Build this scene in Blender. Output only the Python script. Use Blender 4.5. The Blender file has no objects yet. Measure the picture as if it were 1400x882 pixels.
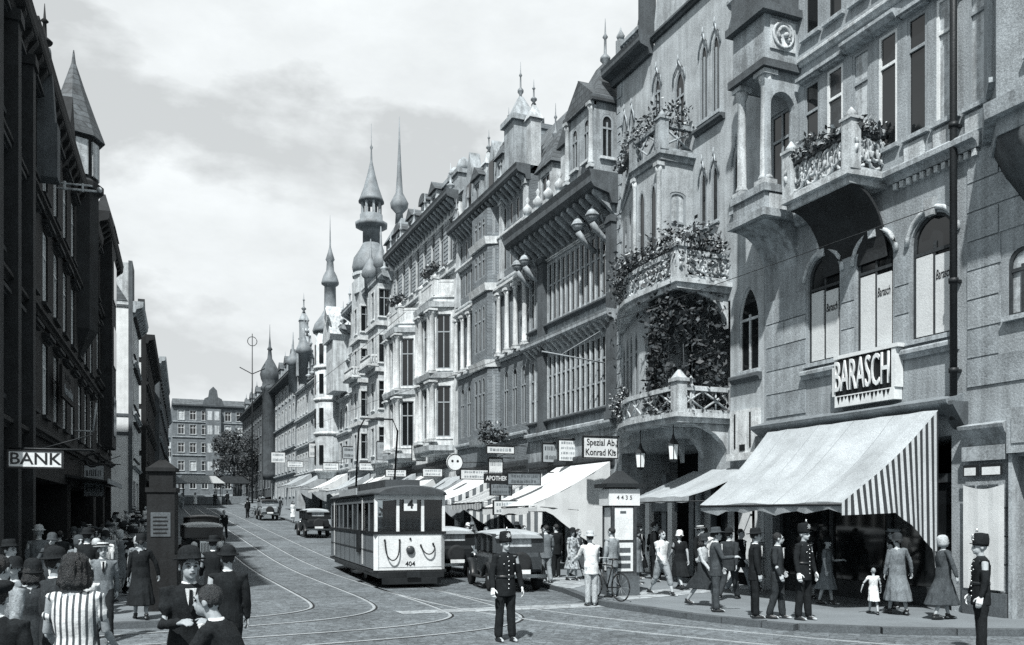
import bpy, bmesh, math, random
from mathutils import Matrix, Vector, noise as mnoise
R = math.radians
PI = math.pi
rnd = random.Random(7)
sc = bpy.context.scene
COL = sc.collection

# ------------------------------------------------------------------ camera
EYE = 2.2
YAW = math.atan2(500, 1200)
cam_d = bpy.data.cameras.new('camera')
cam = bpy.data.objects.new('camera', cam_d); COL.objects.link(cam)
cam.location = (0, 0, EYE); cam.rotation_euler = (PI/2, 0, -YAW)
cam_d.sensor_width = 36; cam_d.lens = 36*1200/1400
cam_d.shift_y = (703-441)/1400
cam_d.clip_start = 0.1; cam_d.clip_end = 6000
sc.camera = cam

# ------------------------------------------------------------------ light
SUN_ELEV = 54.0
SUN_AZ = Vector((-0.60, -0.80)).normalized()         # where the sun stands, seen from the street
sun_d = bpy.data.lights.new('sun', 'SUN'); sun = bpy.data.objects.new('sun', sun_d); COL.objects.link(sun)
sun_d.energy = 5.0; sun_d.angle = R(1.2); sun_d.color = (1.0, 0.985, 0.96)
sv = Vector((SUN_AZ.x*math.cos(R(SUN_ELEV)), SUN_AZ.y*math.cos(R(SUN_ELEV)), math.sin(R(SUN_ELEV))))
sun.rotation_euler = sv.to_track_quat('Z', 'Y').to_euler()
sun.location = sv*200
world = bpy.data.worlds.new('World'); sc.world = world; world.use_nodes = True
nt = world.node_tree; N = nt.nodes; L = nt.links
bg = N['Background']
sky = N.new('ShaderNodeTexSky'); sky.sky_type = 'NISHITA'; sky.sun_disc = False
sky.sun_elevation = R(SUN_ELEV); sky.sun_rotation = math.atan2(SUN_AZ.x, SUN_AZ.y)
sky.air_density = 1.0; sky.dust_density = 2.5; sky.ozone_density = 1.0
bw = N.new('ShaderNodeRGBToBW'); L.new(sky.outputs[0], bw.inputs[0])
# clear sky kept as grey tones (black and white plate), clouds over it
tc = N.new('ShaderNodeTexCoord')
mp = N.new('ShaderNodeMapping'); mp.inputs['Scale'].default_value = (1.0, 1.0, 2.1); mp.inputs['Location'].default_value = (0.35, 0.1, 0.12)
L.new(tc.outputs['Generated'], mp.inputs[0])
n1 = N.new('ShaderNodeTexNoise'); n1.inputs['Scale'].default_value = 2.9; n1.inputs['Detail'].default_value = 10; n1.inputs['Roughness'].default_value = 0.56; n1.inputs['Distortion'].default_value = 0.15
L.new(mp.outputs[0], n1.inputs['Vector'])
cr = N.new('ShaderNodeValToRGB'); cr.color_ramp.elements[0].position = 0.44; cr.color_ramp.elements[1].position = 0.52
L.new(n1.outputs['Fac'], cr.inputs[0])
n2 = N.new('ShaderNodeTexNoise'); n2.inputs['Scale'].default_value = 5.5; n2.inputs['Detail'].default_value = 8; n2.inputs['Roughness'].default_value = 0.6
L.new(mp.outputs[0], n2.inputs['Vector'])
cb = N.new('ShaderNodeMapRange'); cb.inputs[1].default_value = 0.3; cb.inputs[2].default_value = 0.7; cb.inputs[3].default_value = 8.2; cb.inputs[4].default_value = 10.2
L.new(n2.outputs['Fac'], cb.inputs[0])
cs = N.new('ShaderNodeMath'); cs.operation = 'MULTIPLY_ADD'; cs.inputs[1].default_value = 0.35; cs.inputs[2].default_value = 6.1
L.new(bw.outputs[0], cs.inputs[0])
mx = N.new('ShaderNodeMix'); mx.data_type = 'FLOAT'
L.new(cr.outputs[0], mx.inputs[0]); L.new(cs.outputs[0], mx.inputs[2]); L.new(cb.outputs[0], mx.inputs[3])
tint = N.new('ShaderNodeCombineColor')
for i, k in enumerate((0.955, 1.0, 1.015)):
    m_ = N.new('ShaderNodeMath'); m_.operation = 'MULTIPLY'; m_.inputs[1].default_value = k
    L.new(mx.outputs[0], m_.inputs[0]); L.new(m_.outputs[0], tint.inputs[i])
L.new(tint.outputs[0], bg.inputs[0]); bg.inputs[1].default_value = 0.065
vs = sc.view_settings
vs.view_transform = 'Standard'; vs.look = 'None'; vs.exposure = 0.62; vs.gamma = 1.0; vs.use_curve_mapping = False
sc.cycles.use_denoising = False
sc.cycles.max_bounces = 5; sc.cycles.diffuse_bounces = 2; sc.cycles.glossy_bounces = 2; sc.cycles.transparent_max_bounces = 6
sc.cycles.caustics_reflective = False; sc.cycles.caustics_refractive = False

# ------------------------------------------------------------------ materials (all grey tones: a black-and-white street)
MATS = {}
def tone(g):
    k = min(1.0, max(0.0, (0.5-g)/0.5))
    return (g*(0.94-0.10*k), g, g*(1.02+0.09*k), 1)
def M(name, g, rough=0.85, var=0.25, scale=1.6, fine=22.0, bump=0.25, spec=0.3, metal=0.0, streak=0.0, stripe=None, brick=None, voro=None, axis=0, grain=None):
    if name in MATS: return MATS[name]
    m = bpy.data.materials.new(name); m.use_nodes = True
    nt = m.node_tree; N = nt.nodes; L = nt.links; b = N['Principled BSDF']
    b.inputs['Roughness'].default_value = rough; b.inputs['Specular IOR Level'].default_value = spec; b.inputs['Metallic'].default_value = metal
    tc = N.new('ShaderNodeTexCoord')
    a = N.new('ShaderNodeTexNoise'); a.inputs['Scale'].default_value = scale; a.inputs['Detail'].default_value = 7; a.inputs['Roughness'].default_value = 0.62
    L.new(tc.outputs['Object'], a.inputs['Vector'])
    f = N.new('ShaderNodeTexNoise'); f.inputs['Scale'].default_value = fine; f.inputs['Detail'].default_value = 4; f.inputs['Roughness'].default_value = 0.7
    L.new(tc.outputs['Object'], f.inputs['Vector'])
    ad = N.new('ShaderNodeMath'); ad.operation = 'MULTIPLY_ADD'; ad.inputs[1].default_value = 0.9
    L.new(f.outputs['Fac'], ad.inputs[0]); L.new(a.outputs['Fac'], ad.inputs[2])
    last = ad.outputs[0]
    if streak:
        mp = N.new('ShaderNodeMapping'); mp.inputs['Scale'].default_value = (5, 5, 0.35); L.new(tc.outputs['Object'], mp.inputs[0])
        s = N.new('ShaderNodeTexNoise'); s.inputs['Scale'].default_value = 1.1; s.inputs['Detail'].default_value = 6; L.new(mp.outputs[0], s.inputs['Vector'])
        q = N.new('ShaderNodeMath'); q.operation = 'MULTIPLY_ADD'; q.inputs[1].default_value = streak*2; L.new(s.outputs['Fac'], q.inputs[0]); 
        q2 = N.new('ShaderNodeMath'); q2.operation = 'SUBTRACT'; q2.inputs[1].default_value = streak; L.new(last, q2.inputs[0]); L.new(q2.outputs[0], q.inputs[2]); last = q.outputs[0]
    mr = N.new('ShaderNodeMapRange'); mr.inputs[1].default_value = 0.72; mr.inputs[2].default_value = 1.18
    mr.inputs[3].default_value = 1-var; mr.inputs[4].default_value = 1+var
    L.new(last, mr.inputs[0]); fac = mr.outputs[0]
    hgt = f.outputs['Fac']
    if grain is None: grain = .30 if var >= .2 else .12
    if grain:
        gn = N.new('ShaderNodeTexNoise'); gn.inputs['Scale'].default_value = 55.0; gn.inputs['Detail'].default_value = 3; gn.inputs['Roughness'].default_value = 0.8; L.new(tc.outputs['Object'], gn.inputs['Vector'])
        gr = N.new('ShaderNodeMapRange'); gr.inputs[1].default_value = 0.36; gr.inputs[2].default_value = 0.64; gr.inputs[3].default_value = 1-grain; gr.inputs[4].default_value = 1+grain; gr.clamp = False; L.new(gn.outputs['Fac'], gr.inputs[0])
        gm = N.new('ShaderNodeMath'); gm.operation = 'MULTIPLY'; L.new(fac, gm.inputs[0]); L.new(gr.outputs[0], gm.inputs[1]); fac = gm.outputs[0]
    if brick:
        mpb = N.new('ShaderNodeMapping'); mpb.inputs['Rotation'].default_value = (R(90), 0, 0)
        L.new(tc.outputs['Object'], mpb.inputs[0])
        bt = N.new('ShaderNodeTexBrick'); bt.inputs['Scale'].default_value = 1.0; bt.inputs['Brick Width'].default_value = brick[0]; bt.inputs['Row Height'].default_value = brick[1]
        bt.inputs['Mortar Size'].default_value = brick[2]; bt.inputs['Color1'].default_value = (1, 1, 1, 1); bt.inputs['Color2'].default_value = (0.62, 0.62, 0.62, 1); bt.inputs['Mortar'].default_value = (brick[3],)*3+(1,)
        if len(brick) > 4: L.new(tc.outputs['Object'], bt.inputs['Vector'])
        else: L.new(mpb.outputs[0], bt.inputs['Vector'])
        p = N.new('ShaderNodeMath'); p.operation = 'MULTIPLY'; L.new(fac, p.inputs[0]); L.new(bt.outputs['Color'], p.inputs[1]); fac = p.outputs[0]
    if voro:
        v = N.new('ShaderNodeTexVoronoi'); v.feature = 'DISTANCE_TO_EDGE'; v.inputs['Scale'].default_value = voro; L.new(tc.outputs['Object'], v.inputs['Vector'])
        v2 = N.new('ShaderNodeTexVoronoi'); v2.inputs['Scale'].default_value = voro; L.new(tc.outputs['Object'], v2.inputs['Vector'])
        r1 = N.new('ShaderNodeMapRange'); r1.inputs[1].default_value = 0.0; r1.inputs[2].default_value = 0.09; r1.inputs[3].default_value = 0.62; r1.inputs[4].default_value = 1.0; L.new(v.outputs['Distance'], r1.inputs[0])
        sp = N.new('ShaderNodeSeparateColor'); L.new(v2.outputs['Color'], sp.inputs[0])
        r2 = N.new('ShaderNodeMapRange'); r2.inputs[3].default_value = 0.72; r2.inputs[4].default_value = 1.25; L.new(sp.outputs[0], r2.inputs[0])
        p = N.new('ShaderNodeMath'); p.operation = 'MULTIPLY'; L.new(r1.outputs[0], p.inputs[0]); L.new(r2.outputs[0], p.inputs[1])
        p2 = N.new('ShaderNodeMath'); p2.operation = 'MULTIPLY'; L.new(p.outputs[0], p2.inputs[0]); L.new(fac, p2.inputs[1]); fac = p2.outputs[0]; hgt = r1.outputs[0]
    colA = N.new('ShaderNodeMix'); colA.data_type = 'RGBA'; colA.blend_type = 'MULTIPLY'; colA.inputs[0].default_value = 1.0
    if stripe:                                   # (period, second tone, duty)
        se = N.new('ShaderNodeSeparateXYZ'); L.new(tc.outputs['Object'], se.inputs[0])
        d = N.new('ShaderNodeMath'); d.operation = 'MULTIPLY_ADD'; d.inputs[1].default_value = 1.0/stripe[0]; d.inputs[2].default_value = 100.0; L.new(se.outputs[axis], d.inputs[0])
        fr = N.new('ShaderNodeMath'); fr.operation = 'FRACT'; L.new(d.outputs[0], fr.inputs[0])
        gt = N.new('ShaderNodeMath'); gt.operation = 'GREATER_THAN'; gt.inputs[1].default_value = stripe[2]; L.new(fr.outputs[0], gt.inputs[0])
        sm = N.new('ShaderNodeMix'); sm.data_type = 'RGBA'; L.new(gt.outputs[0], sm.inputs[0]); sm.inputs[6].default_value = tone(g); sm.inputs[7].default_value = tone(stripe[1])
        L.new(sm.outputs[2], colA.inputs[6])
    else:
        colA.inputs[6].default_value = tone(g)
    L.new(fac, colA.inputs[7]); L.new(colA.outputs[2], b.inputs['Base Color'])
    if bump:
        bp = N.new('ShaderNodeBump'); bp.inputs['Strength'].default_value = bump; bp.inputs['Distance'].default_value = 0.03
        L.new(hgt, bp.inputs['Height']); L.new(bp.outputs[0], b.inputs['Normal'])
    MATS[name] = m
    return m

M('stucco_light', .33, streak=.35, var=.34, scale=1.1); M('stucco_mid', .26, streak=.38, var=.34, scale=.9, bump=.45); M('stucco_grey', .21, streak=.4, var=.32)
M('stucco_patch', .22, streak=.4, var=.36, scale=1.3, bump=.45); M('stucco_fresh', .29, streak=.35, var=.34, scale=1.1, bump=.45); M('stone_pale', .38, streak=.5, var=.38); M('stone_white', .47, streak=.45, var=.34); M('stone_mid', .26, streak=.5, var=.42)
M('stone_dark', .075, streak=.3, var=.35); M('shade_black', .009, streak=.4, var=.45); M('shade_trim', .012, var=.5); M('shade_dark', .020, var=.5)  # last three tones: left row's deep shade put into the base colour
M('brick_dark', .13, brick=(.24, .075, .012, 1.5), var=.3); M('brick_red', .115, brick=(.26, .08, .014, 1.45), var=.3)
M('slate', .10, rough=.7, brick=(.32, .22, .02, .45), var=.4); M('tile_roof', .15, brick=(.35, .28, .035, .4), var=.35); M('copper', .17, rough=.6, var=.4)
M('timber_dark', .035, rough=.6, var=.4, scale=4); M('timber_mid', .14, rough=.6, var=.4, scale=4); M('frame_white', .60, rough=.6, var=.15); M('frame_grey', .25, rough=.6, var=.2)
M('iron', .022, rough=.5, var=.3, metal=.3); M('steel', .30, rough=.4, var=.2); M('zinc', .16, rough=.55, var=.35, streak=.3)
M('glass', .010, rough=.06, var=.2, bump=0, spec=.6); M('glass_dim', .03, rough=.12, var=.5, bump=0, spec=.5, scale=3); M('curtain', .34, rough=.5, var=.4, bump=0, spec=.5, scale=5, streak=.6)
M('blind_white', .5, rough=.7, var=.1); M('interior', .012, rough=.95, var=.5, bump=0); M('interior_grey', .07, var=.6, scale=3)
M('paint_white', .58, rough=.5, var=.16, bump=.05, streak=.2); M('paint_black', .014, rough=.4, var=.3, bump=.05); M('paint_dark', .04, rough=.3, var=.25, bump=.05, spec=.5); M('paint_grey', .22, rough=.45, var=.15, bump=.05); M('tram_side', .15, rough=.4, var=.15, bump=.05); M('tram_roof', .05, rough=.7, var=.3)
M('canvas', .31, rough=.95, var=.3, scale=.9, fine=60); M('canvas_white', .52, rough=.9, var=.1, fine=60); M('canvas_grey', .3, rough=.9, var=.15, fine=60)
M('stripe_big', .40, stripe=(.14, .03, .5), axis=1, rough=.9, var=.12); M('stripe_side', .50, stripe=(.2, .07, .5), axis=0, rough=.9, var=.12); M('stripe_fine', .62, stripe=(.36, .13, .5), axis=1, rough=.9, var=.1); M('stripe_fine_x', .62, stripe=(.36, .13, .5), axis=0, rough=.9, var=.1)
M('rubber', .014, rough=.8, var=.3); M('chrome', .6, rough=.15, metal=1, var=.1, bump=0); M('lamp_glass', .72, rough=.2, var=.1, bump=0, spec=.5)
M('leaf_dark', .035, rough=.6, var=.7, scale=5, bump=0); M('leaf_mid', .075, rough=.6, var=.6, scale=6, bump=0); M('flower', .42, rough=.7, var=.5, scale=8, bump=0); M('bark', .05, var=.4)
M('road', .125, rough=.9, var=.36, scale=.4, fine=18, voro=7.0, bump=.5, spec=.2); M('pavement', .15, rough=.9, var=.18, scale=.8, fine=25, bump=.25); M('pale_band', .28, rough=.85, var=.2, scale=1.2, voro=4.0, bump=.3); M('kerb', .07, rough=.8, var=.35, scale=3); M('ground', .18, var=.3, scale=.2); M('hill', .30, var=.3, scale=.05)
# clothes and people
M('skin', .34, rough=.55, var=.08, bump=0); M('skin_dark', .26, rough=.55, var=.08, bump=0); M('hair_dark', .016, rough=.42, var=.6, fine=90, bump=.6, streak=.5); M('hair_mid', .10, rough=.5, var=.5, fine=90, bump=.4); M('hair_light', .3, rough=.5, var=.4, fine=90, bump=.4)  # second skin tone paints in the shade on the near-left faces
for n_, g_ in (('black', .014), ('dark', .03), ('char', .055), ('grey', .14), ('mid', .22), ('light', .36), ('white', .58)):
    M('cloth_'+n_, g_, rough=.95, var=.3, scale=7, fine=120, bump=.3, spec=.1)
M('cloth_stripe', .55, stripe=(.045, .07, .6), rough=.95, var=.15, spec=.1); M('cloth_floral', .28, var=.9, scale=16, rough=.95, spec=.1); M('leather', .018, rough=.35, var=.3); M('straw', .55, rough=.8, var=.15); M('brass', .55, rough=.3, metal=.7, var=.1, bump=0)

def clear_glass(name):
    m = bpy.data.materials.new(name); m.use_nodes = True; nt = m.node_tree; N = nt.nodes; L = nt.links; N.remove(N['Principled BSDF'])
    t = N.new('ShaderNodeBsdfTransparent'); t.inputs[0].default_value = (.62, .66, .68, 1); g = N.new('ShaderNodeBsdfGlossy'); g.inputs['Roughness'].default_value = .04
    fr = N.new('ShaderNodeFresnel'); fr.inputs[0].default_value = 1.5; mx = N.new('ShaderNodeMixShader'); L.new(fr.outputs[0], mx.inputs[0]); L.new(t.outputs[0], mx.inputs[1]); L.new(g.outputs[0], mx.inputs[2]); L.new(mx.outputs[0], N['Material Output'].inputs[0])
    MATS[name] = m
clear_glass('glass_clear')

# ------------------------------------------------------------------ mesh building
class MB:
    def __init__(self): self.v = []; self.f = []; self.m = []; self.s = []; self.xf = None; self.mi = 0
    def p(self, co):
        co = Vector(co)
        if self.xf is not None: co = self.xf @ co
        self.v.append(co); return len(self.v)-1
    def face(self, idx, smooth=False): self.f.append(tuple(idx)); self.m.append(self.mi); self.s.append(smooth)
    def poly(self, pts, smooth=False): self.face([self.p(q) for q in pts], smooth)
    def box(self, x0, x1, y0, y1, z0, z1):
        i = [self.p(q) for q in ((x0, y0, z0), (x1, y0, z0), (x1, y1, z0), (x0, y1, z0), (x0, y0, z1), (x1, y0, z1), (x1, y1, z1), (x0, y1, z1))]
        for q in ((0, 3, 2, 1), (4, 5, 6, 7), (0, 1, 5, 4), (1, 2, 6, 5), (2, 3, 7, 6), (3, 0, 4, 7)): self.face([i[k] for k in q])
        return self
    def taper(self, x0, x1, y0, y1, z0, z1, ix, iy):      # frustum
        i = [self.p(q) for q in ((x0, y0, z0), (x1, y0, z0), (x1, y1, z0), (x0, y1, z0), (x0+ix, y0+iy, z1), (x1-ix, y0+iy, z1), (x1-ix, y1-iy, z1), (x0+ix, y1-iy, z1))]
        for q in ((0, 3, 2, 1), (4, 5, 6, 7), (0, 1, 5, 4), (1, 2, 6, 5), (2, 3, 7, 6), (3, 0, 4, 7)): self.face([i[k] for k in q])
        return self
    def rings(self, rs, smooth=True, cap=True, closed=True):
        ids = [[self.p(q) for q in r] for r in rs]; n = len(rs[0])
        for a, b in zip(ids, ids[1:]):
            for k in range(n if closed else n-1): self.face((a[k], a[(k+1) % n], b[(k+1) % n], b[k]), smooth)
        if cap and closed: self.face(ids[0][::-1]); self.face(ids[-1])
        return self
    def lathe(self, prof, cx=0, cy=0, z0=0, n=12, smooth=True, sx=1, sy=1):
        rs = [[(cx+max(r, .001)*math.cos(2*PI*k/n)*sx, cy+max(r, .001)*math.sin(2*PI*k/n)*sy, z0+z) for k in range(n)] for r, z in prof]
        return self.rings(rs, smooth)
    def prism(self, poly, a0, a1, axis='x', smooth=False):   # poly in (y,z) for x, (x,z) for y, (x,y) for z
        def q(u, w, a): return (a, u, w) if axis == 'x' else (u, a, w) if axis == 'y' else (u, w, a)
        return self.rings([[q(u, w, a0) for u, w in poly], [q(u, w, a1) for u, w in poly]], smooth)
    def tube(self, pts, r, n=6, smooth=True):
        pts = [Vector(q) for q in pts]; rs = []
        for i, q in enumerate(pts):
            d = (pts[min(i+1, len(pts)-1)]-pts[max(i-1, 0)]).normalized()
            a = d.orthogonal() if abs(d.z) > .9 else Vector((-d.y, d.x, 0)); a.normalize(); b = d.cross(a)
            rr = r[i] if isinstance(r, (list, tuple)) else r
            rs.append([q+a*rr*math.cos(2*PI*k/n)+b*rr*math.sin(2*PI*k/n) for k in range(n)])
        return self.rings(rs, smooth)
    def ball(self, c, r, n=8, m=5, sx=1, sy=1, sz=1):
        prof = [(r*math.sin(PI*k/m), -r*math.cos(PI*k/m)*sz) for k in range(m+1)]
        return self.lathe(prof, c[0], c[1], c[2], n, True, sx, sy)
    def mesh(self, name, recalc=True):
        me = bpy.data.meshes.new(name); me.from_pydata([tuple(q) for q in self.v], [], self.f)
        me.polygons.foreach_set('use_smooth', self.s); me.polygons.foreach_set('material_index', self.m)
        if recalc:
            bm = bmesh.new(); bm.from_mesh(me); bmesh.ops.recalc_face_normals(bm, faces=bm.faces); bm.to_mesh(me); bm.free()
        return me
    def build(self, name, mat, parent=None, loc=None, recalc=True, kind=None):
        o = bpy.data.objects.new(name, self.mesh(name, recalc)); COL.objects.link(o)
        for m in (mat if isinstance(mat, (list, tuple)) else [mat]): o.data.materials.append(MATS[m] if isinstance(m, str) else m)
        if parent is not None: o.parent = parent
        if loc is not None: o.location = loc
        if kind: o['kind'] = kind
        return o

def tag(o, label, cat, group=None, kind=None):
    o['label'] = label; o['category'] = cat
    if group: o['group'] = group
    if kind: o['kind'] = kind
    return o
def empty(name, loc, rz=0):
    o = bpy.data.objects.new(name, None); COL.objects.link(o); o.location = loc; o.rotation_euler = (0, 0, rz); o.empty_display_size = .3
    return o
def link(name, me, parent=None, loc=(0, 0, 0), rot=(0, 0, 0), mats=None):
    o = bpy.data.objects.new(name, me); COL.objects.link(o); o.parent = parent; o.location = loc; o.rotation_euler = rot
    if mats:
        for i, m in enumerate(mats):
            if len(me.materials) <= i: me.materials.append(MATS[m])
            o.material_slots[i].link = 'OBJECT'; o.material_slots[i].material = MATS[m]
    return o
def kids(o): return [c for c in bpy.data.objects if c.parent == o]
TREE = {}
def copy_tree(o, parent=None):
    c = o.copy(); COL.objects.link(c); c.parent = parent
    for ch in o.children: copy_tree(ch, c)
    return c
def text_mesh(s, size, extrude=.01, sx=1.0, align='CENTER', shear=0, weight=0):
    cu = bpy.data.curves.new('lettering', 'FONT'); cu.body = s; cu.size = size; cu.extrude = extrude; cu.align_x = align; cu.align_y = 'CENTER'; cu.shear = shear; cu.offset = weight
    cu.resolution_u = 3
    o = bpy.data.objects.new('lettering', cu); COL.objects.link(o)
    dg = bpy.context.evaluated_depsgraph_get(); me = bpy.data.meshes.new_from_object(o.evaluated_get(dg))
    bpy.data.objects.remove(o); bpy.data.curves.remove(cu)
    me.transform(Matrix.Rotation(PI/2, 4, 'X') @ Matrix.Scale(sx, 4, (1, 0, 0)))
    return me
def lettering(s, size, parent, loc, mat, rz=0, **k):
    me = text_mesh(s, size, **k); me.materials.append(MATS[mat])
    o = bpy.data.objects.new('lettering', me); COL.objects.link(o); o.parent = parent; o.location = loc; o.rotation_euler = (0, 0, rz)
    return o
def gz(y):                                        # the street climbs beyond the tram
    t = y-30.0
    if t <= 0: return 0.0
    if t < 14: return .042*t*t/28
    return .042*(min(y, 190)-37)
XR = 16.0                                         # right house line
def xl(y): return -3.0+(y-20)*.037                # left house line

# ------------------------------------------------------------------ facade kit: local x runs along the front, y into the house, z up
def contour(w, h, arch, n=10):
    hw = w/2
    if arch == 'r': rise = min(hw, h*.6)
    elif arch == 's': rise = hw*.45
    elif arch == 'g': rise = min(hw*1.7, h*.6)
    else: return [(0, 0), (w, 0), (w, h), (0, h)], h
    zs = h-rise; pts = [(0, 0), (w, 0)]
    for k in range(n+1):
        if arch == 'g':
            t = k/n; s = abs(1-2*t); x = w*(1-t)
            z = zs+rise*math.sqrt(max(0, 1-s**1.75))*(1 if s > 0 else 1)
            z = zs+rise*(1-s**1.6)**.8
        else:
            a = PI*k/n; x = hw+hw*math.cos(a); z = zs+rise*math.sin(a)
        pts.append((x, z))
    return pts, zs
def hole_wall(mb, x0, x1, z0, z1, ops, mi=0):
    """front sheet at y=0 with real openings and reveals; ops = dicts x0,x1,z0,z1,arch,depth"""
    mb.mi = mi
    xs = sorted(set([x0, x1]+[round(o[k], 4) for o in ops for k in ('x0', 'x1')])); xs = [x for x in xs if x0 <= x <= x1]
    zs = sorted(set([z0, z1]+[round(o[k], 4) for o in ops for k in ('z0', 'z1')])); zs = [z for z in zs if z0 <= z <= z1]
    for a, b in zip(xs, xs[1:]):
        cx = (a+b)/2; run = None
        for c, d in zip(zs, zs[1:]):
            cz = (c+d)/2
            inside = any(o['x0'] < cx < o['x1'] and o['z0'] < cz < o['z1'] for o in ops)
            if not inside:
                run = (run[0], d) if run else (c, d)
            if (inside or d == zs[-1]) and run:
                mb.poly([(a, 0, run[0]), (b, 0, run[0]), (b, 0, run[1]), (a, 0, run[1])]); run = None
    for o in ops:
        w, h = o['x1']-o['x0'], o['z1']-o['z0']; pts, sp = contour(w, h, o.get('arch', ''))
        pts = [(o['x0']+x, o['z0']+z) for x, z in pts]; dp = o.get('depth', .22) if o.get('void') or o.get('nowin') else min(o.get('depth', .22), .10*w)
        n = len(pts)
        for k in range(n):
            a, b = pts[k], pts[(k+1) % n]
            if abs(a[0]-b[0])+abs(a[1]-b[1]) < 1e-5: continue
            mb.poly([(a[0], 0, a[1]), (b[0], 0, b[1]), (b[0], dp, b[1]), (a[0], dp, a[1])])
        if o.get('arch'):
            top = pts[2:]; mid = len(top)//2
            for k in range(mid): mb.poly([(o['x1'], 0, o['z1']), (top[k+1][0], 0, top[k+1][1]), (top[k][0], 0, top[k][1])])
            for k in range(mid, len(top)-1): mb.poly([(o['x0'], 0, o['z1']), (top[k+1][0], 0, top[k+1][1]), (top[k][0], 0, top[k][1])])
        if o.get('void'):
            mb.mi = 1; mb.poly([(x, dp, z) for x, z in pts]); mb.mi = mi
WINC = {}
def win_meshes(w, h, arch, mull, trans, fw=.07):
    key = (round(w, 3), round(h, 3), arch, mull, str(trans))
    if key in WINC: return WINC[key]
    pts, sp = contour(w, h, arch); cx, cz = w/2, h/2
    inn = [(cx+(x-cx)*(w-2*fw)/w, cz+(z-cz)*(h-2*fw)/h) for x, z in pts]
    f = MB(); n = len(pts)
    for k in range(n):
        a, b, c, d = pts[k], pts[(k+1) % n], inn[(k+1) % n], inn[k]
        f.poly([(a[0], 0, a[1]), (b[0], 0, b[1]), (c[0], 0, c[1]), (d[0], 0, d[1])])
        f.poly([(d[0], 0, d[1]), (c[0], 0, c[1]), (c[0], .05, c[1]), (d[0], .05, d[1])])
    for i in range(mull):
        x = w*(i+1)/(mull+1); f.box(x-fw*.4, x+fw*.4, -.006, .045, fw, (sp if arch else h)-fw*.5)
    for t in ([trans] if isinstance(trans, float) else (trans or [])):
        f.box(fw, w-fw, -.012, .044, h*t-fw*.5, h*t+fw*.5)
    p = MB(); p.poly([(x, .035, z) for x, z in pts])
    WINC[key] = (f.mesh('window', False), p.mesh('pane', False)); return WINC[key]
BOXC = {}
def box_mesh(name, w, d, h, inset=0):
    key = (name, round(w, 3), round(d, 3), round(h, 3), inset)
    if key not in BOXC:
        b = MB(); b.taper(0, w, -d, 0, 0, h, inset, 0) if inset else b.box(0, w, -d, 0, 0, h); BOXC[key] = b.mesh(name)
    return BOXC[key]
def hood_mesh(w, style):
    key = ('hood', round(w, 3), style)
    if key not in BOXC:
        b = MB()
        if style == 'tri':
            b.box(-.1, w+.1, -.14, .02, 0, .09); b.prism([(-.12, .092), (w+.12, .092), (w/2, .092+w*.32)], -.12, .02, 'y')
        elif style == 'arc':
            pts = [(-.1, .1)]+[(w/2-(w/2+.1)*math.cos(PI*k/8), .1+w*.28*math.sin(PI*k/8)) for k in range(9)]
            b.box(-.1, w+.1, -.14, .02, 0, .097); b.prism(pts[1:], -.12, .02, 'y')
        elif style == 'gable':                       # crocketed ogee drip with a finial
            for s in (-1, 1):
                b.tube([(w/2+s*(w/2+.05), -.03, -.35), (w/2+s*(w/2-.0), -.04, .0), (w/2+s*w*.22, -.05, .14), (w/2, -.05, .34)], .03, 5)
            b.tube([(w/2, -.06, .3), (w/2, -.06, .55)], [.035, .01], 5)
        elif style == 'deep':
            b.prism([(.02, 0), (-.2, .05), (-.3, .16), (-.3, .24), (.02, .3)], -.14, w+.14)
        else:
            b.box(-.08, w+.08, -.13, .02, 0, .06); b.box(-.13, w+.13, -.2, .02, .062, .15)
        BOXC[key] = b.mesh('hood')
    return BOXC[key]

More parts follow.
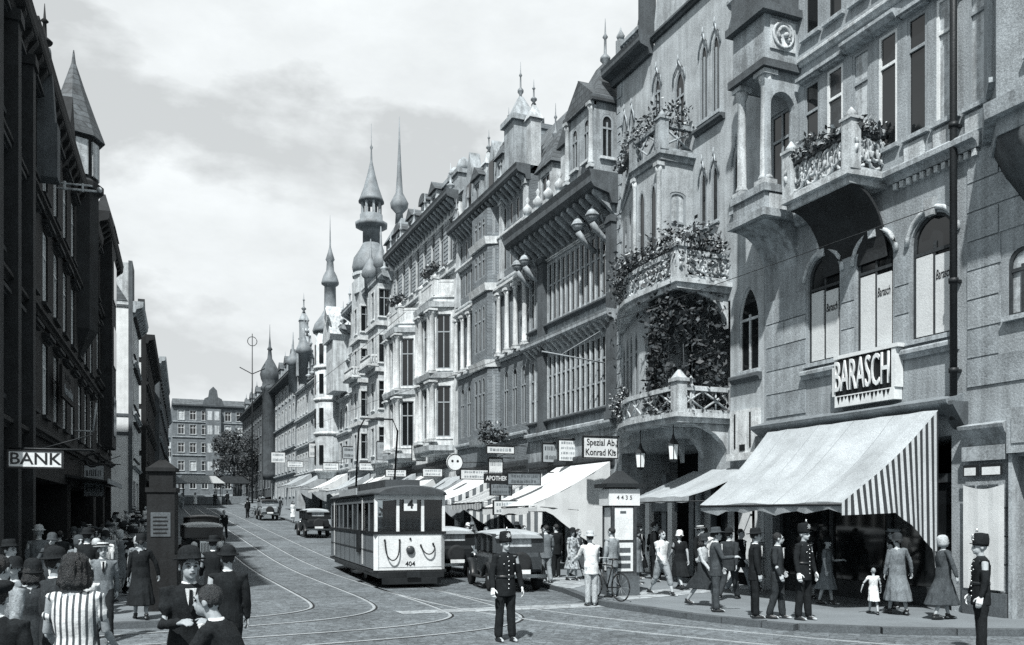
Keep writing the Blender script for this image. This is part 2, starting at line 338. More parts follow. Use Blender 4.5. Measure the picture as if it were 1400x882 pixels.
class Fac:
    def __init__(s, name, label, loc, rz, wall, trim, cat='house', group=None):
        s.o = empty(name, loc, rz); tag(s.o, label, cat, group); s.wm = wall; s.tm = trim; s.ops = []; s.surround = None
    def part(s, name, mb, mat=None, parent=None, kind=None): return mb.build(name, mat or s.tm, parent or s.o, kind=kind)
    def face(s, mb, p, q, z0, z1, ops, wins=True):
        """wall strip from plan point p to q (left to right seen from outside)"""
        p, q = Vector(p), Vector(q); d = q-p; w = d.length; ang = math.atan2(d.y, d.x)
        mb.xf = Matrix.Translation((p.x, p.y, 0)) @ Matrix.Rotation(ang, 4, 'Z')
        hole_wall(mb, 0, w, z0, z1, ops); mb.xf = None
        if wins:
            for o in ops:
                if not o.get('void') and not o.get('nowin'): s.window(o, p, ang)
        return w
    def window(s, o, p=Vector((0, 0)), ang=0.0):
        w, h = o['x1']-o['x0'], o['z1']-o['z0']; dp = min(o.get('depth', .22), .10*w)
        fm, pm = win_meshes(w, h, o.get('arch', ''), o.get('mull', 1), o.get('trans', .68))
        r = Matrix.Rotation(ang, 2)
        yw = max(dp-.045, .004); l2 = p+r @ Vector((o['x0'], yw))
        W = link('window', fm, s.o, (l2.x, l2.y, o['z0']), (0, 0, ang), [o.get('frame', 'frame_grey')])
        if s.surround and w > .35:
            key = ('surround', round(w, 3), round(h, 3), o.get('arch', ''))
            if key not in BOXC:
                pts, sp = contour(w, h, o.get('arch', '')); sb = MB(); e = .13; n_ = len(pts)
                out = [(w/2+(x-w/2)*(w+2*e)/w, h/2+(z-h/2)*(h+2*e)/h) for x, z in pts]
                for k in range(n_):
                    a, b_, c, d = pts[k], pts[(k+1) % n_], out[(k+1) % n_], out[k]
                    sb.poly([(a[0], -.05, a[1]), (b_[0], -.05, b_[1]), (c[0], -.05, c[1]), (d[0], -.05, d[1])]); sb.poly([(d[0], -.05, d[1]), (c[0], -.05, c[1]), (c[0], .01, c[1]), (d[0], .01, d[1])]); sb.poly([(a[0], -.05, a[1]), (b_[0], -.05, b_[1]), (b_[0], .01, b_[1]), (a[0], .01, a[1])])
                BOXC[key] = sb.mesh('surround', False)
            link('surround', BOXC[key], W, (0, -yw, 0), (0, 0, 0), [s.surround])
        pane = o.get('pane')
        if pane is None: pane = rnd.choice(['glass', 'glass', 'glass', 'glass_dim', 'curtain'])
        link('pane', pm, W, (0, 0, 0), (0, 0, 0), [pane])
        if o.get('sill', True):
            link('sill', box_mesh('sill', w+.16, .14, .1), W, (-.08, -yw+.03, -.085), (0, 0, 0), [o.get('trim', s.tm)])
        if o.get('hood'):
            link('hood', hood_mesh(w, o['hood']), W, (0, -yw, h+.06 if o['hood'] != 'gable' else h-.02), (0, 0, 0), [o.get('trim', s.tm)])
        return W
    def shell(s, W, H, D, ops, z0=-.8, left=True, right=True, name='wall'):
        mb = MB(); s.face(mb, (0, 0), (W, 0), z0, H, ops)
        mb.mi = 0
        mb.poly([(0, 0, z0), (0, 0, H), (0, D, H), (0, D, z0)]); mb.poly([(W, 0, z0), (W, D, z0), (W, D, H), (W, 0, H)])
        mb.poly([(0, 0, H), (W, 0, H), (W, D, H), (0, D, H)]); mb.poly([(0, D, z0), (0, D, H), (W, D, H), (W, D, z0)])
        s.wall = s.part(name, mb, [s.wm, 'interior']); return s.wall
    def course(s, z, h=.25, d=.15, x0=0, x1=1, mat=None, name='string_course'):
        b = MB(); b.prism([(.03, z), (-d*.45, z), (-d*.6, z+h*.35), (-d, z+h*.5), (-d, z+h*.85), (-d*.85, z+h), (.03, z+h)], x0, x1); return s.part(name, b, mat)
    def cornice(s, z, h=.6, d=.6, x0=0, x1=1, mat=None, corb=0, cmat=None):
        b = MB(); b.prism([(.03, z), (-d*.25, z), (-d*.35, z+h*.3), (-d*.9, z+h*.45), (-d, z+h*.6), (-d, z+h*.8), (-d*1.06, z+h), (.03, z+h)], x0, x1)
        c = s.part('cornice', b, mat)
        if corb:
            k = MB(); n = max(2, int((x1-x0)/corb))
            for i in range(n):
                x = x0+(i+.5)*(x1-x0)/n; k.prism([(.02, z-.4*h), (-d*.3, z-.1*h), (-d*.82, z+.3*h), (-d*.82, z+.43*h), (.02, z+.43*h)], x-corb*.16, x+corb*.16)
            s.part('corbel_band', k, cmat or mat, c, kind='stuff')
        return c
    def mansard(s, W, D, z, h, inset, mat='slate', name='roof'):
        b = MB(); b.taper(.02, W-.02, .3, D, z, z+h, .05, inset); return s.part(name, b, mat)
    def dormer(s, x, w, z, h, d0=0.2, d1=2.5, roof='tri', mat=None, rmat='slate'):
        b = MB(); ops = [dict(x0=w*.2, x1=w*.8, z0=.15, z1=h*.85, mull=1, trans=None, depth=.12, sill=False, pane='glass', arch='' if roof != 'arc' else 'r')]
        p = Vector((x, d0)); b.xf = Matrix.Translation((x, d0, z)); hole_wall(b, 0, w, 0, h, ops); b.mi = 0
        b.poly([(0, 0, 0), (0, 0, h), (0, d1, h), (0, d1, 0)]); b.poly([(w, 0, 0), (w, d1, 0), (w, d1, h), (w, 0, h)]); b.xf = None
        dm = s.part('dormer', b, [mat or s.wm, 'interior'])
        W = ops[0]; fm, pm = win_meshes(W['x1']-W['x0'], W['z1']-W['z0'], W['arch'], 1, None)
        link('window', fm, dm, (x+W['x0'], d0+.06, z+W['z0']), (0, 0, 0), ['frame_grey']); link('pane', pm, dm, (x+W['x0'], d0+.06, z+W['z0']), (0, 0, 0), ['glass'])
        r = MB(); r.xf = Matrix.Translation((x, d0-.15, z+h))
        if roof == 'tri': r.prism([(-.15, 0), (w+.15, 0), (w/2, w*.55)], 0, d1, 'y')
        elif roof == 'hip': r.taper(-.15, w+.15, 0, d1, 0, w*1.1, w*.45, w*.5)
        elif roof == 'arc': r.prism([(w/2-(w/2+.12)*math.cos(PI*k/8), .5*w*math.sin(PI*k/8)) for k in range(9)], 0, d1, 'y')
        else: r.box(-.15, w+.15, 0, d1, 0, .2)
        r.xf = None; s.part('dormer_roof', r, rmat, dm); return dm
    def chimney(s, x, y, z, w=.7, h=1.8, mat='brick_dark'):
        b = MB(); b.box(x, x+w, y, y+w*1.3, z, z+h); b.box(x-.08, x+w+.08, y-.08, y+w*1.3+.08, z+h-.3, z+h-.1)
        for i in range(2): b.lathe([(.12, 0), (.1, .4), (.1, .42)], x+w*(.3+.4*i), y+w*.65, z+h, 8)
        return s.part('chimney', b, mat)
    def finial(s, x, y, z, h, mat='zinc', parent=None, r=.09):
        b = MB(); b.lathe([(r*1.4, 0), (r*.6, .12*h), (r*1.7, .2*h), (r*1.7, .24*h), (r*.5, .32*h), (r*.4, .6*h), (r*.9, .64*h), (r*.3, .7*h), (.008, h)], x, y, z, 8)
        return s.part('finial', b, mat, parent)
    def onion(s, x, y, z, prof, n=12, mat='copper', name='onion_dome'):
        b = MB(); b.lathe(prof, x, y, z, n); return s.part(name, b, mat)
    def pilaster(s, x, w, z0, z1, d=.12, mat=None, name='pilaster', cap=True):
        b = MB(); b.box(x, x+w, -d, .02, z0, z1)
        if cap: b.box(x-.05, x+w+.05, -d-.06, .02, z1-.25, z1-.003); b.box(x-.05, x+w+.05, -d-.06, .02, z0+.003, z0+.3)
        return s.part(name, b, mat)
    def column(s, x, y, z0, z1, r=.14, mat=None, parent=None, n=12):
        h = z1-z0; b = MB(); b.box(x-r*1.4, x+r*1.4, y-r*1.4, y+r*1.4, z0, z0+.12)
        b.lathe([(r*1.3, .12), (r*1.3, .2), (r, .28), (r*.86, h-.35), (r*1.05, h-.3), (r*1.4, h-.12)], x, y, z0, n); b.box(x-r*1.5, x+r*1.5, y-r*1.5, y+r*1.5, z1-.12, z1)
        return s.part('column', b, mat, parent)
    def balcony(s, outline, z, slab=.22, h=.95, style='balus', mat=None, rmat=None, lip=.1, posts=True):
        """outline: plan points from wall to wall; slab with a moulded lip, parapet of the given style"""
        mat = mat or s.tm; rmat = rmat or mat
        def off(pts, k):
            c = sum((Vector(p) for p in pts), Vector((0, 0)))/len(pts); res = []
            for i, p in enumerate(pts):
                p = Vector(p); a = Vector(pts[max(i-1, 0)]); b_ = Vector(pts[min(i+1, len(pts)-1)]); t = (b_-a).normalized(); nrm = Vector((t.y, -t.x))
                res.append(p+nrm*k)
            res[0].y = max(res[0].y, pts[0][1]); res[-1].y = max(res[-1].y, pts[-1][1]); return res
        o1 = off(outline, lip); b = MB()
        b.rings([[(p.x, p.y, z-slab) for p in off(outline, -.02)], [(p.x, p.y, z-slab*.5) for p in off(outline, .0)], [(p.x, p.y, z-slab*.45) for p in o1], [(p.x, p.y, z) for p in o1]], smooth=False)
        B = s.part('balcony', b, mat)
        def ribbon(mb, pts, th, za, zb):
            i_, o_ = off(pts, -th/2), off(pts, th/2); n = len(pts)
            for k in range(n-1):
                for (A, C, D_, E_) in (((o_[k], za), (o_[k+1], za), (o_[k+1], zb), (o_[k], zb)), ((i_[k], za), (i_[k], zb), (i_[k+1], zb), (i_[k+1], za)), ((o_[k], zb), (o_[k+1], zb), (i_[k+1], zb), (i_[k], zb)), ((o_[k], za), (i_[k], za), (i_[k+1], za), (o_[k+1], za))):
                    mb.poly([(q[0].x, q[0].y, q[1]) for q in (A, C, D_, E_)])
        inn = off(outline, -.12)
        r = MB(); ribbon(r, inn, .16, z+h-.14, z+h); ribbon(r, inn, .12, z+.001, z+.12); s.part('handrail', r, rmat, B)
        segs = list(zip(inn, inn[1:])); inf = MB()
        if style == 'solid': ribbon(inf, inn, .1, z+.121, z+h-.141)
        else:
            for a, c in segs:
                Ln = (c-a).length
                if style == 'balus': step = .24
                elif style == 'iron': step = .13
                elif style == 'ring': step = .5
                else: step = .9
                n = max(1, int(round(Ln/step)))
                for k in range(n):
                    t = (k+.5)/n; q = a.lerp(c, t)
                    if style == 'balus': inf.lathe([(.05, 0), (.03, .08), (.075, .25*h), (.04, .5*h), (.03, .6*h), (.06, h-.27)], q.x, q.y, z+.12, 6)
                    elif style == 'iron': inf.tube([(q.x, q.y, z+.1), (q.x, q.y, z+h-.1)], .014, 4)
                    else:
                        u = (c-a).normalized(); hl = Ln/n/2; zc = z+h/2; hh = (h-.26)/2
                        def P3(du, dz): e = q+u*du; return (e.x, e.y, zc+dz)
                        if style == 'ring':
                            for (r0, r1, cxo) in ((hl*1.02, hh, 0), (hl*.55, hh*.5, 0), (hl*.7, hh*.62, hl)):
                                inf.tube([P3(cxo*.999+r0*math.cos(2*PI*j/12), r1*math.sin(2*PI*j/12)) for j in range(13)], .045, 5)
                        else:
                            inf.tube([P3(-hl, -hh), P3(hl, hh)], .035, 5); inf.tube([P3(-hl, hh), P3(hl, -hh)], .035, 5); inf.tube([P3(0, -hh), P3(0, hh)], .03, 5)
        s.part('parapet', inf, rmat, B, kind='stuff')
        if posts:
            for q in inn[1:-1] if len(inn) < 6 else (inn[len(inn)//2],):
                pb = MB(); pb.box(q.x-.15, q.x+.15, q.y-.15, q.y+.15, z, z+h+.03); pb.box(q.x-.19, q.x+.19, q.y-.19, q.y+.19, z+h+.031, z+h+.1); pb.lathe([(.12, 0), (.15, .08), (.06, .2), (.01, .26)], q.x, q.y, z+h+.1, 8)
                s.part('post', pb, mat, B)
        return B

def row(n, x0, x1, w, z0, z1, **k):
    return [dict(x0=round(x0+(i+.5)*(x1-x0)/n-w/2, 3), x1=round(x0+(i+.5)*(x1-x0)/n+w/2, 3), z0=z0, z1=z1, **k) for i in range(n)]
def arcline(x0, x1, d, n=10):
    """half-oval plan line from wall to wall"""
    return [(x0+(x1-x0)*(.5-.5*math.cos(PI*k/n)), -d*math.sin(PI*k/n)) for k in range(n+1)]
def leaves(n, fn, size=.1, seed=1):
    """leaf quads at points given by fn(random)"""
    b = MB(); r = random.Random(seed)
    for i in range(n):
        q = Vector(fn(r)); s = size*r.uniform(.55, 1.35)
        u = Vector((r.gauss(0, 1), r.gauss(0, 1), r.gauss(0, .8))).normalized(); w = u.cross(Vector((r.gauss(0, 1), r.gauss(0, 1), r.gauss(0, 1)))).normalized()*.55
        b.poly([q-u*s, q+w*s, q+u*s, q-w*s])
    return b
def plant_on(label, line, z, n, spread=.18, up=.45, down=.25, seed=1, dark='leaf_dark', flowers=.12, size=.075, cat='plant', name='balcony_plant', group=None):
    """flowering box plants along a world-space line of (x,y)"""
    line = [Vector(p) for p in line]
    o = empty(name, (line[0].x, line[0].y, z)); tag(o, label, cat, group)
    def fn(r, lift=0):
        t = r.random()*(len(line)-1); i = min(int(t), len(line)-2); q = line[i].lerp(line[i+1], t-i)
        c = .55+.45*mnoise.noise(Vector((q.x*1.7, q.y*1.7, seed)))
        h = r.random()**1.4*up*c*1.6+lift; dz = h if r.random() < .75 else -r.random()**1.6*down*c*2
        return (q.x+r.gauss(0, spread)-o.location.x, q.y+r.gauss(0, spread)-o.location.y, dz)
    leaves(int(n*.6), fn, size, seed).build('foliage', dark, o, recalc=False, kind='stuff'); leaves(int(n*.4), fn, size, seed+9).build('foliage', 'leaf_mid', o, recalc=False, kind='stuff')
    if flowers: leaves(int(n*flowers), lambda r: fn(r, .04), size*.8, seed+5).build('blossom', 'flower', o, recalc=False, kind='stuff')
    bx = MB()
    for a, c in zip(line, line[1:]):
        d = (c-a); bx.xf = Matrix.Translation((a.x-o.location.x, a.y-o.location.y, 0)) @ Matrix.Rotation(math.atan2(d.y, d.x), 4, 'Z'); bx.box(0, d.length, -.08, .08, -.13, .03); bx.xf = None
    bx.build('planter', 'timber_dark', o)
    return o

# ================================================================== setting: ground, road, pavements, rails
def sheet(name, xs, ys, dz, mat, kind='structure', skirt=0.0, parent=None):
    b = MB()
    ids = [[b.p((x, y, gz(y)+dz)) for x in (xs if not callable(xs) else xs(y))] for y in ys]
    for r0, r1 in zip(ids, ids[1:]):
        for k in range(len(r0)-1): b.face((r0[k], r0[k+1], r1[k+1], r1[k]))
    o = b.build(name, mat); o['kind'] = kind; return o
YS = [-400, -60, 0, 10, 18, 20]+[22+2*i for i in range(85)]+[200, 300, 800, 2500]
sheet('ground', [-2500, -400, -60, -20, 0, 20, 60, 400, 2500], YS, -.05, 'ground')
RY = [-60, -20, 0, 6, 10, 14, 18]+[20+2*i for i in range(81)]
sheet('road', [-70, -30, -3, 1, 5, 9, 13, 17, 40, 80], [y for y in RY if y <= 20], -.004, 'road')
road2 = sheet('road', lambda y: [xl(y)-.2, 1, 5, 9, 13, 16.2], [y for y in RY if y >= 20], -.004, 'road')

def slab(name, outline, h, mat, ys=None):
    """raised pavement from a plan outline (flat part of the street)"""
    b = MB(); b.rings([[(x, y, -.1) for x, y in outline], [(x, y, h) for x, y in outline]], smooth=False); o = b.build(name, mat); o['kind'] = 'structure'; return o
def kerbline(pts, h, parent, w=.22, step=1.1):
    """separate kerb stones along a plan line, street side on the right of the walking direction"""
    n = 0
    for a, c in zip(pts, pts[1:]):
        a, c = Vector(a), Vector(c); Ln = (c-a).length; k = max(1, int(round(Ln/step))); u = (c-a)/Ln
        for i in range(k):
            q = a+u*(i*Ln/k); l = Ln/k-.012
            z = gz(q.y); z2 = gz((q+u*l).y)
            o = link('kerb_stone', box_mesh('kerb_stone', round(l, 2), w, h+.1), parent, (q.x, q.y, z-.1+rnd.uniform(-.006, .006)), (0, -math.atan2(z2-z, l), math.atan2(u.y, u.x)), ['kerb']); n += 1
# right pavement: bulges out to the crossing, then runs along the house line
curve = [(14.9, -4), (14.8, 11.15), (13.65, 11.75), (12.55, 12.4), (11.45, 13.3), (11.2, 13.9), (10.9, 14.75), (10.65, 15.6), (10.5, 16.8), (10.25, 18.2), (10.3, 19.3), (10.6, 20.4), (11.0, 22.2), (11.2, 24), (11.2, 36)]
pr = slab('pavement', curve+[(16.3, 36), (16.3, -4)], .12, 'pavement')
kerbline([(x, y) for x, y in curve][::-1], .125, pr)
def long_pave(name, x0, x1, ya, yb):
    b = MB(); ys = [ya+(yb-ya)*i/30 for i in range(31)]
    rs = [[(x0(y), y, gz(y)-.1), (x0(y), y, gz(y)+.12), (x1(y), y, gz(y)+.12), (x1(y), y, gz(y)-.1)] for y in ys]
    b.rings(rs, smooth=False); o = b.build(name, 'pavement'); o['kind'] = 'structure'; return o
pr2 = long_pave('pavement', lambda y: 11.2, lambda y: 16.2, 36.001, 178)
kerbline([(11.2, 90), (11.2, 60), (11.2, 36)], .125, pr2)
pl = long_pave('pavement', lambda y: xl(y)-1, lambda y: max(.9, xl(y)+3.2) if y > 21 else .9-(21-y)*.2, 18.6, 178)
kerbline([(-9, 18.6), (.3, 18.6), (.75, 19.6), (.9, 21), (.9, 60)], .125, pl)
slab('pavement', [(-9, 18.6), (xl(20)-.9, 18.6), (xl(20)-.9, 19.9), (-9, 19.9)], .119, 'pavement')
# raised refuge where the nearest passers-by stand
rf = slab('traffic_island', [(-6, 3.0), (3.3, 3.0), (3.3, 10.4), (-6, 10.4)], .12, 'pavement')
kerbline([(3.3, 10.4), (3.3, 3.0)], .125, rf); kerbline([(-6, 10.4), (3.3, 10.4)], .125, rf)
# pale strips across the road and along the pavement
b = MB(); b.poly([(5.2, 18.75, .004), (10.35, 18.3, .004), (10.35, 19.25, .004), (5.2, 19.35, .004)]); o = b.build('pale_strip', 'pale_band'); o['kind'] = 'structure'
b = MB(); b.poly([(10.75, 18.5, .126), (15.95, 20.2, .126), (15.95, 22.2, .126), (10.75, 19.6, .126)]); o = b.build('pale_strip', 'pale_band'); o['kind'] = 'structure'
b = MB(); b.poly([(10.9, 21.9, .126), (12.6, 23.6, .126), (12.6, 31, .126), (11.5, 31, .126)]); o = b.build('pale_strip', 'pale_band'); o['kind'] = 'structure'
# tram rails
def smooth_path(pts, it=3):
    pts = [Vector(p) for p in pts]
    for _ in range(it):
        q = [pts[0]]
        for a, c in zip(pts, pts[1:]): q += [a.lerp(c, .25), a.lerp(c, .75)]
        pts = q+[pts[-1]]
    return pts
def rail(name, pts, w=.07, z=.006):
    pts = smooth_path(pts); b = MB(); g = MB(); rs = []; gs = []
    for i, p in enumerate(pts):
        d = (pts[min(i+1, len(pts)-1)]-pts[max(i-1, 0)]).normalized(); n = Vector((-d.y, d.x)); zz = gz(p.y)
        def q(k, h): e = p+n*k; return (e.x, e.y, zz+h)
        rs.append([q(-w/2, z-.01), q(-w/2, z), q(w/2, z), q(w/2, z-.01)]); gs.append([q(w/2+.002, .0), q(w/2+.05, .0)])
    b.rings(rs, smooth=False); r = b.build(name, 'steel'); r['kind'] = 'structure'
    g.rings(gs, smooth=False, cap=False, closed=False); g.build('groove', 'interior', r)
far = [(0, 60), (0, 80), (0, 100), (0, 120), (0, 150), (0, 176)]
def track(c, turn):
    for s in (-.7175, .7175):
        x = c+s; ry = turn+(-s)          # both rails of the curve into the left side street
        rail('tram_rail', [(x, 176), (x, 150), (x, 120), (x, 90), (x, 60), (x, 45), (x, 34), (x, 26+s), (x-.02, turn+2.6), (x-.45, turn+.9-s*.5), (x-1.9, turn-.15-s*.75), (x-5, turn-.65-s*.9), (-6, turn-1.5-s*.95), (-30, turn-5-s)])
track(4.5, 18.9); track(7.05, 16.2)
for x in (6.33, 7.77): rail('tram_rail', [(x, 26), (x, 24), (x+.25, 20), (x+.9, 17), (x+2.2, 14), (x+4.2, 10.5), (x+7, 7), (x+14, 1)])

# ================================================================== right-hand row of houses
RZ = -PI/2
def right(name, label, y0, wall, trim, **k):
    f = Fac(name, label, (XR, y0, gz(y0-4)), RZ, wall, trim, **k); f.o.scale.z = 1-gz(y0-4)/20; return f
def O(x0, x1, z0, z1, arch='', **k): return dict(x0=x0, x1=x1, z0=z0, z1=z1, arch=arch, **k)
def stones(F, x0, x1, z0, z1, rh=.62, ln=1.5, avoid=(), d=.022):
    n = int(round((z1-z0)/rh)); rh = (z1-z0)/n
    for i in range(n):
        za, zb = z0+i*rh, z0+(i+1)*rh
        cuts = [x0]; x = x0+(ln*.5 if i % 2 else ln)
        while x < x1-.4*ln: cuts.append(x); x += ln
        cuts.append(x1)
        for a, c in zip(cuts, cuts[1:]):
            for (p, q, r, t) in avoid:
                if r < zb-.01 and t > za+.01:
                    if p <= a and q >= c: a = c
                    elif p <= a < q: a = q
                    elif p < c <= q: c = p
                    elif a < p and q < c: c = p
            if c-a < .12: continue
            link('stone', box_mesh('stone', round(c-a-.03, 2), round(d+rnd.uniform(0, .008), 3), round(rh-.035, 3)), F.wall, (a+.015, .0, za+.0175), (0, 0, 0), [rnd.choice([F.wm, F.wm, 'stucco_patch', 'stucco_fresh'])])

# ---- corner department store (the shop with the big awning)
B = right('department_store', 'rusticated grey corner department store with ring parapet balcony and drainpipe', 20.0, 'stucco_mid', 'stone_mid', cat='department store'); B.surround = None
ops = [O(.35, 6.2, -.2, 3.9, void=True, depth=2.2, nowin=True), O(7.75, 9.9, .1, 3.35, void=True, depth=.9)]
w1 = [O(x, x+1.15, 6.1, 8.85, 'r', depth=.38, mull=1, trans=.70, pane='glass', frame='timber_dark') for x in (1.75, 3.45, 5.12)]
ops += w1+[O(7.55, 8.15, 6.15, 7.5, 'r', depth=.3, pane='curtain', frame='timber_dark')]
xs2 = (1.62, 2.45, 3.32, 4.16, 5.0, 5.8, 6.62)
for i, x in enumerate(xs2):
    ops.append(O(x, x+(.56 if x < 6.5 else .44), 10.75, 13.45, depth=.32, mull=0, trans=.72, hood='deep' if i in (2, 3) else 'flat', frame='frame_white' if i % 2 else 'frame_grey'))
    ops.append(O(x, x+(.56 if x < 6.5 else .44), 14.7, 17.0, depth=.32, mull=0, trans=.72, hood='deep', frame='frame_grey'))
ops.append(O(.25, 1.15, 10.85, 13.2, depth=.5, pane='glass', mull=1, sill=False)); ops += [O(11.5, 12.4, 6.1, 8.8, 'r', depth=.35, pane='glass'), O(11.6, 12.2, 10.75, 13.4, depth=.3)]
B.shell(14.0, 20.0, 11, ops)
for o_ in w1:                                        # white roller blinds with the shop name on the lower lights
    hb_ = {1.75: 1.85, 3.45: 1.84, 5.12: 1.86}[o_['x0']]; bl = MB(); bl.box(.1, .53, -.015, .02, .08, hb_); bl.box(.62, 1.05, -.015, .02, .08, hb_-.06)
    bo = B.part('blind', bl, 'blind_white'); bo.location = (o_['x0'], .06, o_['z0'])
    lettering('Barasch', .3, bo, (.83, -.022, 1.35), 'paint_black', extrude=.003, sx=.42, shear=.25)
stones(B, .1, 1.70, 4.85, 8.1); stones(B, 2.95, 3.40, 6.1, 8.1); stones(B, 4.65, 5.07, 6.1, 8.1); stones(B, 6.6, 13.9, 4.85, 9.75, avoid=[(7.4, 8.3, 5.9, 7.7), (11.3, 12.6, 5.9, 9.0)])
stones(B, 6.55, 7.6, .6, 2.9, ln=1.1)
B.course(9.82, .32, .28, 4.55, 6.94); B.course(9.82, .32, .28, 1.4, 2.25); B.course(5.72, .22, .16, 1.6, 6.4)
B.cornice(18.6, .8, .8, 0, 14, corb=.8)
lg = MB(); lg.prism([(.03, 4.32), (-.2, 4.36), (-.5, 4.55), (-.52, 4.62), (-.1, 4.74), (.03, 4.78)], .02, 6.5); B.part('shop_ledge', lg, 'zinc')
cb_ = MB(); cb_.prism([(.02, 4.0), (-.1, 4.05), (-.45, 4.5), (-.45, 4.58), (.02, 4.58)], 6.3, 6.62); B.part('ledge_bracket', cb_, 'stone_dark')
sf = MB()
for x in (.38, 2.3, 4.2, 6.1): sf.box(x-.05, x+.09, .25, .4, 0, 3.9)
sf.box(.38, 6.15, .2, .45, -.05, .55); sf.box(.38, 6.15, .22, .42, 2.9, 3.1); B.part('shop_front', sf, 'timber_dark')
for i, x in enumerate((.5, 2.42, 4.32)):
    pn = MB(); pn.box(x, x+1.65, .3, .32, .56, 2.89); B.part('shop_pane', pn, 'glass')
gd = MB()
for i in range(7):
    x = .6+rnd.random()*5.2; w = rnd.uniform(.1, .3); z = .56; gd.box(x, x+w, .46, .6, z, z+rnd.uniform(.3, .9))
B.part('shop_goods', gd, 'canvas_grey', kind='stuff')
# pier with the white cloth-covered showcase
pc = MB(); pc.box(6.62, 7.62, -.18, .02, .05, .6); B.part('pier_plinth', pc, 'stone_dark')
cl = MB()
for i in range(8):
    for j in range(8):
        def cp(i, j):
            x = 6.63+i*.118; sag = .09*math.sin(PI*i/8) if j == 8 else .03*math.sin(PI*i/8)*j/8; return (x, -.16-.006*math.sin(i*1.9+j*.3), .66+j*.268-sag)
        cl.poly([cp(i, j), cp(i+1, j), cp(i+1, j+1), cp(i, j+1)], True)
B.part('showcase_cloth', cl, 'canvas_white', None)
sh = MB(); sh.box(6.62, 7.62, -.2, .02, 3.3, 3.6); sh.prism([(.02, 3.6), (-.1, 3.6), (-.3, 3.95), (-.32, 4.02), (.02, 4.1)], 6.6, 7.66); B.part('pier_lintel', sh, 'stone_mid')
for x in (6.68, 7.1):
    q = MB(); q.box(x, x+.36 if x < 7 else x+.48, -.225, -.205, 2.98, 3.22); q.mi = 1; q.box(x+.03, x+.3 if x < 7 else x+.44, -.232, -.226, 3.0, 3.16); B.part('show_card', q, ['paint_black', 'paint_white'])
dr = MB(); dr.box(7.78, 8.75, .35, .42, .12, 2.7); dr.box(8.85, 9.85, .35, .42, .12, 2.7); D_ = B.part('door', dr, 'timber_dark')
dp = MB(); dp.box(7.95, 8.6, .33, .345, .9, 2.5); dp.box(9.0, 9.7, .33, .345, .9, 2.5); B.part('door_pane', dp, 'glass_dim', D_)
ds = MB(); ds.box(7.665, 7.745, -.15, .03, 0, 3.4); ds.box(9.91, 10.2, -.15, .03, 0, 3.4); ds.box(7.68, 10.3, -.23, .03, 3.41, 4.3); ds.box(7.8, 8.6, -.25, -.22, 3.6, 4.1); ds.box(8.9, 9.7, -.25, -.22, 3.6, 4.1); B.part('door_surround', ds, 'stone_mid')
pp = MB()                                            # relief panel on the right pier
pp.box(8.4, 9.6, -.03, .02, 4.95, 5.85)
for i in range(5): pp.tube([(8.55+i*.2, -.05, 5.1), (8.65+i*.2, -.05, 5.35), (8.5+i*.22, -.05, 5.5), (8.62+i*.2, -.05, 5.7)], .03, 5)
B.part('relief_panel', pp, 'stone_mid')
# loggia oriel at the left corner
bb = MB(); B.face(bb, (1.36, -1.08), (1.36, -.001), 10.7, 13.85, [O(.2, .98, 10.75, 13.35, 'r', depth=.22, nowin=True)])
bb.box(.03, 1.36, -1.08, .02, 9.95, 10.7); bb.box(.03, 1.36, -1.08, .02, 13.86, 15.3)
B.part('loggia', bb, 'stone_mid')
md = MB(); md.box(1.361, 1.40, -.92, -.1, 14.42, 15.2); md.xf = Matrix.Translation((1.40, -.51, 14.81)) @ Matrix.Rotation(PI/2, 4, 'Y'); md.lathe([(.36, 0), (.36, .04), (.30, .05), (.29, .02), (.02, .02)], 0, 0, 0, 20)
md.xf = None; md.tube([(1.45, -.51+.19*math.cos(a), 14.81+.19*math.sin(a)) for a in [k*.45-1 for k in range(12)]], .05, 6); md.ball((1.46, -.45, 14.8), .08, 6, 4); B.part('medallion', md, 'stone_pale')
for z_, d_ in ((13.87, .14), (9.98, .16), (10.66, .07), (15.3, .2)):
    q = MB(); q.box(.03-d_*.5, 1.36+d_, -1.08-d_, .02, z_, z_+.2); B.part('string_course', q, 'stone_dark' if z_ in (13.87, 15.3) else 'stone_mid')
B.column(1.2, -.92, 10.87, 13.85, .15, 'stone_pale'); B.column(.2, -.92, 10.87, 13.85, .13, 'stone_pale')
q = MB(); q.box(1.37, 1.4, -.95, -.2, 10.1, 10.62); B.part('panel', q, 'stone_pale')
q = MB(); q.box(.0, 1.4, -1.12, -1.0, 15.51, 16.3); q.box(1.28, 1.4, -1.0, .02, 15.51, 16.3); B.part('roof_parapet', q, 'stone_dark')
q = MB(); q.prism([(.02, 8.6)]+[(.02-1.08*(1-math.cos(a)), 8.6+1.34*math.sin(a)) for a in [k*PI/16 for k in range(1, 9)]]+[(.02, 9.945)], .05, 1.34); B.part('corbel', q, 'stone_mid')
# balcony with interlaced ring parapet
B.balcony([(2.25, 0), (2.25, -1.12), (4.4, -1.12), (4.4, 0)], 10.12, slab=.3, h=1.1, style='ring', mat='stone_pale', lip=.14)
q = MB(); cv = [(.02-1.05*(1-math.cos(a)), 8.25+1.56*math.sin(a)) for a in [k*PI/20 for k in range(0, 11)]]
q.rings([[(x_, y_, z_) for y_, z_ in cv]+[(x_, y_+.06, z_+.03) for y_, z_ in cv[::-1]] for x_ in (2.3, 4.35)], False); B.part('corbel', q, 'shade_dark')  # near-black tone paints in the shade under the balcony
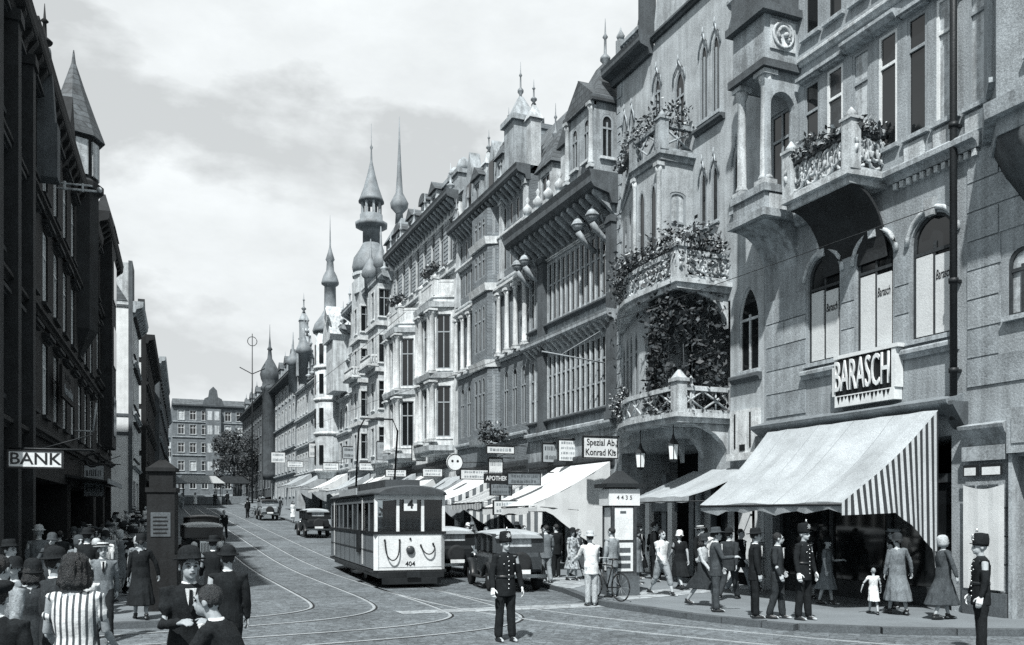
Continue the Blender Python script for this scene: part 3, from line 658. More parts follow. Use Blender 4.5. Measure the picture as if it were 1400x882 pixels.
# right-hand bay
bb = MB(); B.face(bb, (7.15, 0), (7.95, -.85), 9.5, 19, [O(.25, .85, 10.75, 13.4, depth=.25), O(.25, .85, 14.7, 17, depth=.25)]); B.face(bb, (7.95, -.85), (10.05, -.85), 9.5, 19, [O(.7, 1.4, 10.75, 13.4, depth=.25), O(.7, 1.4, 14.7, 17, depth=.25)]); B.face(bb, (10.05, -.85), (10.85, 0), 9.5, 19, [])
bb.poly([(7.15, 0, 9.5), (7.95, -.85, 9.5), (10.05, -.85, 9.5), (10.85, 0, 9.5)]); B.part('bay', bb, 'stucco_mid')
q = MB(); q.rings([[(6.95, 0, 9.82), (7.85, -1.05, 9.82), (10.15, -1.05, 9.82), (11.05, 0, 9.82)], [(6.95, 0, 10.12), (7.85, -1.08, 10.12), (10.15, -1.08, 10.12), (11.05, 0, 10.12)]], False); B.part('string_course', q)
q = MB(); q.rings([[(7.9, .02, 8.3), (8.2, -.02, 8.3), (9.8, -.02, 8.3), (10.0, .02, 8.3)], [(7.5, .02, 8.9), (8.1, -.45, 8.9), (9.9, -.45, 8.9), (10.5, .02, 8.9)], [(7.2, .02, 9.49), (7.95, -.82, 9.49), (10.05, -.82, 9.49), (10.8, .02, 9.49)]], True); B.part('corbel', q, 'stone_dark')
dn = MB()
for k in range(12): x = 4.7+k*.19; dn.box(x, x+.1, -.12, .02, 9.66, 9.8)
B.part('dentil_band', dn, 'stone_pale', kind='stuff')
for x in xs2[4:]: q = MB(); q.box(x-.05, x+.5, -.05, .02, 10.2, 10.6); B.part('apron', q, 'stone_pale')
for o_ in w1: q = MB(); xm = (o_['x0']+o_['x1'])/2; q.prism([(xm-.1, 8.78), (xm+.1, 8.78), (xm+.15, 9.15), (xm-.15, 9.15)], -.1, .02, 'y'); B.part('keystone', q, 'stone_pale')
for o_ in w1:                                       # moulded arch bands
    q = MB(); xm = (o_['x0']+o_['x1'])/2; q.tube([(xm+.68*math.cos(a), -.02, 8.275+.68*math.sin(a)) for a in [PI*k/12 for k in range(13)]], .06, 6); B.part('arch_band', q, 'stone_pale')
for i, z_ in enumerate([14.0, 17.35]): B.course(z_, .18, .16, 1.5, 7.1, 'stone_pale')
dpipe = MB(); dpipe.tube([(6.42, -.2, 4.2), (6.42, -.2, 12), (6.42, -.2, 19)], .075, 10)
for z_ in (5.2, 7.1, 10.4, 13.2, 16): dpipe.lathe([(.1, 0), (.1, .1)], 6.42, -.2, z_, 10); dpipe.box(6.38, 6.46, -.18, .02, z_+.02, z_+.08)
tag_dp = B.part('drainpipe', dpipe, 'iron')
# shop sign BARASCH: tall white raised letters on a dark board with a white lower edge
sg = empty('shop_sign', (XR, 16.98, 4.85), RZ); sg.scale = (.86, 1, .96); tag(sg, 'dark board with tall white raised letters reading BARASCH above the awning', 'sign')
b = MB(); b.box(0, 2.06, -.24, -.021, .28, 1.18); b.build('sign_board', 'paint_black', sg)
b = MB(); b.box(-.02, 2.16, -.26, -.021, -.02, .27); b.box(2.065, 2.2, -.26, -.021, .271, 1.2); b.box(-.12, -.005, -.26, -.021, .271, 1.02); b.box(-.04, 2.3, -.28, -.021, 1.21, 1.3); b.build('sign_frame', 'paint_white', sg)
b = MB()
for i in range(14): b.prism([(.08+i*.14, .24), (.2+i*.14, .24), (.14+i*.14, .05+.05*(i % 3))], -.268, -.262, 'y')
b.build('letter_shadow', 'paint_black', sg)  # black wedges paint the raised letters' shadow on the white lower edge
lettering('BARASCH', 1.12, sg, (1.0, -.27, .72), 'paint_white', extrude=.02, sx=.42)
# big awning over the shop
aw = empty('shop_awning', (XR, 19.3, 0), RZ); tag(aw, 'large pale canvas shop awning with striped side curtain under the BARASCH sign', 'awning')
b = MB(); n = 14
def awp(i, j, s=0): 
    t = j/8; x = 0.0+5.55*i/n; x = x-(0 if i else 0); y = -.45-2.35*t; z = 4.42-1.98*t-.2*math.sin(PI*t)*(.7+.3*math.sin(i*1.3))-.035*math.sin(i*2.3+t*3)*math.sin(PI*t*.9+.3)-.03*math.sin(i*.9)*t
    return (x+(.25*t*(1-i/n))+(-.30)*t*(i/n), y, z)
for i in range(n):
    for j in range(8): b.poly([awp(i, j), awp(i+1, j), awp(i+1, j+1), awp(i, j+1)], True)
for i in range(n):
    a, c = awp(i, 8), awp(i+1, 8); b.poly([a, c, (c[0], c[1]+.03+.04*math.sin(i*3), c[2]-.2-.05*math.sin(i*2)), (a[0], a[1]+.03+.04*math.sin((i-1)*3), a[2]-.2-.05*math.sin((i-1)*2))], True)
b.build('canopy', 'canvas', aw)
for i in (2, 5, 8, 11):
    q = MB(); q.rings([[(awp(i, j)[0]-.02, awp(i, j)[1], awp(i, j)[2]+.004), (awp(i, j)[0]+.02, awp(i, j)[1], awp(i, j)[2]+.004), (awp(i, j)[0]+.02, awp(i, j)[1], awp(i, j)[2]-.01), (awp(i, j)[0]-.02, awp(i, j)[1], awp(i, j)[2]-.01)] for j in range(9)], True); q.build('seam', 'canvas_grey', aw)
b = MB(); m_ = 12                                     # striped curtain closing the right end
def sp_(i, j):
    t = i/m_; top = awp(n, 8*t); bot = 2.30 if t > .55 else 1.05+1.25*(t/.55)**.6
    if t > .55: bot = 2.22-.1*(t-.55)
    if i == 0: bot = .7
    z = top[2]+(bot-top[2])*j/5; return (top[0]+.03*math.sin(i*2.1)*j/5+.12*j/5*math.sin(PI*t), top[1], min(z, top[2]))
for i in range(m_):
    for j in range(5): b.poly([sp_(i, j), sp_(i+1, j), sp_(i+1, j+1), sp_(i, j+1)], True)
b.build('side_curtain', 'stripe_big', aw)
b = MB(); b.tube([(.25, -2.8, 2.4), (5.25, -2.8, 2.4)], .03, 6); b.tube([(5.4, -.3, 2.3), (5.2, -2.8, 2.4)], .022, 5); b.tube([(0, -.3, 2.3), (.25, -2.8, 2.4)], .022, 5); b.build('awning_arm', 'iron', aw)
plant_on('bushy box plants along the ring parapet balcony above the store', [(XR-1.0, 20-2.4), (XR-1.0, 20-4.1)], 11.05, 500, up=.3, down=.1, seed=3, spread=.12)
plant_on('sparse flower tufts on the side of the ring parapet balcony', [(XR-.9, 15.7), (XR-.15, 15.7)], 11.1, 200, up=.3, down=.05, seed=4, flowers=.4, spread=.1)

# ---- gothic corner house with oriel, ivy loggia and three balconies
A = right('gothic_house', 'pale stuccoed gothic house with stacked flowered balconies and ivy covered loggia', 28.3, 'stucco_light', 'stone_mid')
ops = [O(.3, 5.1, -.2, 4.4, void=True, depth=2.4), O(5.25, 8.0, .05, 3.3, void=True, depth=.5)]
ops += [O(x, x+.24, 15.2, 16.5, 'g', depth=.2, mull=0, trans=None, sill=False, hood='gable', pane='glass') for x in (.45, .95)]
ops += [O(2.5, 2.95, 15.4, 17.0, 'g', hood='gable', pane='glass'), O(3.75, 4.35, 14.0, 16.6, 'g', hood='gable', pane='glass')]
ops += [O(x, x+.42, 14.4, 16.8, 'g', hood='gable', pane='glass', trans=None) for x in (5.2, 5.82)]
ops += [O(x, x+.36, 11.1, 12.85, 'g', hood='gable', pane='glass', mull=0, trans=None) for x in (5.2, 5.8, 6.9)]
ops += [O(7.15, 8.05, 6.3, 8.75, 'g', depth=.3, pane='glass', frame='stone_pale', trans=.62), O(5.4, 6.75, 5.3, 8.55, void=True, depth=1.6)]
ops += [O(7.1, 7.6, 14.6, 16.9, hood='deep', pane='glass')]
A.shell(8.28, 18.2, 11, ops)
A.course(6.0, .22, .2, 6.9, 8.2, 'stone_dark'); A.cornice(17.95, .6, .55, -.25, 2.45, 'stone_dark'); A.course(14.05, .18, .18, 5.0, 6.5, 'stone_dark')
for k in range(22):
    z_ = 6.3+k*.53; w_ = .34 if k % 2 else .22
    link('stone', box_mesh('stone', w_, .035, .49), A.wall, (.0, .0, z_), (0, 0, 0), ['stone_mid'])
gb = MB(); gb.prism([(2.5, 18.201), (8.27, 18.201), (8.27, 23), (6.0, 23), (5.4, 25.5), (4.8, 23), (3.6, 22.2), (3.3, 20.6), (2.7, 20.0), (2.5, 19.0)], .02, .6, 'y'); A.part('gable', gb, 'stucco_light')
A.course(18.3, .2, .18, 2.5, 8.2, 'stone_dark')
dm = MB(); dm.box(.2, 1.75, -.1, .1, 18.56, 18.72); dm.box(.2, 1.75, -.1, .1, 19.2, 19.34)
for k in range(7): dm.lathe([(.05, 0), (.08, .15), (.04, .32), (.06, .48)], .3+.22*k, 0, 18.72, 6)
dm.box(.1, .34, -.14, .14, 18.56, 19.5); dm.lathe([(.1, 0), (.16, .15), (.05, .35), (.01, .5)], .22, 0, 19.5, 8); A.part('attic_parapet', dm, 'stone_mid')
dm = MB(); dm.box(1.8, 2.15, -.2, .3, 18.56, 20.3); dm.box(1.72, 2.23, -.28, .38, 20.3, 20.5); dm.lathe([(.15, 0), (.24, .25), (.1, .5), (.03, .8)], 1.97, .05, 20.5, 8); dm.tube([(1.8, .0, 18.8), (1.5, .0, 19.3), (1.7, .0, 19.9), (1.85, 0, 20.1)], .07, 6); A.part('attic_dormer', dm, 'stone_dark')
rq = MB(); rq.taper(2.6, 8.2, .65, 11, 18.21, 22.2, .3, 2.0); A.part('roof', rq, 'slate')
# oriel, two storeys with different footprints
bb = MB(); A.face(bb, (.4, 0), (3.2, -1.15), 9.0, 13.3, [O(x, x+.5, 10.5, 12.7, 'g', mull=0, trans=None, sill=False, pane='glass') for x in (.5, 1.6)])
A.face(bb, (3.2, -1.15), (4.8, -1.15), 9.0, 13.3, [O(x, x+.42, 10.3, 12.7, 'g', depth=.2, mull=0, trans=None, sill=False, pane='glass') for x in (.2, .9)])
A.face(bb, (4.8, -1.15), (4.8, 0), 9.0, 13.3, [O(.3, .9, 9.3, 12.35, 's', depth=.2, pane='curtain')]); A.part('oriel', bb, 'stucco_light')
A.column(4.72, -1.2, 9.3, 13.2, .09, 'stone_pale'); A.column(3.25, -1.2, 9.3, 13.2, .07, 'stone_pale')
bb = MB(); pts = [(.35, 0), (2.9, -1.05), (3.7, -1.3), (5.2, -1.3), (5.35, -.8), (5.35, 0)]
for p_, q_ in zip(pts, pts[1:]):
    w = (Vector(q_)-Vector(p_)).length; ops_ = []
    if w > 1.5: ops_ = [O(.12+w/3*i, .12+w/3*i+w/3*.62, 5.9, 8.3, 'g', depth=.2, mull=0, trans=.7, sill=False, pane='glass') for i in range(3)]
    elif w > .6: ops_ = [O(w*.25, w*.75, 5.9, 8.2, 'g', depth=.2, mull=0, trans=.7, sill=False, pane='glass')]
    A.face(bb, p_, q_, 4.6, 8.9, ops_)
bb.poly([(p_[0], p_[1], 4.6) for p_ in pts]); A.part('bow_window', bb, 'stucco_light')
out2 = [(.1, 0), (1.1, -.55), (2.1, -1.1), (3.0, -1.55), (3.8, -1.8), (4.6, -1.87), (6.75, -1.87), (6.75, 0)]
A.balcony([(.3, 0), (3.15, -1.25), (4.9, -1.25), (4.9, 0)], 13.55, slab=.3, h=.9, style='cross', mat='stone_mid')
A.balcony(out2, 9.05, slab=.3, h=.85, style='ring', mat='stone_pale', posts=False); A.balcony(out2, 5.15, slab=.28, h=.8, style='cross', mat='stone_pale', posts=False)
for z_ in (5.15, 9.05):
    q = MB(); x, y = 6.6, -1.7; q.box(x-.17, x+.17, y-.17, y+.17, z_, z_+.9); q.box(x-.22, x+.22, y-.22, y+.22, z_+.9, z_+1.0); q.taper(x-.18, x+.18, y-.18, y+.18, z_+1.0, z_+1.25, .15, .15); A.part('post', q, 'stone_pale')
for x, z_ in ((6.5, 8.74), (4.2, 4.86), (5.3, 4.86), (6.5, 4.86)):
    q = MB(); q.prism([(.02, z_-1.0)]+[(.02-1.5*(1-math.cos(a)), z_-1.0+.999*math.sin(a)) for a in [k*PI/12 for k in range(1, 7)]]+[(.02, z_-.001)], x-.12, x+.12); A.part('corbel', q, 'stone_pale')
# board with white notices beside the bay, pier below
q = MB(); q.box(6.95, 8.2, -.3, .02, 3.75, 3.95); q.box(7.0, 8.15, -.2, .02, 3.96, 5.2); A.part('notice_panel', q, 'stone_white')
q = MB(); q.box(7.2, 7.26, -.215, -.201, 4.1, 5.1); q.box(7.9, 7.96, -.215, -.201, 4.1, 5.1); q.box(7.45, 7.7, -.215, -.201, 4.02, 4.2); A.part('notice_bar', q, 'paint_black')
for i, x in enumerate((5.3, 6.15, 7.0, 7.75)):
    q = MB(); q.box(x, x+.55 if i != 3 else x+.22, .1, .16, .5, 3.2); A.part('shop_panel', q, 'paint_white' if i in (0, 2, 3) else 'glass_dim')
for x in (5.2, 6.0, 6.85): A.column(x, -.05, .1, 3.35, .11, 'stone_dark' if x == 6.0 else 'stone_pale')
for i, x in enumerate((.6, 1.4, 2.1, 3.1, 4.0)):
    q = MB(); q.box(x, x+.28, .8+.2*(i % 2), 1.0+.2*(i % 2), .1, 3.6 if i % 2 else 3.0); A.part('shop_post', q, 'paint_white' if i % 2 == 0 else 'timber_mid')
q = MB(); q.box(.5, 4.5, 1.2, 1.3, .1, 1.0); q.box(.5, 2.4, .9, 1.0, 2.3, 2.9); A.part('shop_counter', q, 'timber_mid')
sw = empty('small_shop_awning', (XR, 23.2, 0), RZ); tag(sw, 'small plain canvas awning between the gothic house bay and the large awning', 'awning')
b = MB()
def p_sw(i, j): t = j/5; return (-.1+2.9*i/8-.2*t, -.1-2.0*t, 3.55-.85*t-.1*math.sin(PI*t)-.02*math.sin(i*2))
for i in range(8):
    for j in range(5): b.poly([p_sw(i, j), p_sw(i+1, j), p_sw(i+1, j+1), p_sw(i, j+1)], True)
    a, c = p_sw(i, 5), p_sw(i+1, 5); b.poly([a, c, (c[0], c[1], c[2]-.16), (a[0], a[1], a[2]-.16)])
b.poly([(-.1, -.1, 3.55), (-.3, -2.1, 2.7), (-.3, -2.1, 2.54), (-.1, -.1, 2.9)]); b.build('canopy', 'canvas', sw)
b = MB(); b.tube([(-.3, -2.08, 2.56), (2.6, -2.08, 2.56)], .025, 5); b.tube([(2.7, 0, 2.6), (2.6, -2.08, 2.56)], .02, 5); b.build('awning_arm', 'iron', sw)
def lantern(y, x, z, lab):
    o = empty('lantern', (x, y, z)); tag(o, lab, 'lantern', 'lanterns under the lowest balcony')
    b = MB(); b.lathe([(.06, 0), (.13, .05), (.15, .08)], 0, 0, 0, 6, False); b.lathe([(.2, .52), (.17, .56), (.06, .72), (.04, .8), (.01, .86)], 0, 0, 0, 6, False)
    for k in range(6): a = 2*PI*k/6; b.tube([(.14*math.cos(a), .14*math.sin(a), .08), (.18*math.cos(a), .18*math.sin(a), .53)], .013, 4)
    b.tube([(0, 0, .8), (0, 0, 1.3)], .015, 5); b.build('lantern_frame', 'iron', o)
    b = MB(); b.lathe([(.125, .085), (.165, .52)], 0, 0, 0, 6, False); b.build('lantern_glass', 'lamp_glass', o)
lantern(22.3, 14.5, 3.75, 'six sided white glass lantern under the lowest balcony, beside the ivy loggia'); lantern(24.1, 14.45, 3.6, 'six sided white glass lantern under the lowest balcony, beside the Konrad Kis board')
def wl(F0y, pts): return [(XR+y, F0y-x) for x, y in pts]
plant_on('tall leafy box plants on the top crossed parapet balcony', wl(28.3, [(.9, -.4), (3.2, -1.1), (4.75, -1.1), (4.75, -.2)]), 14.45, 900, up=.75, down=.15, seed=11, flowers=.1, spread=.14, dark='leaf_mid')
plant_on('dense flowering plants heaped on the middle rounded balcony', wl(28.3, [(.8, -.3), (2.9, -1.4), (4.0, -1.7), (6.6, -1.72), (6.6, -.3)]), 9.95, 2800, up=.75, down=.75, seed=12, flowers=.12, spread=.2)
plant_on('pale flowers spilling over the lowest balcony rail', wl(28.3, [(.3, -.1), (1.2, -.5), (2.0, -.95)]), 6.0, 600, up=.5, down=.5, seed=13, flowers=.7, spread=.15)
iv = empty('ivy', (XR-1.5, 22.6, 5.2)); tag(iv, 'dark ivy curtain hanging inside the loggia between the balconies', 'ivy')
def ivf(r):
    u = r.random(); v = r.random(); edge = abs(u-.45)*2
    x_, y_ = (-.15, .8-3.0*u) if u < .5 else (-.15+3.1*(u-.5), -.75)
    return (x_+r.gauss(0, .13), y_+r.gauss(0, .13), (4.3*(1-v*(.35+.65*edge))-.2 if r.random() < .72 else r.random()**2*1.5))
leaves(2600, ivf, .10, 31).build('foliage', 'leaf_dark', iv, recalc=False, kind='stuff'); leaves(500, ivf, .09, 32).build('foliage', 'leaf_mid', iv, recalc=False, kind='stuff')
b = MB()
for k in range(5): b.tube([(.0+.3*k, -.75, -.1), (.1+.3*k, -.7, 1.5), (.0+.3*k, -.75, 3.6)], [.03, .02, .01], 5)
b.build('stem', 'bark', iv)
st = MB(); st.lathe([(.12, 0), (.14, .1), (.07, .3), (.13, .6), (.1, .8), (.05, .88), (.085, 1.0), (.01, 1.1)], 0, 0, 0, 10); so = st.build('statuette', 'stone_pale', None, (14.75, 21.75, 5.16)); tag(so, 'small pale garden figure standing on the lowest balcony before the ivy', 'statuette')

# ---- glazed commercial building with globe brackets
G = right('glazed_store', 'commercial house with rows of tall mullioned windows and globes under a heavy dark cornice', 36.3, 'stone_mid', 'stone_pale', cat='shop building')
ops = [O(.3, 3.6, -.2, 3.3, void=True, depth=1.5), O(4.2, 7.7, -.2, 3.3, void=True, depth=1.5)]
for (xa, xb, n) in ((.05, 1.15, 2), (1.95, 7.6, 13)):
    ops += row(n, xa, xb, .36, 6.25, 9.0, depth=.16, mull=0, trans=[.36, .68], frame='frame_grey', sill=False, pane='glass')
    ops += row(n, xa, xb, .36, 10.45, 12.95, depth=.16, mull=0, trans=[.62], frame='frame_grey', sill=False, pane='glass')
G.shell(7.98, 14.2, 10, ops)
for z_ in (6.1, 10.2): G.course(z_, .16, .2, 0, 7.9, 'stone_dark')
for xa, xb, n in ((.05, 1.15, 2), (1.95, 7.6, 13)):
    for i in range(n+1):
        x = xa+(xb-xa)*i/n; G.pilaster(x-.035, .07, 6.3, 8.98, .035, 'stone_pale', cap=False, name='mullion'); G.pilaster(x-.035, .07, 10.4, 12.96, .035, 'stone_pale', cap=False, name='mullion')
G.pilaster(1.3, .55, 5.7, 13.3, .22, 'stone_dark'); G.pilaster(7.55, .42, 5.7, 13.2, .25, 'stone_dark')
t_ = MB(); t_.taper(1.32, 1.83, -.22, .02, 13.3, 14.1, .24, .1); G.part('obelisk', t_, 'stone_mid')
G.cornice(9.25, .5, .45, -.05, 8.0, 'stone_mid', corb=.45, cmat='stone_pale'); G.cornice(13.6, 1.1, 1.15, -.3, 8.1, 'stone_dark', corb=.5, cmat='stone_mid')
G.course(13.05, .12, .12, 1.95, 7.55, 'stone_white'); G.course(5.45, .3, .3, 0, 7.9, 'stone_mid'); G.course(4.0, .5, .12, .05, 7.8, 'timber_dark', 'fascia')
for x in (.35, 1.2, 6.3, 7.45):
    q = MB(); q.ball((x, -.75, 13.25), .25, 12, 8); q.lathe([(.27, -.03), (.27, .03)], x, -.75, 13.25, 12); q.lathe([(.1, 0), (.02, .14)], x, -.75, 13.48, 6)
    q.tube([(x, -.02, 12.3), (x, -.3, 12.5), (x, -.6, 12.75), (x, -.75, 13.0)], [.09, .1, .12, .14], 6); q.tube([(x, -.1, 12.9), (x, -.3, 13.1), (x+.05, -.45, 13.3)], .05, 5); G.part('globe_bracket', q, 'stone_mid')
# attic: parapet urns, dormers, steep roof, corner turret
G.mansard(7.9, 9, 14.76, 4.9, 1.6, 'slate')
at = MB(); at.box(.1, 7.8, -.35, -.1, 14.76, 15.3); G.part('attic_parapet', at, 'stone_mid')
for i, x in enumerate((.4, 1.5, 2.6, 3.7, 4.8)):
    q = MB(); q.box(x-.18, x+.18, -.5, -.05, 14.8, 15.45); q.lathe([(.12, 0), (.22, .2), (.24, .35), (.1, .5), (.05, .6), (.12, .75), (.01, .9)], x, -.28, 15.45, 8); G.part('urn', q, 'stone_pale')
G.dormer(1.0, 1.5, 15.3, 1.9, -.05, 2.2, 'hip', 'stone_pale'); G.dormer(3.3, 1.8, 15.3, 2.1, -.05, 2.2, 'tri', 'stone_pale', 'stone_dark')
for x in (.6, 2.8, 5.2): G.finial(x, 1.0, 18.9, 1.8)
tb = MB()
for p_, q_, op_ in (((5.7, -.2), (5.7, -.9), []), ((5.7, -.9), (7.85, -.9), row(2, .1, 2.05, .5, 15.3, 16.9, arch='r', depth=.15, pane='glass')), ((7.85, -.9), (7.85, 1.2), row(1, .1, 1.0, .5, 15.3, 16.9, arch='r', depth=.15, pane='glass'))): G.face(tb, p_, q_, 14.76, 17.4, op_)
tb.poly([(5.7, -.9, 17.4), (7.85, -.9, 17.4), (7.85, 1.2, 17.4), (5.7, 1.2, 17.4)]); G.part('turret', tb, 'stone_mid')
tb = MB(); tb.box(5.55, 8.0, -1.05, 1.2, 17.3, 17.5); tb.prism([(5.55, 17.5), (8.0, 17.5), (6.78, 18.5)], -1.0, -.2, 'y'); tb.taper(5.6, 7.95, -.9, 1.2, 17.52, 19.2, .9, .8); G.part('turret_roof', tb, 'slate'); G.finial(6.78, .15, 19.1, 2.0, r=.12)
for i, x in enumerate((5.75, 7.7)): G.column(x, -.95, 14.9, 17.3, .1, 'stone_pale')

# ---- dark brick house with white bands
C = right('brick_house', 'dark brick house with white bands, white columned gallery and steep gabled roof', 46.2, 'brick_dark', 'stone_pale')
ops = [O(.4, 4.6, -.3, 3.4, void=True, depth=1.2), O(5.2, 9.6, -.3, 3.4, void=True, depth=1.2)]
ops += row(9, .2, 9.7, .6, 6.2, 9.0, arch='r', depth=.25, trans=.65, frame='frame_grey', sill=False); ops += row(9, .2, 9.7, .62, 10.2, 12.6, depth=.35, pane='glass', sill=False)
ops += row(12, .2, 9.7, .42, 13.9, 15.3, arch='s', depth=.2, mull=0, trans=None, pane='glass', sill=False); ops += row(12, .2, 9.7, .42, 15.9, 17.0, arch='r', depth=.2, mull=0, trans=None, pane='glass', sill=False)
C.shell(9.88, 17.6, 10, ops)
for z_, m_ in ((5.6, 'stone_mid'), (9.5, 'stone_pale'), (13.2, 'stone_pale'), (15.45, 'stone_white')): C.course(z_, .25, .2, 0, 9.85, m_)
for i in (0, 1, 2, 3, 6, 7, 8, 9): C.column(.2+i*9.5/9, -.18, 9.75, 12.85, .12, 'stone_white')
C.course(12.86, .3, .34, 0, 9.85, 'stone_white'); C.course(4.0, .5, .15, .05, 9.7, 'timber_dark', 'fascia')
for x in (.1, 3.3, 6.5, 9.45): C.pilaster(x, .3, 13.5, 17.4, .15, 'stone_pale')
C.cornice(17.3, .7, .65, -.1, 9.9, 'stone_dark', corb=.5, cmat='stone_mid'); C.mansard(9.8, 9, 18.02, 3.6, 2.4, 'tile_roof')
for x, w_, h_ in ((1.0, 2.2, 3.2), (4.4, 2.0, 2.6)):
    q = MB(); q.prism([(x, 18.01), (x+w_, 18.01), (x+w_, 18.01+h_*.5), (x+w_*.75, 18.01+h_*.62), (x+w_/2, 18.01+h_*1.1), (x+w_*.25, 18.01+h_*.62), (x, 18.01+h_*.5)], -.1, .5, 'y'); g_ = C.part('gable', q, 'stone_mid'); q = MB(); q.box(x+w_*.35, x+w_*.65, -.14, -.09, 18.4, 19.8); C.part('gable_window', q, 'glass', g_)
q = MB(); q.box(7.3, 8.5, -.2, 1.0, 18.02, 20.6); q.box(7.15, 8.65, -.35, 1.15, 20.6, 20.85); q.taper(7.3, 8.5, -.2, 1.0, 20.85, 22.0, .5, .5); C.part('pinnacle_turret', q, 'stone_mid'); C.finial(7.9, .4, 21.9, 1.8)
for x in (3.6, 6.3, 9.3): q = MB(); q.box(x, x+.5, .1, .6, 18.02, 20.2); q.taper(x-.1, x+.6, 0, .7, 20.2, 21.0, .3, .3); C.part('pinnacle', q, 'stone_pale'); C.finial(x+.25, .35, 20.9, 1.2)
C.chimney(2.6, 3, 20.5, 1.0, 2.6)
bb = MB(); x0, x1, d_ = 3.5, 6.3, .55
for p_, q_ in (((x0, 0), (x0+.3, -d_)), ((x0+.3, -d_), (x1-.3, -d_)), ((x1-.3, -d_), (x1, 0))):
    w = (Vector(q_)-Vector(p_)).length; C.face(bb, p_, q_, 5.7, 17.2, [O(w*.5+k*w*.25-w*.09, w*.5+k*w*.25+w*.09, a_, c_, 'r', pane='glass', sill=False, mull=0) for k in ((-1, 0, 1) if w > 1 else (0,)) for a_, c_ in ((6.3, 8.9), (10.2, 12.5), (13.9, 15.2), (15.9, 16.9))])
bb.poly([(x0, 0, 5.7), (x0+.3, -d_, 5.7), (x1-.3, -d_, 5.7), (x1, 0, 5.7)]); C.part('bay', bb, 'brick_dark')
for z_, m_ in ((5.5, 'stone_mid'), (9.3, 'stone_white'), (13.1, 'stone_white'), (15.4, 'stone_white')): q = MB(); q.rings([[(x0-.05, 0, z_), (x0+.25, -d_-.12, z_), (x1-.25, -d_-.12, z_), (x1+.05, 0, z_)], [(x0-.08, 0, z_+.35), (x0+.22, -d_-.2, z_+.35), (x1-.22, -d_-.2, z_+.35), (x1+.08, 0, z_+.35)]], False); C.part('string_course', q, m_)
for x in (.3, 2.2, 6.9): C.finial(x, -.2, 18.0, 1.6, 'stone_mid', r=.13)
C.dormer(3.0, 1.1, 18.05, 1.5, -.2, 2.0, 'tri', 'stone_mid')
C.dormer(6.3, .9, 18.05, 1.4, -.2, 2.0, 'hip', 'stone_mid')

# ---- white house with two column bays
D = right('white_house', 'white house with two column framed bays, louvred shutters and broad dark eaves', 60.0, 'stone_white', 'stone_white'); D.surround = 'stone_white'
ops = [O(.5, 6.2, -.5, 3.4, void=True, depth=1.2), O(7.4, 13.2, -.5, 3.4, void=True, depth=1.2)]
for (xa, xb, n) in ((.2, 1.8, 1), (6.2, 9.0, 2), (13.0, 13.7, 0)):
    for z_ in (6.0, 9.6, 13.0):
        if n: ops += row(n, xa, xb, .8, z_, z_+2.2, depth=.25, hood='flat', pane='glass')
up = row(8, .4, 13.5, .8, 16.4, 19.0, depth=.2, pane='glass', hood=None); ops += up
D.shell(13.78, 19.6, 10, ops)
for o_ in up:                                       # louvred shutters folded against the wall
    for x in (o_['x0']-.42, o_['x1']+.02):
        q = MB(); q.box(x, x+.4, -.06, -.01, 16.4, 19.0)
        for k in range(10): q.box(x+.04, x+.36, -.09, -.06, 16.5+k*.25, 16.62+k*.25)
        D.part('shutter', q, 'frame_grey')
for x0 in (2.0, 9.4):
    bb = MB(); x1 = x0+3.7; d_ = 1.05; zz = [(6.0, 9.0), (10.0, 13.2)]
    for p_, q_ in (((x0, 0), (x0+.5, -d_)), ((x0+.5, -d_), (x1-.5, -d_)), ((x1-.5, -d_), (x1, 0))):
        w = (Vector(q_)-Vector(p_)).length; D.face(bb, p_, q_, 5.0, 14.2, [O(w*.5-(.4 if w < 2 else .75), w*.5+(.4 if w < 2 else .75), a, c, depth=.25, pane='glass', mull=1 if w < 2 else 2, sill=False) for a, c in zz])
    bb.poly([(x0, 0, 5.0), (x0+.5, -d_, 5.0), (x1-.5, -d_, 5.0), (x1, 0, 5.0)]); D.part('bay', bb, 'stone_white')
    for x in (x0+.45, x0+1.0, x1-1.0, x1-.45):
        for a, c in zz: D.column(x, -d_-.1, a-.3, c+.3, .17, 'stone_white')
    for z_ in (5.2, 9.45, 13.6): q = MB(); q.rings([[(x0-.1, 0, z_), (x0+.35, -d_-.3, z_), (x1-.35, -d_-.3, z_), (x1+.1, 0, z_)], [(x0-.15, 0, z_+.3), (x0+.3, -d_-.36, z_+.3), (x1-.3, -d_-.36, z_+.3), (x1+.15, 0, z_+.3)]], False); D.part('string_course', q, 'stone_pale')
    D.balcony([(x0, 0), (x0+.5, -d_), (x1-.5, -d_), (x1, 0)], 14.3, slab=.25, h=.95, style='solid', mat='stone_white')
D.course(15.6, .25, .2, 0, 13.7, 'stone_pale'); D.course(4.2, .5, .2, .1, 13.6, 'timber_dark', 'fascia')
D.cornice(19.5, .75, .7, -.1, 13.8, 'stone_dark', corb=.6, cmat='stone_mid'); D.mansard(13.7, 9, 20.31, 1.6, 2.5, 'tile_roof')
for x in (10.4, 12.0): q = MB(); q.box(x, x+1.0, .3, 1.4, 20.3, 21.6); q.box(x-.12, x+1.12, .18, 1.5, 21.6, 21.85); q.lathe([(.3, 0), (.45, .3), (.3, .7), (.1, .9)], x+.5, .8, 21.85, 8); D.part('chimney', q, 'stone_mid')
for x in (1.0, 4.0, 7.0, 9.0): D.dormer(x, 1.2, 20.25, 1.3, -.1, 2.2, 'arc' if x in (1.0, 7.0) else 'tri', 'stone_pale')
for x in (.4, 3.0, 6.2, 8.5, 13.4): D.finial(x, -.3, 20.2, 1.7, 'stone_mid', r=.14)
D.chimney(5.5, 3, 21.3, 1.0, 2.2)
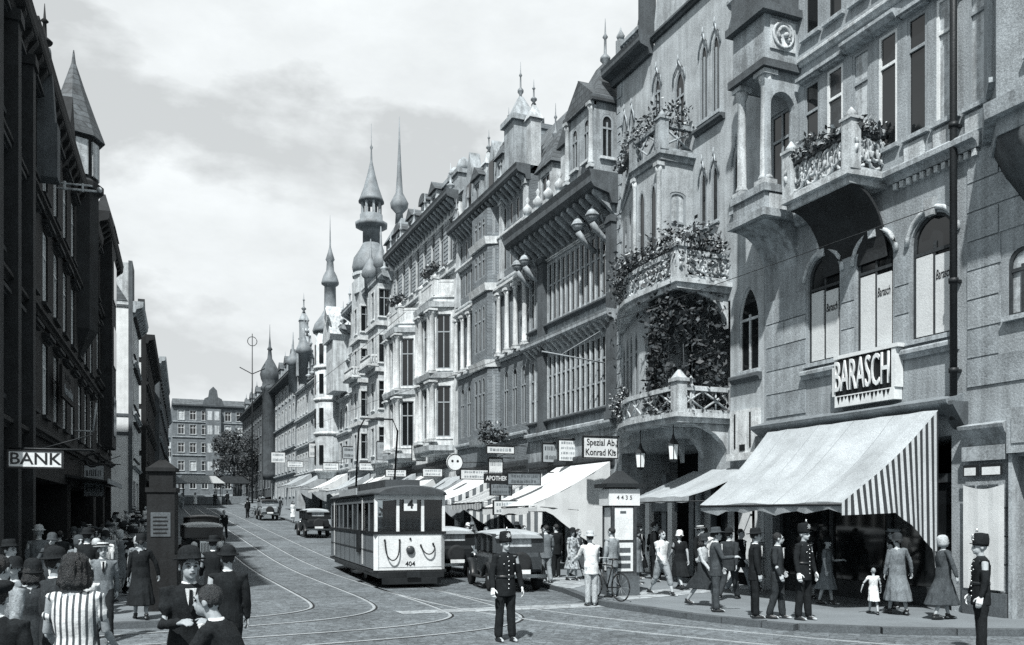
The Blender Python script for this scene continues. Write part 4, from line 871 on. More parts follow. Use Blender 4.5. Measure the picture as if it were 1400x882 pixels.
plant_on('box plants topping the nearer bay of the white house', [(XR-.9, 49.6), (XR-.9, 47.2)], gz(56)+15.35, 250, up=.3, down=.1, seed=21, size=.11)
plant_on('box plants topping the farther bay of the white house', [(XR-.9, 57.2), (XR-.9, 54.8)], gz(56)+15.35, 250, up=.3, down=.1, seed=22, size=.11)

# ---- domed tower house
E = right('domed_tower_house', 'pale house with bulbous domed corner tower and tall spires', 74.0, 'stone_pale', 'stone_white'); E.surround = 'stone_white'
ops = [O(.6, 5.8, -.5, 3.2, void=True, depth=1.2), O(7, 13.4, -.5, 3.2, void=True, depth=1.2)]
for z_ in (5.4, 8.9, 12.4, 15.9): ops += row(6, .3, 13.6, .9, z_, z_+2.1, depth=.25, pane='glass', hood='flat', arch='s' if z_ == 12.4 else '')
E.shell(13.9, 19.0, 10, ops)
for z_ in (4.6, 8.2, 11.7, 15.2): E.course(z_, .25, .22, 0, 13.9, 'stone_white')
E.cornice(18.5, .7, .8, -.1, 13.9, 'stone_mid', corb=.8); E.mansard(13.8, 9, 19.21, 2.4, 2.4, 'slate')
for x0 in (4.6, 10.2):
    bb = MB(); x1 = x0+3.0
    for p_, q_ in (((x0, 0), (x0, -.9)), ((x0, -.9), (x1, -.9)), ((x1, -.9), (x1, 0))):
        w = (Vector(q_)-Vector(p_)).length; E.face(bb, p_, q_, 4.8, 18.4 if x0 > 9 else 20.6, [O(w/2-.4, w/2+.4, z_, z_+2.1, depth=.2, pane='glass') for z_ in (5.4, 8.9, 12.4, 15.9)])
    bb.poly([(x0, -.9, 20.6 if x0 < 9 else 18.4), (x1, -.9, 20.6 if x0 < 9 else 18.4), (x1, 0, 20.6 if x0 < 9 else 18.4), (x0, 0, 20.6 if x0 < 9 else 18.4)]); bb.poly([(x0, -.9, 4.8), (x1, -.9, 4.8), (x1, 0, 4.8), (x0, 0, 4.8)]); E.part('bay', bb, 'stone_pale')
    for z_ in (8.2, 11.7, 15.2): q = MB(); q.box(x0-.15, x1+.15, -1.1, -.88, z_, z_+.3); q.box(x1-.02, x1+.15, -.879, .0, z_, z_+.3); E.part('string_course', q, 'stone_white')
    E.balcony([(x0, -.88), (x0, -1.6), (x1, -1.6), (x1, -.88)], 12.2, slab=.2, h=.8, style='balus', mat='stone_white', posts=False)
tx, ty = 6.6, .2
q = MB(); q.lathe([(1.35, 19.2), (1.35, 20.6), (1.5, 20.65), (1.5, 20.9)], tx, ty, 0, 12, False); E.part('tower_drum', q, 'stone_pale')
E.onion(tx, ty, 20.9, [(1.4, 0), (1.52, .5), (1.38, 1.3), (.95, 2.0), (.75, 2.4), (.68, 2.6)], 12, 'copper')
q = MB(); q.lathe([(.68, 23.4), (.68, 24.6), (.8, 24.7), (1.25, 24.9), (1.28, 25.2), (.9, 25.35), (.9, 25.9)], tx, ty, 0, 12); E.part('tower_gallery', q, 'copper')
q = MB()
for k in range(8): a = 2*PI*k/8; q.box(tx+.72*math.cos(a)-.08, tx+.72*math.cos(a)+.08, ty+.72*math.sin(a)-.08, ty+.72*math.sin(a)+.08, 25.9, 27.0)
E.part('lantern_posts'.replace('posts', 'stage'), q, 'stone_mid')
q = MB(); q.lathe([(1.02, 26.98), (.9, 27.3), (.6, 28.2), (.32, 29.3), (.09, 30.4), (.05, 31.4), (.12, 31.6), (.03, 31.8), (.015, 33.6)], tx, ty, 0, 12); E.part('spire', q, 'copper')
nx, ny = 12.6, .8
q = MB(); q.box(nx-1.4, nx+1.2, ny-.6, ny+1.8, 19.2, 22.0); q.taper(nx-1.6, nx+1.4, ny-.8, ny+2, 22, 23.6, .9, .8); E.part('roof_house', q, 'copper')
q = MB(); q.lathe([(.3, 23.3), (.26, 24.1), (.6, 24.5), (.66, 24.9), (.46, 25.3), (.26, 25.7), (.18, 27), (.09, 29), (.02, 31.6)], nx, ny, 0, 10); E.part('needle_spire', q, 'copper')
E.dormer(3.0, 1.4, 19.3, 1.6, -.1, 2, 'arc', 'stone_pale'); E.dormer(9.5, 1.2, 19.3, 1.5, -.1, 2, 'arc', 'stone_pale')

# ---- house with slim onion turret
Fh = right('onion_turret_house', 'pale narrow house with a slim stacked onion turret and projecting gable', 86.0, 'stucco_light', 'stone_pale'); Fh.surround = 'stone_white'
ops = [O(.6, 5.2, -.5, 3.2, void=True, depth=1.2), O(6.2, 11.4, -.5, 3.2, void=True, depth=1.2)]
for z_ in (5.2, 8.6, 12.0, 15.2): ops += row(5, .3, 11.6, .95, z_, z_+2.1, depth=.3, pane='glass', arch='r' if z_ == 8.6 else '')
Fh.shell(11.9, 17.9, 10, ops)
for z_ in (4.5, 8.0, 11.4, 14.7): Fh.course(z_, .25, .25, 0, 11.9)
Fh.cornice(17.4, .7, .8, -.1, 11.9, 'stone_mid', corb=.9); Fh.mansard(11.8, 9, 18.11, 2.2, 2.2, 'tile_roof')
q = MB(); q.lathe([(1.1, 3.9), (1.35, 5), (1.35, 18.5)], 5.6, -.5, 0, 12); Fh.part('round_bay', q, 'stone_pale')
for z_ in (5.3, 9.0, 12.4, 15.4):
    for a in (-2.3, -1.57, -.8): q = MB(); q.xf = Matrix.Translation((5.6+1.36*math.cos(a), -.5+1.36*math.sin(a), z_)) @ Matrix.Rotation(a+PI/2, 4, 'Z'); q.box(-.22, .22, -.02, .02, 0, 1.9); q.xf = None; Fh.part('bay_window', q, 'glass')
for z_ in (4.5, 8.2, 11.6, 14.8): q = MB(); q.lathe([(1.36, 0), (1.5, .1), (1.5, .3), (1.36, .35)], 5.6, -.5, z_, 12); Fh.part('string_course', q, 'stone_white')
Fh.onion(5.6, -.5, 18.5, [(1.5, 0), (1.6, .3), (1.4, 1.0), (.8, 1.9), (.55, 2.4), (.52, 4.8), (.78, 5.0), (.8, 5.2), (.6, 5.9), (.36, 6.4), (.3, 7.3), (.42, 7.5), (.22, 8.2), (.08, 8.8), (.04, 10.5), (.015, 12)], 10)
q = MB(); q.prism([(8.0, 16.8), (11.0, 16.8), (11.3, 17.3), (9.5, 20.3), (7.7, 17.3)], -1.6, .3, 'y'); q.box(8.0, 11.0, -1.3, .02, 12, 16.8); Fh.part('gable', q, 'stone_pale')
q = MB(); q.xf = Matrix.Translation((10.6, -1.8, 19.0)) @ Matrix.Rotation(PI/4, 4, 'Y'); q.box(-.6, .6, -.06, .06, -.6, .6); q.mi = 1; q.box(-.45, .45, -.07, -.061, -.45, .45); q.xf = None
sgn = Fh.part('diamond_panel', q, ['frame_white', 'timber_mid'])

# ---- steep tiled roof house
Hh = right('steep_roof_house', 'house with steep tiled roof, arched loggias and stepped gable with pinnacles', 103.0, 'stucco_light', 'stone_pale'); Hh.surround = 'stone_white'
ops = [O(.8, 6, -.6, 3.2, void=True, depth=1.2), O(8, 16, -.6, 3.2, void=True, depth=1.2)]
for z_ in (5.0, 8.6, 12.2): ops += row(3, 9.0, 16.6, 1.6, z_, z_+2.5, depth=.9, arch='r', void=True); ops += row(4, .4, 8.0, .8, z_, z_+2.1, depth=.3, pane='glass')
ops += row(4, .4, 8.0, .8, 15.6, 17.3, depth=.3, pane='glass')
Hh.shell(16.9, 15.8, 10, [o_ for o_ in ops if o_['z1'] < 15.7])
for z_ in (4.4, 7.9, 11.5, 15.2): Hh.course(z_, .3, .3, 0, 16.9)
q = MB(); q.taper(7.5, 16.8, -.2, 10, 15.81, 23.2, .3, 4.6); Hh.part('roof', q, 'tile_roof')
q = MB(); q.prism([(0, 15.81), (8.2, 15.81), (8.2, 18), (7, 18), (7, 20), (5.6, 20), (5.6, 22), (4.1, 23.6), (2.6, 22), (2.6, 20), (1.2, 20), (1.2, 18), (0, 18)], -.05, .7, 'y'); Hh.part('gable', q, 'stone_pale')
for x, z_ in ((7.6, 18), (6.3, 20), (4.1, 23.4), (1.9, 20), (.6, 18)): q = MB(); q.box(x-.4, x+.4, -.3, .6, z_-2.5, z_+.8); q.taper(x-.5, x+.5, -.4, .7, z_+.8, z_+2.0, .42, .42); Hh.part('pinnacle', q, 'stone_mid'); Hh.finial(x, .15, z_+1.8, 2.6, r=.16)
for x in (2.2, 5.2): q = MB(); q.box(x, x+.8, -.12, -.04, 16.4, 18.2); Hh.part('gable_window', q, 'glass')

for x in (9.5, 11.5, 13.5, 15.5): Hh.finial(x, -.2, 15.8, 2.2, 'stone_mid', r=.2)
for x in (.8, 3.0, 8.6, 11.4): Fh.finial(x, -.5, 18.0, 2.4, 'stone_mid', r=.18)
for x in (1.5, 9.0, 13.0): E.finial(x, -.4, 19.1, 2.2, 'stone_mid', r=.17)
Fh.dormer(1.6, 1.6, 18.1, 1.7, -.1, 2.2, 'tri', 'stone_mid')
for x, s_ in ((9.3, 1.0), (12.4, .8)): E.onion(x, -.5, 18.6, [(.45*s_, 0), (.5*s_, 1.2), (.7*s_, 1.4), (.62*s_, 1.9), (.3*s_, 2.5), (.12*s_, 3.0), (.04, 4.4)], 8, 'copper', 'small_turret')
for x, s_ in ((.7, 1.0), (8.3, 1.1)): Hh.onion(x, -.5, 16.5, [(.5*s_, -1), (.55*s_, 2.6), (.8*s_, 2.8), (.7*s_, 3.4), (.3*s_, 4.1), (.12*s_, 4.8), (.03, 7)], 8, 'copper', 'small_turret')
# ---- far right houses
Ih = right('dark_domed_house', 'sooty house with a dark onion dome beside the leafy square', 125.0, 'stucco_mid', 'stone_mid'); Ih.surround = 'stone_white'
ops = []
for z_ in (1.0, 4.8, 8.4, 12.0, 15.3): ops += row(7, .4, 21.4, 1.0, z_, z_+2.2, depth=.3, pane='glass')
Ih.shell(21.9, 18.2, 10, ops); Ih.cornice(17.7, .8, .9, -.1, 21.9, 'stone_dark')
for z_ in (4.1, 7.8, 11.4): Ih.course(z_, .3, .25, 0, 21.9)
Ih.mansard(21.8, 9, 18.51, 3.0, 2.6)
Ih.onion(3.0, -.6, 18.0, [(.9, -14), (1.0, -13), (1.0, .5), (1.2, .8), (1.2, 1.2), (.85, 1.6), (1.15, 2.4), (1.3, 3.2), (1.15, 4.1), (.65, 5.2), (.32, 5.9), (.22, 7.2), (.38, 7.4), (.18, 7.8), (.06, 9.5), (.02, 11.5)], 12, 'stone_dark')
for x in (8.0, 13.0, 18.0): Ih.dormer(x, 2.2, 18.5, 2.4, -.1, 2.5, 'tri', 'stone_mid')
for x in (11.0, 16.5): Ih.finial(x, .3, 20.5, 3.0, r=.2)
Jh = right('shadowed_corner_house', 'dark tall house at the far end of the right row, half hidden by the tree', 165.0, 'stone_dark', 'stone_mid')
ops = []
for z_ in (1.0, 4.8, 8.4, 12.0, 15.3): ops += row(12, .5, 39, 1.1, z_, z_+2.2, depth=.3, pane='glass')
Jh.shell(39.9, 19, 10, ops); Jh.cornice(18.4, .8, .9, -.1, 39.9, 'stone_dark'); Jh.mansard(39.8, 9, 19.21, 3, 2.4)
for x in (4, 12, 20, 30): Jh.finial(x, .3, 21.5, 3.2, r=.22); Jh.dormer(x+1.5, 2.4, 19.2, 2.4, -.1, 2.5, 'tri', 'stone_mid')

# ---- building that closes the street
Z = Fac('street_end_house', 'brick apartment house with curved centre gable closing the far end of the street', (4.6, 180, gz(180)), 0, 'brick_red', 'stone_mid'); Z.o.scale.z = .92; Z.surround = 'stone_mid'
ops = []
for z_ in (1.2, 5.0, 8.8, 12.6, 15.6): ops += row(7, .5, 15.5, 1.1, z_, z_+2.0, depth=.3, pane=None, frame='frame_white')
Z.shell(16, 18.6, 12, ops)
for z_ in (4.2, 8.0, 11.8, 15.0): Z.course(z_, .3, .2, 0, 16, 'stone_mid')
Z.cornice(18.2, .6, .6, -.1, 16.1, 'stone_dark'); Z.mansard(16, 12, 18.81, 1.6, 3)
q = MB(); q.prism([(5.4, 18.8), (9.4, 18.8), (9.0, 20.2), (8.3, 20.6), (8.1, 22.0), (7.4, 22.8), (6.7, 22.0), (6.5, 20.6), (5.8, 20.2)], -.3, .4, 'y'); Z.part('gable', q, 'stone_dark')
bb = MB(); bb.box(6.0, 8.8, -.9, .02, 4.0, 18.0); Z.part('bay', bb, 'brick_red')
for z_ in (5.0, 8.8, 12.6, 15.6):
    for x in (6.3, 7.6): q = MB(); q.box(x, x+.9, -.95, -.89, z_, z_+1.9); Z.part('bay_window', q, 'curtain')
PB = Fac('distant_pale_house', 'hazy pale house seen in the gap beyond the left row', (-6, 235, gz(200)), 0, 'stone_pale', 'stone_pale')
ops = []
for z_ in (2, 6, 10): ops += row(6, .5, 15, 1.3, z_, z_+2.2, depth=.3, frame='frame_white')
PB.shell(16, 15, 10, ops); PB.cornice(14.5, .7, .7, 0, 16, 'stone_mid'); PB.mansard(16, 10, 15.21, 5, 3, 'tile_roof')
# low hill behind everything
hb = MB(); rs = []
for k in range(25):
    x = -900+75*k; rs.append([(x, 700, -5), (x, 720, 60+25*math.sin(k*.9)+10*math.sin(k*2.3)), (x, 1000, 80+20*math.sin(k*.7))])
hb.rings(rs, True, cap=False, closed=False); ho = hb.build('hill', 'hill'); ho['kind'] = 'structure'

# ================================================================== left-hand row (in shade)
LROT = PI/2-math.atan(.037)
def left(name, label, y0, **k): return Fac(name, label, (xl(y0), y0, gz(y0+4)), LROT, k.pop('wall', 'shade_black'), k.pop('trim', 'shade_trim'), **k)
def generic_left(F, W, H, rows_, n, D=12, w=1.0, arch='', shop=True, pane=None, roofh=3.5, cd=.6):
    ops = [O(.5+i*W/2, W/2-.5+i*W/2, -.6, 3.2, void=True, depth=1.0) for i in range(2)] if shop else []
    for z_ in rows_: ops += row(n, .4, W-.4, w, z_, z_+2.1, depth=.22, arch=arch, pane=pane, frame='frame_white', hood='flat', trim='shade_dark')
    F.shell(W, H, D, ops)
    for z_ in rows_: F.course(z_-.7, .22, .22, 0, W)
    F.cornice(H-.5, .7, cd, -.05, W+.05, corb=.8)
    F.mansard(W-.1, D-1, H+.21, roofh, 2.2)
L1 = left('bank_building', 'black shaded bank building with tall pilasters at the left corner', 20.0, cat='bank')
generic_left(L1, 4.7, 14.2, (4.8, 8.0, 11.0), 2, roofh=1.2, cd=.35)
for x in (.1, 2.2, 4.25): L1.pilaster(x, .4, .2, 13.4, .3, 'shade_dark')
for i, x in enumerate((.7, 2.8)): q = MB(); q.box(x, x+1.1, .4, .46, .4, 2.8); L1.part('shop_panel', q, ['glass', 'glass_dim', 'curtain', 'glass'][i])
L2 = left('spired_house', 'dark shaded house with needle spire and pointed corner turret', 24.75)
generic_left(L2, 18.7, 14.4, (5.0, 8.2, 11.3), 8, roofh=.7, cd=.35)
q = MB(); q.box(2.2, 2.8, -.5, .2, 11.4, 12.9); q.taper(2.26, 2.74, -.44, .14, 12.9, 15.0, .14, .14); L2.part('obelisk', q, 'stone_dark'); L2.finial(2.5, -.15, 14.9, 1.35, 'shade_black', r=.12)
q = MB(); q.prism([(7.4, 14.4), (9.8, 14.4), (8.6, 16.4)], -.2, .6, 'y'); L2.part('gable', q, 'shade_dark')
q = MB(); q.lathe([(.2, 8.0), (.85, 9.2), (.87, 14.4), (1.05, 14.5), (1.05, 14.75), (.85, 14.9), (.85, 16.3), (1.0, 16.5)], 12.6, .2, 0, 8, False); T2 = L2.part('turret', q, 'shade_dark')
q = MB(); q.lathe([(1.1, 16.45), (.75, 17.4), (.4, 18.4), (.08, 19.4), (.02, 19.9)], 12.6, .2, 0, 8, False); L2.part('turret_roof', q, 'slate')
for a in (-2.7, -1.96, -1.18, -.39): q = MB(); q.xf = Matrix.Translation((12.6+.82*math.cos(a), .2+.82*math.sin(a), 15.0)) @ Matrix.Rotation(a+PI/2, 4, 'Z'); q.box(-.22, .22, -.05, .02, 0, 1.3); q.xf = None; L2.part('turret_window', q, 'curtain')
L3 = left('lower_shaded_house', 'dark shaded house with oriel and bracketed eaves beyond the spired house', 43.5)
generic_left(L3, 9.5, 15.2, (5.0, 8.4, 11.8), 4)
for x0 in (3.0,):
    q = MB(); q.box(x0, x0+2.6, -.5, .02, 5.0, 15.6); q.taper(x0-.2, x0+2.8, -.65, .5, 15.6, 17.4, 1.0, .5); L3.part('oriel', q, 'shade_dark')
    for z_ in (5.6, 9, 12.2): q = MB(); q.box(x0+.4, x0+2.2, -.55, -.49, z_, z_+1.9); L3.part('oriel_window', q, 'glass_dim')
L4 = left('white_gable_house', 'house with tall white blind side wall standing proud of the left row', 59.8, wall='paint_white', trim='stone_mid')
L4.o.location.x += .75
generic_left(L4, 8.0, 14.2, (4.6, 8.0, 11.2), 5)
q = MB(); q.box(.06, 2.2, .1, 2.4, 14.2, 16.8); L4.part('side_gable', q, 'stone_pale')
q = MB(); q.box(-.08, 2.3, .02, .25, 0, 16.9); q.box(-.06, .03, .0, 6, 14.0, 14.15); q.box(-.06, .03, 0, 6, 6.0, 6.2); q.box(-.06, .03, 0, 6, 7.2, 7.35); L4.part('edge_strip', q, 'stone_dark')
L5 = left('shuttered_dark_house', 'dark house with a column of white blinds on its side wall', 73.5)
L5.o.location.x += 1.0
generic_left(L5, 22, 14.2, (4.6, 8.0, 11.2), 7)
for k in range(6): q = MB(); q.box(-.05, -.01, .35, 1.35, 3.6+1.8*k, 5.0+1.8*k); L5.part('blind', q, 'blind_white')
q = MB(); q.prism([(0, 14.21), (5, 14.21), (4.2, 15.4), (2.2, 16), (.4, 17.2)], .1, .6, 'y'); L5.part('gable', q, 'shade_dark')
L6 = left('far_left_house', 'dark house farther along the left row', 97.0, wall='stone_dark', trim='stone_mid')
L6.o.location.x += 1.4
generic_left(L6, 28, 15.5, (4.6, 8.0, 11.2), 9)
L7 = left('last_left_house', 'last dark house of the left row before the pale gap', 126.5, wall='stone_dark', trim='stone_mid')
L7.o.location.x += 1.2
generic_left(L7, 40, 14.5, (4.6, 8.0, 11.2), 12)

# ================================================================== street furniture, signs, awnings
def board(name, label, x, y, z, w, h, mat, rz=0, text=None, tm='paint_black', size=.2, edge='paint_black', sx=1.0, cat='sign', th=.08, group=None, post=False, lines=2):
    """flat sign board with a raised rim, hung from a bracket; lower centre at x,y,z, facing the way we look from (-Y) when rz=0"""
    o = empty(name, (x, y, z), rz); tag(o, label, cat, group)
    b = MB(); b.box(-w/2, w/2, -th/2, th/2, 0, h); b.build('board', mat, o)
    b = MB(); e = .035
    b.box(-w/2-e, w/2+e, -th/2-.012, th/2+.012, -e, 0); b.box(-w/2-e, w/2+e, -th/2-.012, th/2+.012, h, h+e); b.box(-w/2-e, -w/2, -th/2-.012, th/2+.012, 0, h); b.box(w/2, w/2+e, -th/2-.012, th/2+.012, 0, h)
    b.build('rim', edge, o)
    if text:
        lines = text.split('|'); n = len(lines)
        for i, t in enumerate(lines):
            sz = size if not isinstance(size, (list, tuple)) else size[i]
            lettering(t, sz, o, (0, -th/2-.004, h*(1-(i+.5)/n)), tm, extrude=.003, sx=sx, weight=.004)
    elif h > .25:
        b = MB(); rr = random.Random(int(x*31+y*7)); n = max(1, min(lines, int(h/.17)))
        for i in range(n):
            zc = h*(i+.5)/n; xx = -w*.4
            while xx < w*.38:
                q = rr.uniform(.03, .1)*min(1.5, w); b.box(xx, min(xx+q, w*.42), -th/2-.006, -th/2-.001, zc-h*.16/n*1.2, zc+h*(.12+.12*rr.random())/n*1.2); xx += q+rr.uniform(.02, .05)
        b.build('faded_print', 'stone_mid' if mat in ('paint_white', 'canvas_white', 'canvas') else 'stone_dark', o, kind='stuff')
    b = MB()
    if post: b.tube([(0, th/2+.04, -post), (0, th/2+.04, h)], .04, 6)
    else: b.tube([(-w/2, 0, h+e+.03), (w/2+.6, 0, h+e+.03)], .022, 5); b.tube([(w/2+.6, 0, h+.4), (w*.1, 0, h+e+.03)], .014, 4)
    b.build('bracket' if not post else 'post', 'iron', o)
    return o
board('projecting_sign', 'white board reading Spezial Ab and Konrad Kis beside the lowest balcony', 14.95, 27.7, 4.22, 1.34, .7, 'paint_white', text='Spezial Ab|Konrad Kis', size=.33, sx=.82)
board('projecting_sign', 'black sign with white letters APOTHEKE over the striped awnings', 13.75, 34.6, 3.55, 1.15, .32, 'paint_black', text='APOTHEKE', tm='paint_white', size=.27, edge='paint_black', sx=.8)
board('projecting_sign', 'long dark brown sign above the plain white awning', 13.5, 31.2, 3.35, 1.35, .42, 'timber_mid', text='HERREN WÄSCHE', tm='stone_mid', size=.17, sx=.9) if False else board('projecting_sign', 'long dark timber sign above the plain white awning', 13.5, 31.2, 3.35, 1.35, .42, 'timber_mid')
board('projecting_sign', 'white blank horizontal board under the flower basket', 14.2, 35.4, 4.85, 1.25, .28, 'paint_white')
board('projecting_sign', 'white upright panel hanging below the white horizontal board', 14.05, 35.6, 3.75, .62, .85, 'paint_white')
board('projecting_sign', 'long white sign beside the round white sign', 14.3, 38.6, 3.85, 1.6, .42, 'paint_white', text='Butter', size=.24, tm='stone_mid') if False else board('projecting_sign', 'long white sign beside the round white sign', 14.3, 38.6, 3.85, 1.6, .42, 'paint_white')
board('street_sign', 'pair of dark lettered boards on a post by the parked car', 12.7, 31.6, 2.95, .85, .42, 'timber_mid', post=2.9)
board('street_sign', 'white board with faint lines of print on a post by the parked car', 12.72, 31.2, 2.2, .95, .5, 'canvas_white', lines=3, post=2.1)
board('poster_board', 'framed white poster with dark figures on the shop fascia', 15.75, 31.8, 4.35, .95, .82, 'paint_white', rz=0, cat='poster', lines=4)
board('poster_board', 'small mottled poster beside the framed poster', 15.8, 33.6, 4.4, .8, .75, 'canvas_grey', rz=0, cat='poster')
for i, (x, y, z, w, h, m) in enumerate(((14.6, 46.5, 4.3, 1.1, .4, 'paint_white'), (15.0, 50.5, 5.4, .8, .9, 'canvas_white'), (14.6, 54.2, 4.6, 1.3, .4, 'paint_white'), (14.9, 58.5, 5.9, .9, 1.2, 'canvas'), (14.8, 63, 5.4, 1.1, .5, 'paint_white'), (14.9, 69, 6.6, 1.2, .9, 'canvas_grey'), (14.7, 76, 6.0, 1.3, .6, 'paint_white'), (14.8, 84, 7.6, 1.2, 1.3, 'canvas_white'), (14.6, 95, 7.2, 1.6, .6, 'paint_white'), (14.6, 108, 8.4, 1.6, 1.2, 'paint_white'))):
    board('projecting_sign', ['white shop sign over the pavement before the white house', 'cream shop sign before the white house', 'wide white shop sign near the farther bay of the white house', 'tall pale shop sign at the edge of the white house', 'white shop sign below the domed tower', 'grey shop sign below the domed tower', 'white shop sign below the onion turret', 'cream shop sign by the round bay', 'white shop sign under the arched loggias', 'white shop sign under the dark onion dome'][i], x, y, z, w, h, m)
rs_ = empty('round_sign', (14.3, 41.8, 4.35)); tag(rs_, 'round white disc sign with dark emblem over the shops', 'sign')
b = MB(); b.xf = Matrix.Rotation(PI/2, 4, 'X'); b.lathe([(.43, -.05), (.43, .05)], 0, .45, 0, 20, False); b.xf = None; b.build('disc', 'paint_white', rs_)
b = MB(); b.xf = Matrix.Translation((0, -.052, .45)) @ Matrix.Rotation(PI/2, 4, 'X'); b.tube([(.41*math.cos(a), .41*math.sin(a), 0) for a in [2*PI*k/20 for k in range(21)]], .02, 5); b.ball((-.14, .06, .004), .07, 8, 4, sz=.1); b.ball((.14, .06, .004), .07, 8, 4, sz=.1); b.xf = None; b.build('emblem', 'paint_black', rs_)
b = MB(); b.tube([(.43, 0, .45), (1.7, 0, .5)], .025, 5); b.build('bracket', 'iron', rs_)
# left side signs
board('bank_sign', 'white board with black serif style letters BANK projecting from the bank', -2.12, 20.6, 3.18, .96, .31, 'paint_white', text='BANK', size=.34, sx=1.05, rz=0)
hs = empty('wall_sign', (xl(29.5)+.3, 29.5, 5.75), LROT); tag(hs, 'dim lettering Spezialhaus Herrenhüte on the dark wall above the shops', 'sign')
b = MB(); b.box(0, 3.1, -.02, .06, 0, .95); b.build('board', 'shade_black', hs)
lettering('Spezialhaus', .3, hs, (1.4, -.03, .72), 'shade_dark', extrude=.004); lettering('Herrenhüte', .46, hs, (1.55, -.03, .28), 'stone_mid', extrude=.004)
rg = empty('ring_lamp', (-1.75, 34.2, 4.1)); tag(rg, 'round wreath shaped wall sign beside the BANK board', 'sign')
b = MB(); b.tube([(.22*math.cos(a), 0, .22*math.sin(a)) for a in [2*PI*k/14 for k in range(15)]], .05, 6); b.tube([(-.22, 0, 0), (-1.0, 0, .05)], .025, 5); b.build('wreath', 'shade_dark', rg)
board('showcase', 'small pale showcase box on the left wall under a canopy', xl(38)+.45, 38, 2.9, .7, 1.2, 'canvas_grey', cat='showcase')
cn = empty('shop_canopy', (xl(33), 33, 0), LROT); tag(cn, 'narrow dark glass canopy along the left shops', 'canopy')
b = MB(); b.prism([(-.02, 3.55), (-1.3, 3.35), (-1.3, 3.3), (-.02, 3.45)], 0, 7); b.build('canopy_roof', 'shade_dark', cn); b = MB(); b.box(0, 7, -1.34, -1.3, 3.25, 3.42); b.build('edge_strip', 'canvas_grey', cn)
# awnings along the right shops
def awning(name, label, y_far, y_near, z0, z1, d, mat, side=None, drop=.25, sidebot=1.3, x=XR, wavy=.04):
    """canvas from the house wall out over the pavement; side = material of the end curtain facing us"""
    o = empty(name, (x, y_far, gz((y_far+y_near)/2)), RZ); tag(o, label, 'awning'); W = y_far-y_near; b = MB(); n = 10
    def P_(i, j): t = j/5; return (W*i/n, -.15-d*t, z0+(z1-z0)*t-.12*math.sin(PI*t)-wavy*math.sin(i*1.7)*t)
    for i in range(n):
        for j in range(5): b.poly([P_(i, j), P_(i+1, j), P_(i+1, j+1), P_(i, j+1)], True)
        a, c = P_(i, 5), P_(i+1, 5); b.poly([a, c, (c[0], c[1]-.01, c[2]-drop), (a[0], a[1]-.01, a[2]-drop)], True)
    b.build('canopy', mat, o)
    if side:
        b = MB(); m = 10
        def Q(i, j):
            t = i/m; p = P_(n, 5*t); bot = sidebot+(z1-.15-sidebot)*min(1, (t/.75))**1.5; return (p[0]+.03*math.sin(i*2+j), p[1], p[2]+(bot-p[2])*j/4)
        for i in range(m):
            for j in range(4): b.poly([Q(i, j), Q(i+1, j), Q(i+1, j+1), Q(i, j+1)], True)
        b.build('side_curtain', side, o)
    b = MB(); b.tube([P_(0, 5), P_(n, 5)], .025, 5); b.tube([(W-.05, -.1, z1-.2), P_(n, 5)], .02, 5); b.tube([(.05, -.1, z1-.2), P_(0, 5)], .02, 5); b.build('awning_arm', 'iron', o)
    return o
awning('shop_awning', 'plain white awning with plain side curtain behind the advertising pillar', 33.2, 28.6, 4.15, 2.45, 3.3, 'canvas_white', 'canvas_white', sidebot=.9)
awning('shop_awning', 'striped awning with broad striped side curtain under the APOTHEKE sign', 38.6, 34.6, 3.9, 2.6, 2.8, 'stripe_side', 'stripe_fine', sidebot=.8)
awning('shop_awning', 'white topped striped awning next beyond the APOTHEKE sign', 44.0, 39.4, 4.0, 2.6, 2.9, 'canvas_white', 'stripe_fine', sidebot=1.2)
awning('shop_awning', 'small pale awning beside the round white sign', 48.0, 44.8, 3.9, 2.7, 2.2, 'canvas', 'canvas')
for i, (ya, yb, m) in enumerate(((53, 48.6, 'canvas_white'), (58, 54, 'canvas'), (65, 60.5, 'canvas_white'), (71.5, 66.5, 'canvas'), (80, 74.5, 'canvas_white'), (90, 84, 'canvas'), (100, 92, 'canvas_grey'))):
    awning('shop_awning', ['white awning at the foot of the white house', 'cream awning at the foot of the white house', 'white awning at the foot of the domed tower', 'cream awning at the foot of the domed tower', 'white awning at the foot of the onion turret', 'cream awning at the foot of the round bay', 'grey awning under the arched loggias'][i], ya, yb, 4.0, 2.7, 2.4, m, m)
plant_on('dark hanging flower basket over the striped awnings', [(13.7, 36.2), (14.6, 36.2)], 5.6, 420, up=.5, down=.25, seed=41, size=.09, spread=.2, flowers=.05)
# square advertising pillar on the right pavement
kx, ky = 11.3, 19.9
ki = empty('advertising_pillar', (kx, ky, .12), R(-8)); tag(ki, 'square white poster pillar with dark pyramid roof at the crossing', 'advertising pillar')
b = MB(); b.box(-.4, .4, -.4, .4, 0, .5); b.box(-.34, .34, -.34, .34, .5, .56); b.build('base', 'stone_dark', ki)
b = MB(); b.box(-.3, .3, -.3, .3, .56, 2.75)
for s in (-1, 1):
    for t in (-1, 1): b.box(s*.3-.04, s*.3+.04, t*.3-.04, t*.3+.04, .56, 2.75)
b.build('shaft', 'timber_dark', ki)
for (z0, z1, n_) in ((.62, 1.35, 'lower'), (1.42, 2.25, 'upper')):
    b = MB(); b.box(-.25, .25, -.315, -.301, z0, z1); b.box(-.315, -.301, -.25, .25, z0, z1); b.box(.301, .315, -.25, .25, z0, z1); b.build('poster_panel', 'paint_white', ki)
b = MB()
for k in range(3): b.box(-.18, .18, -.322, -.316, .7+k*.2, .82+k*.2)
